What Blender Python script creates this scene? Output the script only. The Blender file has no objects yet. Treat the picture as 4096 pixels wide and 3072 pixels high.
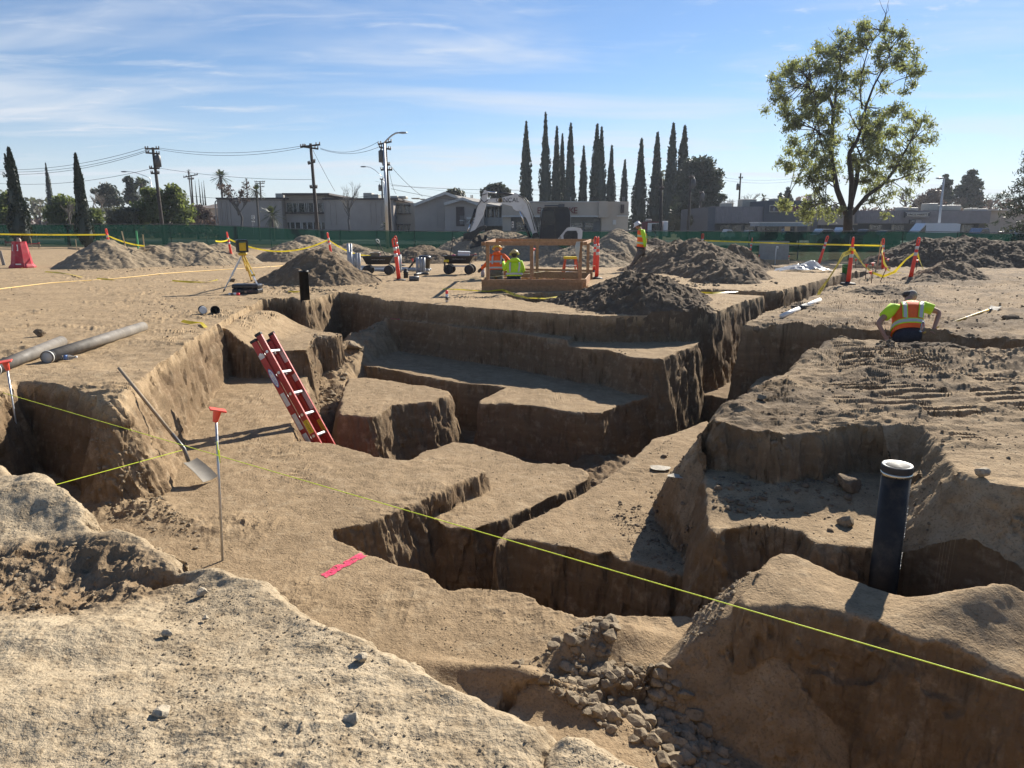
import bpy, bmesh, math, random
import numpy as np
from mathutils import Vector, Matrix, Quaternion
R = math.radians
rng = random.Random(7)
S = bpy.context.scene
C = S.collection
# ---------------------------------------------------------------- camera
F_PX = 2841.0; TILT = math.atan(628/F_PX); EYE = 1.6
cam_d = bpy.data.cameras.new('camera'); cam = bpy.data.objects.new('camera', cam_d); C.objects.link(cam)
cam_d.sensor_width = 36; cam_d.lens = 36*F_PX/4096; cam_d.clip_start = .05; cam_d.clip_end = 3000
cam.location = (0, 0, EYE); cam.rotation_euler = (math.pi/2-TILT, 0, 0); S.camera = cam
def ray(px, py):
    dx = (px-2048)/F_PX; dy = (1536-py)/F_PX; c, s = math.cos(TILT), math.sin(TILT)
    return Vector((dx, c+dy*s, -s+dy*c))
def gp(px, py, z=0.0):
    """point of the photograph on the level z"""
    d = ray(px, py); t = (z-EYE)/d.z
    return (d.x*t, d.y*t)
def g3(px, py, z=0.0):
    x, y = gp(px, py, z); return Vector((x, y, z))
def dp(px, py, Y):
    """point of the photograph at the distance Y (metres along the view's ground axis)"""
    d = ray(px, py); t = Y/d.y; return Vector((d.x*t, Y, EYE+d.z*t))
AX = R(29)
def uv(u, v): return (u*math.cos(AX)+v*math.sin(AX), -u*math.sin(AX)+v*math.cos(AX))
# ---------------------------------------------------------------- light
SUN_AZ, SUN_EL = R(34.5), R(31)
S.view_settings.view_transform = 'Standard'; S.view_settings.look = 'None'
S.view_settings.exposure = 0.95; S.view_settings.gamma = 1
S.cycles.max_bounces = 6; S.cycles.diffuse_bounces = 2; S.cycles.transparent_max_bounces = 12
S.cycles.caustics_reflective = False; S.cycles.caustics_refractive = False
sl = bpy.data.lights.new('sun', 'SUN'); sl.energy = 5.0; sl.angle = R(.53); sl.color = (1, .93, .82)
so = bpy.data.objects.new('sun', sl); C.objects.link(so)
sdir = Vector((math.sin(SUN_AZ)*math.cos(SUN_EL), math.cos(SUN_AZ)*math.cos(SUN_EL), math.sin(SUN_EL)))
so.rotation_euler = (-sdir).to_track_quat('-Z', 'Y').to_euler(); so.location = sdir*50
# ---------------------------------------------------------------- node helper
class NT:
    def __init__(s, tree): s.t = tree; s.N = tree.nodes; s.L = tree.links
    def n(s, typ, ins=None, **kw):
        nd = s.N.new(typ)
        for k, v in kw.items(): setattr(nd, k, v)
        for k, v in (ins or {}).items(): s.put(nd.inputs[k], v)
        return nd
    def put(s, sock, v):
        if isinstance(v, bpy.types.NodeSocket): s.L.new(v, sock)
        elif hasattr(v, 'outputs'): s.L.new(v.outputs[0], sock)
        else: sock.default_value = v
    def math(s, op, a, b=0.0, clamp=False):
        nd = s.n('ShaderNodeMath', operation=op, use_clamp=clamp); s.put(nd.inputs[0], a); s.put(nd.inputs[1], b); return nd.outputs[0]
    def mix(s, f, a, b, blend='MIX'):
        nd = s.n('ShaderNodeMix', data_type='RGBA', blend_type=blend); s.put(nd.inputs[0], f); s.put(nd.inputs[6], a); s.put(nd.inputs[7], b); return nd.outputs[2]
    def ramp(s, f, stops):
        nd = s.n('ShaderNodeValToRGB'); s.put(nd.inputs[0], f); e = nd.color_ramp.elements
        while len(e) < len(stops): e.new(.5)
        for q, (p, c) in zip(e, stops):
            q.position = p; q.color = c if len(c) == 4 else (*c, 1)
        return nd.outputs[0]
    def noise(s, vec, scale, detail=3, rough=.5, dist=0.0, dim='3D'):
        nd = s.n('ShaderNodeTexNoise', noise_dimensions=dim); s.put(nd.inputs['Vector'], vec)
        nd.inputs['Scale'].default_value = scale; nd.inputs['Detail'].default_value = detail
        nd.inputs['Roughness'].default_value = rough; nd.inputs['Distortion'].default_value = dist
        return nd.outputs[0]
    def mapr(s, v, a, b, c=0.0, d=1.0):
        nd = s.n('ShaderNodeMapRange', interpolation_type='SMOOTHSTEP')
        for i, q in enumerate((v, a, b, c, d)): s.put(nd.inputs[i], q)
        return nd.outputs[0]
    def vmap(s, vec, sc=(1,1,1), rot=(0,0,0), loc=(0,0,0)):
        nd = s.n('ShaderNodeMapping'); s.put(nd.inputs[0], vec); nd.inputs['Location'].default_value = loc
        nd.inputs['Rotation'].default_value = rot; nd.inputs['Scale'].default_value = sc; return nd.outputs[0]
def c4(c): return (c[0], c[1], c[2], 1)
# ---------------------------------------------------------------- sky
W = bpy.data.worlds.new('World'); S.world = W; W.use_nodes = True
t = NT(W.node_tree); t.N.clear()
sky = t.n('ShaderNodeTexSky', sky_type='NISHITA', sun_disc=False, sun_elevation=SUN_EL, sun_rotation=SUN_AZ,
          altitude=100, air_density=1.0, dust_density=.05, ozone_density=3.2)
tc = t.n('ShaderNodeTexCoord'); sep = t.n('ShaderNodeSeparateXYZ', {0: tc.outputs['Generated']})
zz = t.math('MAXIMUM', sep.outputs[2], .02)
zq = t.math('ADD', zz, .06)
pu = t.math('DIVIDE', sep.outputs[0], zq); pv = t.math('DIVIDE', sep.outputs[1], zq)
pl = t.n('ShaderNodeCombineXYZ', {0: pu, 1: pv}).outputs[0]
wa = t.noise(t.vmap(pl, (.35,.9,1), (0,0,R(12))), 1.0, 5, .55, .6)
wb = t.noise(t.vmap(pl, (1.1,2.6,1), (0,0,R(-38)), (3,1,0)), 1.0, 6, .62, .9)
wm = t.noise(t.vmap(pl, (.22,.3,1), (0,0,0), (.6,.2,0)), 1.0, 3, .5)
den = t.math('MULTIPLY', t.mapr(wa, .46, .72), .72)
den = t.math('ADD', den, t.math('MULTIPLY', t.math('MULTIPLY', t.mapr(wb, .5, .78), t.mapr(wm, .40, .62)), .85))
low = t.mapr(sep.outputs[2], .22, .03)                     # the band of thin cirrus over the horizon
band = t.math('MULTIPLY', low, t.mapr(t.noise(t.vmap(pl, (.25,.55,1)), 1.0, 4, .55), .3, .62))
den = t.math('ADD', t.math('MULTIPLY', den, t.mapr(sep.outputs[2], .62, .16)), t.math('MULTIPLY', band, .62), True)
# small puffs high on the right
pf = t.noise(t.vmap(pl, (5,7,1), (0,0,R(20))), 1.0, 5, .6, .3)
pm = t.math('MULTIPLY', t.mapr(pu, .5, 1.0), t.mapr(sep.outputs[2], .12, .3))
den = t.math('ADD', den, t.math('MULTIPLY', t.math('MULTIPLY', t.mapr(pf, .56, .72), pm), .7), True)
lum = t.mapr(sep.outputs[2], 0, .5, 7.6, 8.6)
cc = t.n('ShaderNodeCombineColor', {0: t.math('MULTIPLY', lum, .93), 1: t.math('MULTIPLY', lum, .99), 2: t.math('MULTIPLY', lum, 1.08)})
den = t.math('MAXIMUM', den, t.mapr(sep.outputs[2], .16, .01, 0, .8))
blue = t.mix(1.0, sky.outputs[0], (.90,.98,1.10,1), 'MULTIPLY')
skc = t.mix(t.math('MULTIPLY', den, .85), blue, cc.outputs[0])
bg = t.n('ShaderNodeBackground', {0: skc, 1: .056}); t.n('ShaderNodeOutputWorld', {0: bg})
# ---------------------------------------------------------------- materials
MATS = {}
def mat(name, col, rough=.6, metal=0.0, var=.12, scale=6.0, bump=0.0, bscale=40.0, dirt=None, spec=.5, trans=0.0, alpha=1.0, emit=None):
    if name in MATS: return MATS[name]
    m = bpy.data.materials.new(name); m.use_nodes = True; t = NT(m.node_tree)
    b = t.N['Principled BSDF']; tc = t.n('ShaderNodeTexCoord').outputs['Object']
    n = t.noise(tc, scale, 5, .6)
    lo = tuple(max(0, c*(1-var)) for c in col); hi = tuple(min(1, c*(1+var)) for c in col)
    colr = t.ramp(n, [(.3, lo), (.7, hi)])
    if dirt:
        dn = t.noise(tc, scale*.6, 6, .7)
        colr = t.mix(t.mapr(dn, .48, .72, 0, dirt[1]), colr, c4(dirt[0]))
    t.put(b.inputs['Base Color'], colr)
    b.inputs['Metallic'].default_value = metal
    t.put(b.inputs['Roughness'], t.mapr(t.noise(tc, scale*2.3, 4), .3, .7, max(.05, rough-.08), min(1, rough+.08)))
    b.inputs['Specular IOR Level'].default_value = spec
    if trans: b.inputs['Transmission Weight'].default_value = trans
    if alpha < 1: b.inputs['Alpha'].default_value = alpha
    if emit: b.inputs['Emission Color'].default_value = c4(emit); b.inputs['Emission Strength'].default_value = 1
    if bump:
        bp = t.n('ShaderNodeBump', {'Strength': bump, 'Distance': .02, 'Height': t.noise(tc, bscale, 4, .6)})
        t.put(b.inputs['Normal'], bp)
    MATS[name] = m; return m
# ---------------------------------------------------------------- mesh helpers
class MB:
    """collects shapes into one mesh"""
    def __init__(s): s.v = []; s.f = []
    def add(s, vs, fs, M=None):
        o = len(s.v)
        s.v += [tuple(M @ Vector(p)) if M is not None else tuple(p) for p in vs]
        s.f += [tuple(i+o for i in f) for f in fs]; return s
    def box(s, a, b, M=None, bev=0.0):
        x0,y0,z0 = a; x1,y1,z1 = b
        if bev <= 0:
            vs = [(x0,y0,z0),(x1,y0,z0),(x1,y1,z0),(x0,y1,z0),(x0,y0,z1),(x1,y0,z1),(x1,y1,z1),(x0,y1,z1)]
            return s.add(vs, [(0,3,2,1),(4,5,6,7),(0,1,5,4),(1,2,6,5),(2,3,7,6),(3,0,4,7)], M)
        bm = bmesh.new(); bmesh.ops.create_cube(bm, size=1)
        for v in bm.verts: v.co = Vector(((x0+x1)/2+v.co.x*(x1-x0), (y0+y1)/2+v.co.y*(y1-y0), (z0+z1)/2+v.co.z*(z1-z0)))
        bmesh.ops.bevel(bm, geom=list(bm.edges), offset=bev, segments=2, affect='EDGES', profile=.5)
        bm.verts.index_update(); s.add([v.co[:] for v in bm.verts], [[v.index for v in f.verts] for f in bm.faces], M); bm.free(); return s
    def tube(s, pts, r, n=8, cap=True, M=None):
        """tube through pts; r one radius or one per point"""
        pts = [Vector(p) for p in pts]; rs = r if isinstance(r, (list, tuple)) else [r]*len(pts)
        vs = []; fs = []; up = None
        for i, p in enumerate(pts):
            d = (pts[min(i+1, len(pts)-1)]-pts[max(i-1, 0)]).normalized()
            if up is None: up = d.orthogonal().normalized()
            up = (up-d*up.dot(d)).normalized(); w = d.cross(up)
            for k in range(n):
                a = 2*math.pi*k/n; vs.append(p+(up*math.cos(a)+w*math.sin(a))*rs[i])
        for i in range(len(pts)-1):
            for k in range(n):
                fs.append((i*n+k, i*n+(k+1)%n, (i+1)*n+(k+1)%n, (i+1)*n+k))
        if cap: fs += [tuple(range(n-1,-1,-1)), tuple((len(pts)-1)*n+k for k in range(n))]
        return s.add(vs, fs, M)
    def bar(s, p, q, w, h=None, up=(0,0,1), M=None):
        """rectangular bar from p to q, w across, h along up"""
        h = h or w; p, q = Vector(p), Vector(q); d = (q-p).normalized(); u = Vector(up)
        u = u-d*u.dot(d)
        u = u.normalized() if u.length > 1e-4 else d.orthogonal().normalized()
        a = d.cross(u)*w/2; u = u*h/2
        vs = [p-a-u,p+a-u,p+a+u,p-a+u,q-a-u,q+a-u,q+a+u,q-a+u]
        return s.add(vs, [(0,1,2,3),(7,6,5,4),(0,4,5,1),(1,5,6,2),(2,6,7,3),(3,7,4,0)], M)
    def lathe(s, prof, n=16, M=None, closed=False):
        """profile of (r,z) turned about z"""
        vs = []; fs = []
        for r, z in prof:
            for k in range(n): a = 2*math.pi*k/n; vs.append((r*math.cos(a), r*math.sin(a), z))
        for i in range(len(prof)-1):
            for k in range(n): fs.append((i*n+k, i*n+(k+1)%n, (i+1)*n+(k+1)%n, (i+1)*n+k))
        if prof[0][0] > 1e-4: fs.append(tuple(range(n-1,-1,-1)))
        if prof[-1][0] > 1e-4: fs.append(tuple((len(prof)-1)*n+k for k in range(n)))
        return s.add(vs, fs, M)
    def prism(s, poly, d, M=None):
        """2-D outline (x,z) extruded along y from -d/2 to d/2"""
        n = len(poly); vs = [(x,-d/2,z) for x,z in poly]+[(x,d/2,z) for x,z in poly]
        fs = [tuple(range(n)), tuple(range(2*n-1,n-1,-1))]+[(i,i+n,(i+1)%n+n,(i+1)%n) for i in range(n)]
        return s.add(vs, fs, M)
    def ball(s, c, r, M=None, seg=10, sc=(1,1,1)):
        vs = []; fs = []
        for i in range(seg//2+1):
            th = math.pi*i/(seg//2)
            for k in range(seg):
                a = 2*math.pi*k/seg
                vs.append((c[0]+r*sc[0]*math.sin(th)*math.cos(a), c[1]+r*sc[1]*math.sin(th)*math.sin(a), c[2]+r*sc[2]*math.cos(th)))
        for i in range(seg//2):
            for k in range(seg): fs.append((i*seg+k, (i+1)*seg+k, (i+1)*seg+(k+1)%seg, i*seg+(k+1)%seg))
        return s.add(vs, fs, M)
    def build(s, name, m, parent=None, smooth=False, loc=None):
        me = bpy.data.meshes.new(name); me.from_pydata(s.v, [], s.f); me.update()
        o = bpy.data.objects.new(name, me); C.objects.link(o)
        for q in (m if isinstance(m, (list, tuple)) else [m]): me.materials.append(q)
        if smooth: me.polygons.foreach_set('use_smooth', [True]*len(me.polygons))
        bm = bmesh.new(); bm.from_mesh(me); bmesh.ops.recalc_face_normals(bm, faces=bm.faces); bm.to_mesh(me); bm.free()
        if parent is not None: o.parent = parent
        if loc is not None: o.location = loc
        return o
def tag(o, label=None, cat=None, group=None, kind=None):
    if label: o['label'] = label
    if cat: o['category'] = cat
    if group: o['group'] = group
    if kind: o['kind'] = kind
    return o
def thing(name, label, cat, loc=(0,0,0), rz=0.0, group=None):
    o = bpy.data.objects.new(name, None); C.objects.link(o); o.location = loc; o.rotation_euler = (0,0,rz)
    return tag(o, label, cat, group)
def kids(o): return [c for c in o.children]
def copy_tree(o, loc=None, rz=None, label=None, parent=None):
    c = o.copy(); C.objects.link(c)
    if parent is not None: c.parent = parent
    for ch in kids(o): copy_tree(ch, parent=c)
    if loc is not None: c.location = loc
    if rz is not None: c.rotation_euler = (0,0,rz) if not isinstance(rz, tuple) else rz
    if label: c['label'] = label
    return c
def TR(loc=(0,0,0), rz=0.0, rx=0.0, ry=0.0):
    return Matrix.Translation(loc) @ Matrix.Rotation(rz,4,'Z') @ Matrix.Rotation(ry,4,'Y') @ Matrix.Rotation(rx,4,'X')
def text(s, size, name, m, parent, M, depth=.002, align='CENTER'):
    cu = bpy.data.curves.new(name, 'FONT'); cu.body = s; cu.size = size; cu.extrude = depth; cu.align_x = align; cu.align_y = 'CENTER'
    o = bpy.data.objects.new(name, cu); C.objects.link(o); dg = bpy.context.evaluated_depsgraph_get()
    me = bpy.data.meshes.new_from_object(o.evaluated_get(dg)); bpy.data.objects.remove(o); bpy.data.curves.remove(cu)
    me.materials.clear(); me.materials.append(m); me.transform(M); me.name = name
    o = bpy.data.objects.new(name, me); C.objects.link(o)
    if parent is not None: o.parent = parent
    return o
# ---------------------------------------------------------------- numpy noise
def _h(ix, iy, iz, s):
    h = (ix.astype(np.int64)*374761393 + iy.astype(np.int64)*668265263 + iz.astype(np.int64)*2147483647 + s*974711) & 0xffffffff
    h = ((h ^ (h >> 13))*1274126177) & 0xffffffff
    return ((h ^ (h >> 16)) & 0xffff).astype(np.float32)/65535.0
def vnoise(x, y, z=None, s=0):
    """value noise in -1..1"""
    fx, fy = np.floor(x), np.floor(y); ix, iy = fx.astype(np.int32), fy.astype(np.int32)
    u, v = (x-fx).astype(np.float32), (y-fy).astype(np.float32)
    u = u*u*u*(u*(u*6-15)+10); v = v*v*v*(v*(v*6-15)+10)
    def lay(iz):
        a = _h(ix, iy, iz, s); b = _h(ix+1, iy, iz, s); c = _h(ix, iy+1, iz, s); d = _h(ix+1, iy+1, iz, s)
        return (a*(1-u)+b*u)*(1-v)+(c*(1-u)+d*u)*v
    if z is None: return lay(np.zeros_like(ix))*2-1
    fz = np.floor(z); iz = fz.astype(np.int32); w = (z-fz).astype(np.float32); w = w*w*(3-2*w)
    return (lay(iz)*(1-w)+lay(iz+1)*w)*2-1
def fbm(x, y, z=None, o=4, g=.5, s=0):
    t = 0; a = 1.0; n = 0
    for k in range(o):
        c, sn = math.cos(.6*k+.3), math.sin(.6*k+.3); f = 2.03**k
        t = t+a*vnoise((x*c-y*sn)*f+k*7.3, (x*sn+y*c)*f-k*3.1, None if z is None else z*f, s+k); n += a; a *= g
    return t/n
def ridged(x, y, o=4, s=0):
    t = 0; a = 1.0; n = 0
    for k in range(o):
        f = 2.1**k; t = t+a*(1-2*np.abs(vnoise(x*f+k*5, y*f-k*9, None, s+k))); n += a; a *= .55
    return t/n
def sstep(x, a, b):
    q = np.clip((x-a)/(b-a), 0, 1); return q*q*(3-2*q)
def sdpoly(x, y, P):
    """signed distance to a polygon, negative inside"""
    d = np.full(x.shape, 1e9, np.float32); ins = np.zeros(x.shape, bool); n = len(P)
    for i in range(n):
        ax, ay = P[i]; bx, by = P[(i+1) % n]; ex, ey = bx-ax, by-ay; L = ex*ex+ey*ey
        if L < 1e-12: continue
        wx, wy = x-ax, y-ay; q = np.clip((wx*ex+wy*ey)/L, 0, 1)
        np.minimum(d, (wx-q*ex)**2+(wy-q*ey)**2, out=d)
        c = (ay <= y) != (by <= y)
        if by != ay: ins ^= c & (x < ax+(y-ay)*ex/(by-ay))
    d = np.sqrt(d); return np.where(ins, -d, d)
# ---------------------------------------------------------------- the dug ground
def PX(z, *pts):
    """outline on the level z: photograph points, or ('w',x,y) world points, or ('u',u,v) points of the site grid"""
    o = []
    for p in pts:
        if p[0] == 'w': o.append((p[1], p[2]))
        elif p[0] == 'u': o.append(uv(p[1], p[2]))
        else: o.append(gp(p[0], p[1], z))
    return o
PIT = PX(0, (525,1560),(630,1460),(760,1370),(858,1305),(930,1262),(975,1237),(1043,1200),(1053,1198),(1170,1189),(1220,1206),(1280,1192),(1331,1173),
    (1355,1170),(1417,1173),(1540,1201),(1664,1210),(1787,1220),(1950,1233),(2108,1247),(2337,1262),(2560,1264),(2750,1262),(2812,1256),(2846,1254),
    (2900,1234),(2966,1210),(3020,1195),(3058,1184),(2950,1178),(2840,1172),(2772,1164),(2758,1156),(2840,1157),(2960,1162),(3060,1166),(3125,1163),
    (3163,1152),(3250,1130),(3348,1105),(3385,1096),(3440,1086),(3490,1083),(3520,1088),(3470,1100),(3400,1122),(3350,1142),(3280,1167),(3225,1195),
    (3138,1229),(3064,1250),(3027,1275),(2978,1298),(3163,1300),(3348,1315),(3515,1317),(3749,1331),(3904,1356),(4096,1371),('u',5,12.25),('u',5,11.6),
    (4096,1397),(3904,1393),(3740,1378),(3560,1367),(3450,1362),(3354,1354),(3300,1376),(3243,1402),(3163,1470),(3040,1537),(2935,1599),(2880,1650),(2850,1684),
    (2948,1690),(3093,1726),(3281,1719),(3419,1696),(3585,1703),(3690,1718),(3733,1750),(3780,1830),(3850,1890),(3960,1930),(4096,1955),('w',4.2,3.9),('w',6.5,3.6),
    ('w',6.5,1.2),('w',4.0,.9),('w',2.2,1.3),('w',1.0,1.75),(2640,3072),(2480,2992),(2350,2935),(2258,2912),(2215,2945),(2190,2990),(2178,3075),('w',.12,1.72),('w',.09,1.72),(2166,3075),(2172,2990),
    (2190,2935),(2186,2900),(2170,2870),(2119,2860),(1994,2815),(1902,2752),(1828,2722),(1717,2667),(1643,2605),(1538,2562),(1495,2525),(1316,2490),
    (1223,2420),(1160,2380),(1085,2330),(1049,2305),(975,2288),(876,2236),(800,2228),(725,2230),(690,2190),(623,2172),(543,2130),(490,2112),(420,2117),(366,2112),
    (330,2060),(250,2010),(180,1962),(100,1918),(40,1890),(0,1858),('w',-4.5,5.1),('w',-5.2,7.05),(40,1545),(60,1527),(130,1524),(220,1540),(300,1560),(370,1590),(450,1618),(490,1610))
PIT_B = PX(0, (2015,1180),(2120,1172),(2300,1168),(2322,1182),(2240,1196),(2140,1208),(2070,1198))
PIT_C = [(-.75,18.7),(2.05,18.5),(2.15,22.9),(-.95,23.4)]
# (level, steepness, outline): earth left standing inside the pit
M_TOP = PX(-.9, (1340,2112),(1330,2135),(1345,2150),(1427,2190),(1482,2210),(1544,2227),(1594,2245),(1680,2276),(1723,2313),(1754,2353),(1779,2358),(1840,2350),
    (1902,2357),(2001,2363),(2063,2378),(2137,2406),(2211,2443),(2279,2455),(2309,2474),(2390,2489),(2486,2476),(2610,2474),(2733,2468),(2800,2480),(2805,2560),
    (2560,2725),(2300,2765),(2000,2770),('w',-.5,2.3),('w',-2,3),('w',-3.4,4.2),('w',-4.8,5),('w',-5.4,7.6),('w',-4.2,8.5),('w',-5.2,12),(1100,1480),(1228,1500),
    (1235,1570),(1195,1630),(1172,1682),(1166,1750),(1180,1767),(1294,1769),(1355,1778),(1448,1800),(1510,1825),(1596,1836),(1645,1836),(1760,1845),(1900,1862),
    (1945,1876),(1910,1900),(1849,1916),(1726,1988),(1621,2030),(1495,2085))
L_TOP = PX(-1.1, (1560,1850),(1640,1838),(1700,1802),(1812,1769),(1900,1778),(2010,1808),(2100,1838),(2200,1850),(2260,1852),(2330,1872),(2349,1893),(2345,1914),
    (2230,1970),(2110,2030),(2020,2068),(1900,2110),(1800,2110),(1600,1990))
T2_TOP = PX(-1.08, (1454,1432),(1450,1448),(1466,1465),(1621,1494),(1787,1525),(1950,1543),(2016,1553),(1960,1578),(1917,1596),(1925,1610),(2047,1621),(2170,1630),
    (2294,1655),(2405,1660),(2430,1650),(2479,1626),(2584,1593),(2633,1544),(2680,1520),(2740,1470),(2650,1400),(2300,1420),(1800,1400),(1540,1395))
T1A = PX(-.4, (1541,1276),(1664,1289),(1760,1297),(1849,1310),(2034,1329),(2164,1347),(2232,1353),(2270,1362),(2300,1345),(2310,1318),(2300,1270),(1900,1235),(1545,1232),(1528,1258))
T1B = PX(-.48, ('w',*gp(2190,1352,-.4)),('w',*gp(2262,1362,-.4)),(2335,1396),(2430,1402),(2510,1426),(2610,1438),(2650,1434),(2700,1415),(2760,1390),(2790,1371),(2830,1335),(2830,1300),(2300,1300),('w',*gp(2180,1315,-.4)))
B_TOP = PX(-1.0, (1386,1515),(1460,1510),(1602,1531),(1700,1543),(1790,1557),(1803,1568),(1780,1582),(1726,1603),(1640,1614),(1571,1624),(1530,1650),(1490,1668),(1420,1668),(1361,1658),(1364,1600))
K_TOP = PX(-.45, (900,1290),(1047,1310),(1232,1310),(1370,1335),(1330,1348),(1262,1354),(1240,1378),(1226,1400),(1102,1402),(960,1402),(860,1385))
R_TOP = PX(-1.0, (1990,2185),(2035,2154),(2110,2158),(2220,2182),(2332,2204),(2393,2222),(2443,2217),(2492,2254),(2585,2275),(2671,2303),(2764,2322),(2830,2335),('w',1.9,5.2),
    ('w',2.3,6.2),('w',2.9,7.8),(2830,1685),(2720,1720),(2602,1760),(2584,1784),(2530,1830),(2491,1858),(2470,1880),(2417,1908),(2343,1957),(2232,2025),(2146,2068),(2038,2116),(1992,2165))
H_TOP = PX(-.5, (2811,1905),(2900,1780),(3100,1780),(3534,1800),(3660,1880),(3660,2020),(3600,2151),(3491,2194),(3266,2187),(3223,2136),(3110,2122),(2992,2122),(2930,2128),(2876,2150),(2833,2115),(2815,2000))
N_TOP = PX(-.5, (3020,2330),(3065,2262),(3101,2245),(3188,2261),(3287,2292),(3348,2313),(3441,2335),(3552,2381),(3626,2424),(3718,2455),(3904,2480),(4096,2480),('w',5,3.7),('w',5,3.0),
    (4096,2715),(3960,2650),(3904,2632),(3780,2596),(3690,2590),(3600,2570),(3496,2523),(3420,2500),(3373,2490),(3280,2476),(3150,2446),(3060,2440),(2990,2440),(2970,2390))
N_SPUR = [(.76,3.64),(.88,3.73),(1.05,3.79),(1.19,3.92),(1.32,3.98),(1.62,4.12),(1.75,4.0),(1.7,3.75),(1.45,3.7),(1.2,3.72),(1.0,3.66),(.85,3.60)]
F_TOP = [(-.8,2.2),(.1,3.6),(1.3,4.1),(2.5,4.3),(6.6,4.6),(6.6,1.0),(1,1.5)]
TF_A = [uv(-3.9,12.9),uv(-3.9,15.1),uv(-1.6,15.1),uv(-1.6,12.9)]
TF_B = [uv(-4.2,17.4),uv(-4.2,34),uv(.5,34),uv(.5,17.4)]
TF_R = [uv(-2.0,11.3),uv(-2.0,12.6),uv(6,12.6),uv(6,11.3)]
RB = [gp(1560,1270,-.4), gp(1500,1400,-1), gp(1395,1500,-1.2), gp(1370,1640,-1.5), gp(1250,1700,-1.5), gp(1250,1560,-1.3), gp(1265,1370,-.6), gp(1400,1290,-.4)]
HAZEY = 0
RSAD = [uv(-4.0,7.9),uv(-3.9,9.6),uv(-3.3,9.6),uv(-3.2,7.7)]
def softp(d, k): return np.where(d > 6*k, d, k*np.log1p(np.exp(np.clip(d/k, -20, 6.5))))
def blockh(x, y, X, Y, poly, level, slope, k=.03, pad=1.6):
    k = k*.2
    """height of one block of earth: flat top, battered sides, rounded lip"""
    P = np.array(poly); z = np.full(x.shape, -9.0, np.float32)
    m = (X > P[:,0].min()-pad) & (X < P[:,0].max()+pad) & (Y > P[:,1].min()-pad) & (Y < P[:,1].max()+pad)
    if m.any():
        d = sdpoly(X[m], Y[m], poly); lv = level(x[m], y[m]) if callable(level) else level
        z[m] = lv-slope*softp(d, k)
    return z
# lanes of track prints on the right-hand ground: (photo points of the centre line, width, pitch)
TRACKS = [([(3390,1372),(3420,1410),(3430,1460),(3425,1490)], .42, .085), ([(3530,1385),(3600,1420),(3640,1470)], .5, .09),
    ([(3890,1400),(3930,1440),(3935,1480)], .45, .085), ([(3330,1590),(3480,1612),(3640,1600),(3760,1560)], .34, .10), ([(3350,1530),(3480,1560),(3640,1545)], .4, .09),
    ([(3990,1560),(4080,1620),(4180,1680)], .5, .10), ([(3860,1730),(3900,1760)], .22, .07), ([(3680,1430),(3800,1500),(3960,1520),(4096,1530)], .45, .09),
    ([(3760,1140),(3900,1150),(4060,1135)], .5, .11), ([(4010,1180),(4090,1200)], .5, .11), ([(3560,1660),(3760,1650),(3900,1640)], .4, .09)]
def tracks(x, y):
    z = np.zeros(x.shape, np.float32)
    for pts, w, pitch in TRACKS:
        W_ = [gp(*p) for p in pts]; s0 = 0
        rad = len(pts) > 2 and abs(pts[0][0]-pts[-1][0]) < 160
        for a, b in zip(W_, W_[1:]):
            ex, ey = b[0]-a[0], b[1]-a[1]; L = math.hypot(ex, ey); ex /= L; ey /= L
            m = (np.abs(x-(a[0]+b[0])/2) < L/2+.6) & (np.abs(y-(a[1]+b[1])/2) < L/2+.6)
            if not m.any(): s0 += L; continue
            q, r = (x[m]-a[0])*ex+(y[m]-a[1])*ey, (x[m]-a[0])*ey-(y[m]-a[1])*ex
            inside = sstep(q, -.05, .03)*(1-sstep(q, L-.03, L+.05))*(1-sstep(np.abs(r), w/2-.03, w/2+.04))
            ph = y[m]+.10*np.sin(x[m]*2.2)+.02*np.cos(q*9)+.10*np.abs(r)**2        # bars lie across the view of the machine
            bars = np.abs(((ph/(pitch*2.0)) % 1)-.5)*2
            fade = sstep(vnoise(x[m]*2.3, y[m]*2.3, None, 31), -.6, .0)
            z[m] += inside*fade*((sstep(bars, .25, .65)-.5)*.042-.012); s0 += L
    return z
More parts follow.
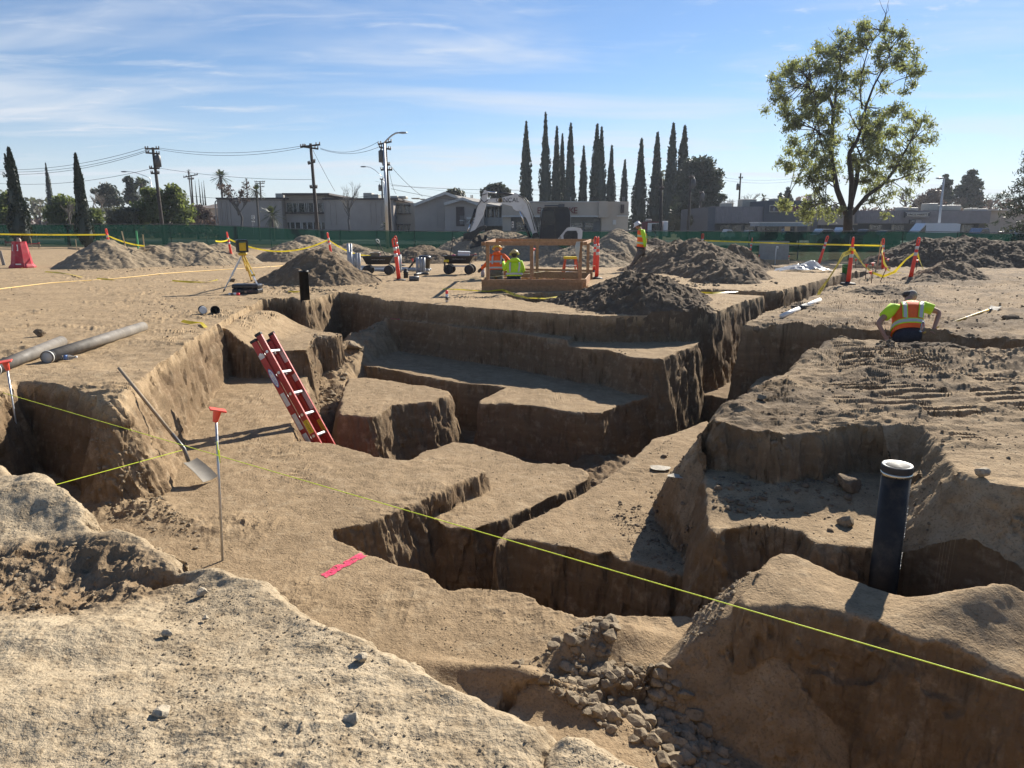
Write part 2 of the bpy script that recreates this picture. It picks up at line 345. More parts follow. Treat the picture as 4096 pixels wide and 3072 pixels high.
def ground_z(x, y, detail=True):
    """height of the ground at world points, and how the soil there looks (pale, dark, moist)"""
    x = x.astype(np.float64); y = y.astype(np.float64)
    X = x+.032*fbm(x*1.6, y*1.6, None, 2, .5, 3)+.030*fbm(x*6, y*6, None, 4, .62, 5)
    Y = y+.032*fbm(x*1.6, y*1.6, None, 2, .5, 13)+.030*fbm(x*6, y*6, None, 4, .62, 15)
    near = (x > -8) & (x < 34) & (y < 42)
    z = np.zeros(x.shape, np.float32)
    base = -.46*sstep(x, -18, -4)*np.clip((y-25)/20, 0, 1)
    xn, yn, Xn, Yn = x[near], y[near], X[near], Y[near]
    d = sdpoly(Xn, Yn, PIT)
    d2 = np.minimum(sdpoly(Xn, Yn, PIT_B), sdpoly(Xn, Yn, PIT_C))
    # batter differs: the left bank slumps, the right-hand bank lies back, the rest is cut almost upright
    sl = np.full(xn.shape, 6.0)
    sl = np.where((xn < -2.9) & (yn < 10.5), 2.6+2.6*sstep(yn, 7.4, 10), sl)
    sl = np.where((xn < -4.0) & (yn < 7.3) & (yn > 5.6), 4.5, sl)
    bank = sstep(xn, .9, 1.4)*(1-sstep(xn*.4848+yn*.8746, 11.3, 11.7))*(xn < 4.6)*(yn > 5.2)*((xn*.8746-yn*.4848) > -2.3)
    sl = sl*(1-bank)+1.7*bank
    sl = np.where((xn > 2.3) & (yn < 5.6) & (yn > 2.5) & (xn+.9*(yn-5.6) > 1.6), 1.5+.7*sstep(xn, 2.95, 3.3), sl)
    sl = np.where((yn < 4.4) & (xn < 1.2), 2.4, sl)
    sl = np.where((xn > 1.6) & (xn < 3.05) & (yn > 5.0) & (yn < 5.85), 5.0, sl)
    lip = .006+.04*sstep(yn, 4.6, 3)+.03*((xn < -3.0) & (yn < 7.6))+.02*bank
    zg = -sl*softp(-d, lip)+.0
    zg = zg+sl*lip*np.log(2)*np.exp(-np.abs(d)/.15)*.6
    far_in = np.maximum(-d, 0)
    un, vn = xn*.8746-yn*.4848, xn*.4848+yn*.8746
    fl = np.where((un > -4.2) & (un < -1.8) & (vn < 12.9), -2.35, -1.9).astype(np.float32)
    zi = np.maximum(zg, fl)
    def up(poly, level, slope, k=.03, pad=1.6):
        nonlocal zi; zi = np.maximum(zi, blockh(xn, yn, Xn, Yn, poly, level, slope, k, pad))
    up(M_TOP, -.9, 3.2, .03); up(L_TOP, -1.1, 5, .02); up(T2_TOP, -1.08, 7); up(T1A, -.4, 7, .02); up(T1B, -.48, 6); up(B_TOP, -1.0, 4, .04)
    up(K_TOP, lambda a, b: -.45+.35*(1-sstep(a, -5.0, -4.2)), 7, .02)
    up(R_TOP, -1.0, 8, .03); up(H_TOP, lambda a, b: -.5+.1*sstep(b, 4.9, 5.4), 4, .04)
    up(N_TOP, lambda a, b: -.5+.05*np.exp(-((a-1.75)/.3)**2)-.05*np.exp(-((a-3.1)/.5)**2), 3.6, .05)
    up(N_SPUR, lambda a, b: np.interp(a, [.7,.88,1.05,1.19,1.32,1.62], [-.97,-.88,-.76,-.66,-.58,-.48]), 1.35, .04)
    up(F_TOP, lambda a, b: -.93-.42*np.clip((a-.4)/1.4, 0, 1), 4)
    up(TF_A, -1.45, 9, .02); up(TF_B, lambda a, b: -1.4+1.0*sstep(b, 17, 27), 9, .02); up(TF_R, -.85, 6)
    up(RSAD, lambda a, b: -1.72+.10*fbm(a*5, b*5, None, 3, .6, 9), 1.5, .06)
    rx, ry = RB[0]; qx, qy = RB[3]; RL = math.hypot(qx-rx, qy-ry)
    up(RB, lambda a, b: -.42-1.0*np.clip(((a-rx)*(qx-rx)+(b-ry)*(qy-ry))/RL/RL, 0, 1)+.07*fbm(a*5, b*5, None, 3, .6, 8), 1.3, .08)
    zn = np.where(d < 0, zi, zg)
    zn = np.minimum(zn, np.maximum(-.9, -5*softp(-d2, .012)))
    d = np.where((d2 < .3) & (d > 0), np.minimum(d, d2), d)
    # ---- uneven tops
    pale = np.zeros(xn.shape, np.float32); dark = np.zeros(xn.shape, np.float32); moist_shade = .22*sstep(-zn, .1, .8)+.78*sstep(-zn, 1.2, 1.6)  # damp grows with depth; shade of deep trench floors is painted in too
    fore = (1-sstep(yn+.25*xn, 3.4, 4.6))*sstep(zn, -.45, -.2)*(d > -.5)
    pale = np.maximum(pale, fore)
    plat = sstep(xn*.8746-yn*.4848, -1.9, -1.2)*sstep(yn, 4.6, 5.6)*sstep(zn, -.3, -.12)*(1-sstep(yn, 22, 30))
    bkt = sstep(xn*.8746-yn*.4848, -2.6, -2.0)*sstep(yn, 9.5, 11)*sstep(zn, -.3, -.12)
    plat = np.maximum(plat, bkt)
    dark = plat*(.35+.65*sstep(fbm(xn*.9, yn*1.6, None, 4, .6, 41), -.25, .3))
    zn = zn+.03*fbm(xn*.7, yn*.7, None, 3, .5, 21)*sstep(-d if False else np.abs(d), .0, .4)
    zn = zn+.014*fbm(xn*4, yn*4, None, 4, .6, 22)
    if detail:
        tk_ = tracks(xn, yn); trk = sstep(np.abs(tk_), .0005, .004)
        cl = np.clip(ridged(xn*2.2, yn*4.2, 4, 23), 0, 1)
        zn = zn+plat*(.06*sstep(fbm(xn*1.1, yn*1.7, None, 3, .5, 24), -.15, .4)*cl+.012*fbm(xn*5, yn*9, None, 3, .6, 25)+.06*fbm(xn*.9, yn*2.4, None, 4, .55, 26)+.045*np.clip(ridged(xn*2.6, yn*6, 3, 46), 0, 1)*sstep(fbm(xn*1.4, yn*2.4, None, 2, .5, 47), -.1, .3))*(1-.8*trk)
        zn = zn+tk_*1.3*(d > 0); dark = dark*(1-.55*trk)
        zn = zn+fore*(.022*fbm(xn*4, yn*4, None, 4, .58, 27)+.008*ridged(xn*17, yn*17, 3, 28)*sstep(fbm(xn*1.3, yn*1.3, None, 2, .5, 29), -.3, .4))
        lo = (1-sstep(zn, -.5, -.2))*(d < 0)
        zn = zn+lo*(.012*ridged(xn*8, yn*8, 3, 32)*sstep(fbm(xn*1.5, yn*1.5, None, 2, .5, 33), -.05, .4))
    # the near left: a hump, the trampled brown hollow behind it, the low rough shoulder in front
    def bump(cx, cy, rx_, ry_, h, rot=0.0):
        c, s = math.cos(rot), math.sin(rot); a = ((xn-cx)*c+(yn-cy)*s)/rx_; b = (-(xn-cx)*s+(yn-cy)*c)/ry_
        return h*np.exp(-(a*a+b*b))
    hol = bump(*gp(200,2330,-.1), .75, .38, 1.0, R(-15)); zn = zn-.13*hol*(d > -.05); pale = pale*(1-.9*sstep(hol, .25, .6)); moist_shade = np.maximum(moist_shade, .75*sstep(hol, .2, .6)*(zn > -.5))
    zn = zn+.05*sstep(hol, .3, .7)*ridged(xn*6, yn*6, 4, 35)*(d > 0)
    zn = zn+(bump(*gp(130,1990), .55, .34, .10)+bump(*gp(480,2150), .4, .22, .05, R(-20))+bump(*gp(200,2560), .42, .16, .07)-bump(*gp(420,2640), .5, .2, .03))*(d > -.1)
    zn = zn+bump(*gp(100,2800), .5, .25, .04)*(d > 0)
    # nook under the shoulder
    zn = zn-bump(*gp(660,2265), .11, .05, .14)*(d > -.02)
    # soil heaped against the walls
    zn = zn+(bump(*gp(520,2040,-.9), .55, .25, .12, R(-20))+bump(*gp(880,2100,-.9), .5, .2, .05))*(d < -.1)*(.6+.4*ridged(xn*9, yn*9, 3, 36))
    zn = zn+bump(*gp(2330,2640,-.9), .34, .10, .15, R(25))*(d < -.05)+bump(*gp(2450,2560,-.9), .22, .12, .08)*(d < -.05)+bump(*gp(2050,2740,-.9), .5, .09, .10, R(-20))*(d < -.02)
    zn = zn+bump(*gp(3990,2420,-.45), .5, .26, .26, R(20))*(d < -.1)
    zn = zn+bump(*gp(2290,1830,-1.1), .3, .12, .14)*(d < -.1)
    z[near] = zn
    far = ~near
    if detail: z[far] = .03*fbm(x[far]*.5, y[far]*.5, None, 3, .5, 21)
    z = z+base
    if detail:
        fl_ = (1-np.clip(y/70, 0, 1))*(z > -.2)
        z = z+.020*fbm(x*2.2, y*5.0, None, 4, .6, 44)*fl_+.075*np.clip(ridged(x*1.7, y*5.5, 4, 48)-.15, 0, 1)*sstep(fbm(x*.5, y*1.1, None, 3, .5, 49), .0, .4)*fl_*(y > 6)
    tone = np.zeros(x.shape+(3,), np.float32)
    tone[near,0] = pale; tone[near,1] = dark; tone[near,2] = moist_shade
    return z, tone
def gz(x, y):
    return float(ground_z(np.array([x, x]), np.array([y, y]))[0][0])
def on(px, py):
    """the point of the ground the photograph shows at px, py (march along the ray)"""
    d = ray(px, py); ts = np.exp(np.linspace(math.log(1.2), math.log(90), 1500)); z = ground_z(d.x*ts, d.y*ts, False)[0]
    zr = EYE+d.z*ts; k = int(np.argmax(zr < z))
    return Vector((d.x*ts[k], d.y*ts[k], float(z[k])))
def soil(name, pal=(.44,.355,.24), mid=(.385,.278,.165), brn=(.125,.082,.048), drk=(.150,.110,.073), attr=True, fix=None, bump=1.0):
    m = bpy.data.materials.new(name); m.use_nodes = True; t = NT(m.node_tree); b = t.N['Principled BSDF']
    P = t.n('ShaderNodeNewGeometry').outputs['Position'] if attr else t.n('ShaderNodeTexCoord').outputs['Object']
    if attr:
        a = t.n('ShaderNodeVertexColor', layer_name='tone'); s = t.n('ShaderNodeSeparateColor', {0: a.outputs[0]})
        pale, dark, moist_shade = s.outputs
    else: pale, dark, moist_shade = fix
    n1 = t.noise(P, .9, 6, .6); n2 = t.noise(P, 7, 6, .65); n3 = t.noise(P, 60, 4, .6); n4 = t.noise(t.vmap(P, (1.2,1.2,9)), 1.5, 5, .6)
    c = t.mix(moist_shade, c4(mid), t.mix(t.mapr(n4, .38, .62), c4(brn), c4(tuple(q*1.28 for q in brn))))
    st_ = t.noise(t.vmap(P, (.5,.5,7), (R(3),R(-4),0)), 1.6, 4, .6, .4); c = t.mix(t.math('MULTIPLY', moist_shade, t.mapr(st_, .5, .62, 0, .55)), c, c4(tuple(q*1.75 for q in brn)))
    c = t.mix(t.math('MULTIPLY', moist_shade, t.mapr(t.noise(P, 3.2, 5, .65), .55, .68, 0, .6)), c, c4(tuple(q*.55 for q in brn)))
    c = t.mix(dark, c, c4(drk)); c = t.mix(pale, c, c4(pal))
    c = t.mix(t.mapr(n1, .38, .68, 0, .42), c, c4(tuple(q*.62 for q in mid)))
    c = t.mix(t.mapr(n2, .47, .66, 0, .50), c, c4(tuple(q*.50 for q in mid)))
    c = t.mix(t.mapr(n2, .50, .30, 0, .30), c, c4(tuple(min(1,q*1.18) for q in pal)))
    c = t.mix(t.mapr(n3, .35, .65, 0, .30), c, c4(tuple(q*.6 for q in mid)), 'MULTIPLY') if False else t.mix(t.mapr(n3, .50, .66, 0, .6), c, c4(tuple(q*.45 for q in mid)))
    t.put(b.inputs['Base Color'], c); b.inputs['Roughness'].default_value = .95; b.inputs['Specular IOR Level'].default_value = .12
    vo = t.n('ShaderNodeTexVoronoi', feature='F1'); t.put(vo.inputs['Vector'], P); vo.inputs['Scale'].default_value = 38; 
    peb = t.mapr(vo.outputs['Distance'], .0, .42, 1, 0)
    h = t.math('ADD', t.math('MULTIPLY', n3, .35), t.math('MULTIPLY', t.noise(P, 22, 5, .65), .9))
    h = t.math('ADD', h, t.math('MULTIPLY', t.math('MULTIPLY', peb, t.mapr(n2, .4, .6)), .35))
    bp = t.n('ShaderNodeBump', {'Strength': .75*bump, 'Distance': .022, 'Height': h})
    bp2 = t.n('ShaderNodeBump', {'Strength': .6*bump, 'Distance': .006, 'Height': t.noise(P, 160, 3, .6), 'Normal': bp})
    t.put(b.inputs['Normal'], bp2)
    return m
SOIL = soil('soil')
def build_ground():
    az = np.concatenate([np.linspace(-80,-41,70), np.linspace(-40.9,40.9,1280), np.linspace(41,80,70)])*math.pi/180
    NR = 1600; rf = np.exp(np.linspace(math.log(.45), math.log(380), 2600))
    ac = az[::10]; X = np.sin(ac)[:,None]*rf; Yg = np.cos(ac)[:,None]*rf
    zc = np.stack([ground_z(X[i], Yg[i], False)[0] for i in range(len(ac))])
    dr = np.gradient(rf)[None,:]; dz = np.abs(np.gradient(zc, axis=1))
    w = np.where(rf < 90, 1.0, .15)[None,:]
    rt = 1+1.1*((np.sin(ac)[:,None]*rf[None,:] > 1.3) & (rf[None,:] > 5.5) & (rf[None,:] < 15))
    ds = np.sqrt((1.9*rt*dr/np.maximum(rf,1.6)**2)**2+(.95*dz/rf)**2)+.10*dr/rf*w
    ker = np.hanning(13); ker /= ker.sum()
    dsb = np.stack([np.convolve(np.pad(ds[:,j], 6, 'edge'), ker, 'valid') for j in range(ds.shape[1])], 1)
    cum = np.cumsum(dsb, 1); cum /= cum[:,-1:]
    rows = np.stack([np.interp(np.linspace(cum[i,0], 1, NR), cum[i], rf) for i in range(len(ac))])
    Rr = np.stack([np.interp(az, ac, rows[:,k]) for k in range(NR)], 1)
    X = np.sin(az)[:,None]*Rr; Yg = np.cos(az)[:,None]*Rr
    z, tone = ground_z(X.ravel(), Yg.ravel())
    na = len(az); V = np.stack([X.ravel(), Yg.ravel(), z], 1).astype(np.float32); G = V.reshape(na, NR, 3)
    # rough the steep faces: displace along the normal, streaks run down the face as the bucket left them
    du = np.gradient(G, axis=0); dv = np.gradient(G, axis=1); N = np.cross(dv, du); ln = np.linalg.norm(N, axis=2, keepdims=True); N = N/np.maximum(ln, 1e-9)
    N *= np.sign(N[...,2:3]+1e-6); st = sstep(1-N[...,2], .35, .8).ravel(); N = N.reshape(-1,3); k = st > .02
    p = V[k]; f = .036*fbm(p[:,0]*9, p[:,1]*9, p[:,2]*2.2, 3, .55, 51)+.020*fbm(p[:,0]*26, p[:,1]*26, p[:,2]*7, 3, .62, 57)+.035*fbm(p[:,0]*2.6, p[:,1]*2.6, p[:,2]*2.6, 2, .5, 59)-.035*sstep(fbm(p[:,0]*4.3, p[:,1]*4.3, p[:,2]*4.3, 3, .55, 61), .12, .3)
    V[k] += N[k]*(f*st[k])[:,None]
    # freshly cut faces are browner than the trampled crust; the tone also deepens their shade
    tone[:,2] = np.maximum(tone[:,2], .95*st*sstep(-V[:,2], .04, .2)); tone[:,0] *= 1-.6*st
    idx = np.arange(na*NR).reshape(na, NR); q = np.stack([idx[:-1,:-1], idx[1:,:-1], idx[1:,1:], idx[:-1,1:]], -1).reshape(-1,4)
    me = bpy.data.meshes.new('ground'); me.vertices.add(len(V)); me.vertices.foreach_set('co', V.ravel())
    me.loops.add(q.size); me.loops.foreach_set('vertex_index', q.ravel().astype(np.int32))
    me.polygons.add(len(q)); me.polygons.foreach_set('loop_start', np.arange(0, q.size, 4, dtype=np.int32))
    me.polygons.foreach_set('loop_total', np.full(len(q), 4, np.int32)); me.polygons.foreach_set('use_smooth', np.ones(len(q), bool))
    me.update(calc_edges=True)
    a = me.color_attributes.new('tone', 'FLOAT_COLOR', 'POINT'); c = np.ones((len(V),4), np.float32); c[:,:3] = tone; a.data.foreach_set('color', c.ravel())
    if me.polygons[len(q)//2].normal.z < 0: me.flip_normals()
    me.set_sharp_from_angle(angle=R(32))
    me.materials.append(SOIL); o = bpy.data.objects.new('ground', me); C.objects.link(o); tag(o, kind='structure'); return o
build_ground()
# ---------------------------------------------------------------- heaps of soil, boulders, clods
def mound(label, peaks, m, s=0, rough=.10, res=.075, clod=.5, group='heaps of dug soil', name='soil_heap', foot=None):
    """a heap: peaks are (px, photo y of the top, photo y of its front foot, steepness)"""
    P = []
    for px, pt, pb, sl in peaks:
        Y0 = gp(px, pb, 0)[1]; Y = Y0
        for _ in range(6):
            q = dp(px, pt, Y); g = gz(q.x, q.y); h = max(.08, q.z-g); Y = Y0+h/sl*.92
        P.append((q.x, q.y, q.z, sl, g))
    R_ = max((p[2]-p[4])/p[3] for p in P)+.5
    x0, x1 = min(p[0] for p in P)-R_, max(p[0] for p in P)+R_; y0, y1 = min(p[1] for p in P)-R_, max(p[1] for p in P)+R_
    nx, ny = int((x1-x0)/res)+2, int((y1-y0)/res)+2
    gx, gy = np.meshgrid(np.linspace(x0, x1, nx), np.linspace(y0, y1, ny), indexing='ij')
    wx = gx+.22*fbm(gx*1.1, gy*1.1, None, 3, .55, s+1)+.06*fbm(gx*5, gy*5, None, 3, .6, s+2); wy = gy+.22*fbm(gx*1.1, gy*1.1, None, 3, .55, s+3)
    z = np.full(gx.shape, -5.0)
    for px, py, h, sl, g in P:
        d = np.sqrt((wx-px)**2+(wy-py)**2+.03)
        zz = h-sl*d*(.75+.35*np.minimum(d*sl/max(.2, h-g), 1.0)*.6)
        k = .10; z = k*np.logaddexp(np.maximum(z, -4)/k, np.maximum(zz, -4)/k)
    g0 = ground_z(gx.ravel(), gy.ravel(), False)[0].reshape(gx.shape)
    up_ = np.clip((z-g0)/.4, 0, 1)
    z = z+rough*fbm(gx*2.2, gy*2.2, None, 4, .6, s+5)*up_+clod*.10*np.clip(ridged(gx*2.6, gy*2.6, 4, s+6), 0, 1)*sstep(fbm(gx*.8, gy*.8, None, 2, .5, s+7), -.3, .4)*np.clip(up_+.3, 0, 1)+.035*fbm(gx*7, gy*7, None, 3, .65, s+8)+.045*clod*np.clip(ridged(gx*6.5, gy*6.5, 3, s+9)-.1, 0, 1)
    z = z-9*np.clip(-g0-.07, 0, .3)*(g0 < -.07)*(gy < 24)
    keep = z > g0-.06; idx = -np.ones(gx.shape, int); cell = keep[:-1,:-1] | keep[1:,:-1] | keep[1:,1:] | keep[:-1,1:]
    z = np.maximum(z, g0-.12); use = np.zeros(gx.shape, bool)
    use[:-1,:-1] |= cell; use[1:,:-1] |= cell; use[1:,1:] |= cell; use[:-1,1:] |= cell
    idx[use] = np.arange(use.sum()); V = np.stack([gx[use], gy[use], z[use]], 1)
    i, j = np.nonzero(cell); F = np.stack([idx[i,j], idx[i+1,j], idx[i+1,j+1], idx[i,j+1]], 1)
    b = P[0]; V -= np.array([b[0], b[1], b[4]])
    me = bpy.data.meshes.new(name); me.from_pydata(V.tolist(), [], F.tolist()); me.update(); me.materials.append(m)
    o = bpy.data.objects.new(name, me); C.objects.link(o); o.location = (b[0], b[1], b[4]); return tag(o, label, 'soil heap', group)
S_SAND = soil('sandy_soil', mid=(.33,.26,.175), attr=False, fix=(0.0, 0.15, 0.0))
S_DARK = soil('damp_soil', mid=(.25,.185,.118), drk=(.165,.118,.075), attr=False, fix=(0.0, 0.55, 0.0))
S_DEEP = soil('fresh_soil', mid=(.19,.14,.092), drk=(.125,.09,.06), attr=False, fix=(0.0, 0.7, 0.0))
mound('long ridge of grey sandy soil with five humps left of the laser tripod', [(417,954,1076,.62),(509,980,1070,.7),(607,972,1066,.65),(704,962,1062,.6),(787,957,1060,.62),(880,965,1054,.6),(940,995,1050,.6)], S_SAND, 100)
mound('grey soil heap behind the dark cone-shaped heap, under the yellow tape', [(1236,936,1036,.5),(1167,960,1040,.55),(1290,965,1030,.5),(1110,1000,1040,.5)], S_SAND, 120)
mound('dark cone-shaped soil heap with clods round its foot, behind the small black pipe', [(1282,986,1146,.68),(1227,1010,1140,.7),(1324,1020,1140,.68),(1176,1052,1130,.6),(1395,1080,1138,.6),(1110,1098,1132,.5)], S_DARK, 140, res=.05, clod=.7)
mound('low brown soil ridge behind the bundle of grey conduit stubs', [(1398,969,1018,.5),(1449,982,1020,.45),(1510,1000,1024,.45),(1355,985,1020,.5)], S_SAND, 160)
mound('low brown soil heap behind the black rubbish bin', [(1704,978,1030,.45),(1657,988,1030,.45),(1760,1000,1032,.4)], S_DARK, 180)
mound('pale sandy soil heap with several crests behind the excavator arm', [(1981,915,1012,.5),(2046,923,1012,.55),(1870,938,1010,.5),(2092,940,1012,.5),(1920,930,1010,.5),(2150,950,1012,.5)], S_SAND, 200)
mound('grey soil heap at the right end of the excavator tracks', [(2330,968,1056,.5),(2260,1000,1052,.5),(2215,1022,1050,.45)], S_SAND, 220)
mound('steep pointed sand heap left of the walking man', [(2477,908,1018,.75),(2500,930,1020,.7),(2440,950,1022,.7)], S_SAND, 240, clod=.3)
mound('small clumpy soil heap in front of the pointed sand heap', [(2432,1000,1040,.5),(2485,1012,1042,.45)], S_DARK, 260)
mound('dark soil heap behind the legs of the walking man', [(2625,948,1012,.6),(2680,965,1014,.55),(2580,970,1014,.6)], S_DEEP, 280)
mound('largest brown soil heap with a caved front, right of the walking man', [(2782,947,1098,.52),(2713,965,1090,.55),(2838,1000,1105,.55),(2690,992,1092,.62),(2944,982,1080,.6),(2916,1048,1138,.6),(2990,1060,1120,.55),(2860,1030,1120,.6)], S_DARK, 300, rough=.14, clod=1.1)
mound('clumpy dark soil heap at the pit edge in front of the timber guard rail', [(2555,1074,1228,.6),(2497,1108,1232,.55),(2417,1140,1222,.5),(2676,1108,1214,.55),(2600,1120,1262,.5),(2340,1172,1216,.4)], S_DEEP, 320, rough=.12, res=.035, clod=1.3)
mound('wide dark soil bank along the green fence at the right edge', [(3706,946,1058,.55),(3780,944,1060,.5),(3873,938,1060,.5),(3935,955,1060,.5),(3998,964,1060,.5),(4096,961,1062,.5),(4220,970,1062,.5),(3620,985,1050,.5)], S_DEEP, 340, rough=.14, clod=.8)
mound('dark soil heap with a sharp crest right of the last orange post', [(3808,1034,1122,.62),(3757,1056,1126,.55),(3850,1056,1122,.6),(3700,1092,1130,.45)], S_DARK, 360, res=.05, clod=.8)
mound('low loose soil heap by the cluster of red capped stakes', [(3549,1138,1166,.4),(3480,1148,1172,.35),(3620,1160,1182,.35)], S_DARK, 380, res=.04, clod=.9)
mound('low dark clods thrown up beside the bent worker', [(3800,1368,1398,.5),(3700,1376,1398,.5),(3870,1366,1396,.5),(3620,1382,1396,.4)], S_DEEP, 400, res=.025, rough=.05, clod=.9)
# ---- stones
_ico = {}
def ico(n):
    if n not in _ico:
        bm = bmesh.new(); bmesh.ops.create_icosphere(bm, subdivisions=n, radius=1); bm.verts.ensure_lookup_table()
        _ico[n] = (np.array([v.co[:] for v in bm.verts]), np.array([[v.index for v in f.verts] for f in bm.faces])); bm.free()
    return _ico[n]
def stone_v(n, seed, flat=.7):
    v, f = ico(n); r = np.random.RandomState(seed); o = r.rand(3)*50
    p = v.copy()
    for _ in range(13):                                   # chop facets
        d = r.randn(3); d /= np.linalg.norm(d); c = .42+.40*r.rand(); q = p@d; p -= np.outer(np.maximum(q-c, 0), d)*.9
    k = 1+.22*fbm(p[:,0]*1.6+o[0], p[:,1]*1.6+o[1], p[:,2]*1.6+o[2], 3, .6, seed % 50)
    p = p*k[:,None]*(r.rand(3)*.45+.75); p[:,2] *= flat; return p, f
STONE = soil('clod_soil', mid=(.30,.24,.165), attr=False, fix=(0.15, 0.25, 0.0), bump=.7)
STONE_P = soil('pale_stone', mid=(.44,.39,.31), attr=False, fix=(0.5, 0.0, 0.0), bump=.6)
STONE_D = soil('dark_clod_soil', mid=(.22,.168,.115), attr=False, fix=(0.0, 0.3, 0.0), bump=.7)
def boulder(label, px, py, wpx, seed, z=None, m=None, name='boulder', cat='boulder', flat=.75, sink=.25):
    p = on(px, py) if z is None else g3(px, py, z)
    d = math.hypot(p.y, EYE-p.z); r = wpx/2*d/F_PX
    v, f = stone_v(3, seed, flat); v = v*r
    me = bpy.data.meshes.new(name); me.from_pydata(v.tolist(), [], f.tolist()); me.update(); me.materials.append(m or STONE_P)
    o = bpy.data.objects.new(name, me); C.objects.link(o); o.location = (p.x, p.y, p.z-v[:,2].min()-r*sink*.6); return tag(o, label, cat)
boulder('palm-sized pale stone on the near slab, largest of the stones there', 654, 2868, 78, 3)
boulder('pale flat stone on the near slab, farthest from the photographer', 812, 2374, 46, 4)
boulder('cracked pale stone sitting near the lip of the near slab', 1444, 2652, 62, 5)
boulder('small pale cube-like stone alone in the middle of the near slab', 670, 2545, 38, 6)
boulder('flat pale stone half sunk in the near slab below the cracked stone', 1405, 2890, 66, 7, sink=.5)
boulder('small white stone beside dark crumbs on the near slab', 822, 2478, 34, 8)
boulder('large angular clod lodged beside the foot of the capped black pipe', 3705, 2395, 215, 9, z=-.92, m=STONE, sink=.1)
boulder('grey boulder on the rubble slope behind the cut block', 1412, 1395, 78, 10, m=STONE)
boulder('pale stone on the ground right of the capped black pipe', 3920, 1910, 68, 11)
boulder('stone standing at the trench corner left of the bent worker', 3025, 1360, 46, 12, m=STONE_D)
boulder('stone on the bank above the long trench', 3046, 1598, 46, 13, m=STONE)
boulder('round clod on the floor of the hole by the capped black pipe', 3388, 2105, 84, 14, m=STONE)
boulder('slab-like clod at the back of the hole by the capped black pipe', 3390, 1960, 110, 15, m=STONE_D)
boulder('brown clod on the tracked ground beside the blade of the yellow shovel', 4040, 1285, 60, 16, m=STONE_D)
boulder('brown rock half buried in the front of the dark cone-shaped heap', 1257, 1110, 44, 17, m=STONE)
boulder('dark stone between the laser tripod and its black case', 930, 1130, 30, 18, m=STONE_D)
boulder('stone in the sunlit trench bench beside the white scraps', 2657, 1830, 26, 19, m=STONE_D)
boulder('clod beside the mouth of the nearer grey pipe', 165, 1345, 54, 20, m=STONE_D)
# ---- loose clods, too many to count
def scatter(name, label, zones, m, seed, big=1):
    """zones: (outline, level or None, number, smallest px, largest px)"""
    r = np.random.RandomState(seed); vs, fs, o = [], [], 0
    tm = [stone_v(big, 900+k) for k in range(14)]
    for poly, lev, n, a, b in zones:
        P = np.array(poly); lo, hi = P.min(0), P.max(0); got = 0; Q = []
        while got < n:
            q = lo+(hi-lo)*r.rand(n*3, 2); w = fbm(q[:,0]*1.3, q[:,1]*1.3, None, 3, .6, seed)
            k = (sdpoly(q[:,0], q[:,1], poly) < 0) & (r.rand(len(q)) < np.clip(.35+1.2*w, .04, 1)); Q.append(q[k]); got += int(k.sum())
        Q = np.concatenate(Q)[:n]; z = ground_z(Q[:,0], Q[:,1])[0]
        s = a*(b/a)**(r.rand(n)**3.6)
        for (x, y), h, rr in zip(Q, z, s):
            if lev is not None and abs(h-lev) > .3: continue
            v, f = tm[r.randint(14)]; an = r.rand()*6.3; c, sn = math.cos(an), math.sin(an)
            p = np.stack([v[:,0]*c-v[:,1]*sn, v[:,0]*sn+v[:,1]*c, v[:,2]], 1)*rr+np.array([x, y, h+rr*.2]); vs.append(p); fs.append(f+o); o += len(v)
    me = bpy.data.meshes.new(name); me.from_pydata(np.concatenate(vs).tolist(), [], np.concatenate(fs).tolist()); me.update(); me.materials.append(m)
    ob = bpy.data.objects.new(name, me); C.objects.link(ob); return tag(ob, label, 'clods', kind='stuff')
scatter('rubble', 'broken clods and stones heaped in the near trench below the shaded block', [
    (PX(-1.0, (1960,2760),(2240,2690),(2330,2580),(2440,2520),(2480,2600),(2420,2740),(2560,2740),(2900,2960),(3080,3072),(2650,3072),(2350,2920),(2180,2840)), None, 1500, .004, .060),
    (PX(-1.1, (2400,2800),(2620,2790),(2900,2960),(3060,3072),(2700,3072)), None, 800, .004, .062)], STONE, 11, 2)
scatter('rubble', 'brown clods on the floor of the hole round the capped black pipe', [
    (PX(-.5, (2850,1950),(3150,1960),(3480,1990),(3560,2060),(3500,2180),(3300,2180),(3050,2090),(2850,2060)), None, 420, .006, .045),
    (PX(-1.0, (2520,1920),(2720,1900),(2760,2250),(2700,2300),(2520,2200),(2440,2080)), None, 900, .004, .026),
    (PX(-.5, (3500,2140),(3640,2000),(3760,2030),(3700,2200),(3560,2230)), None, 160, .006, .02)], STONE_D, 12, 2)
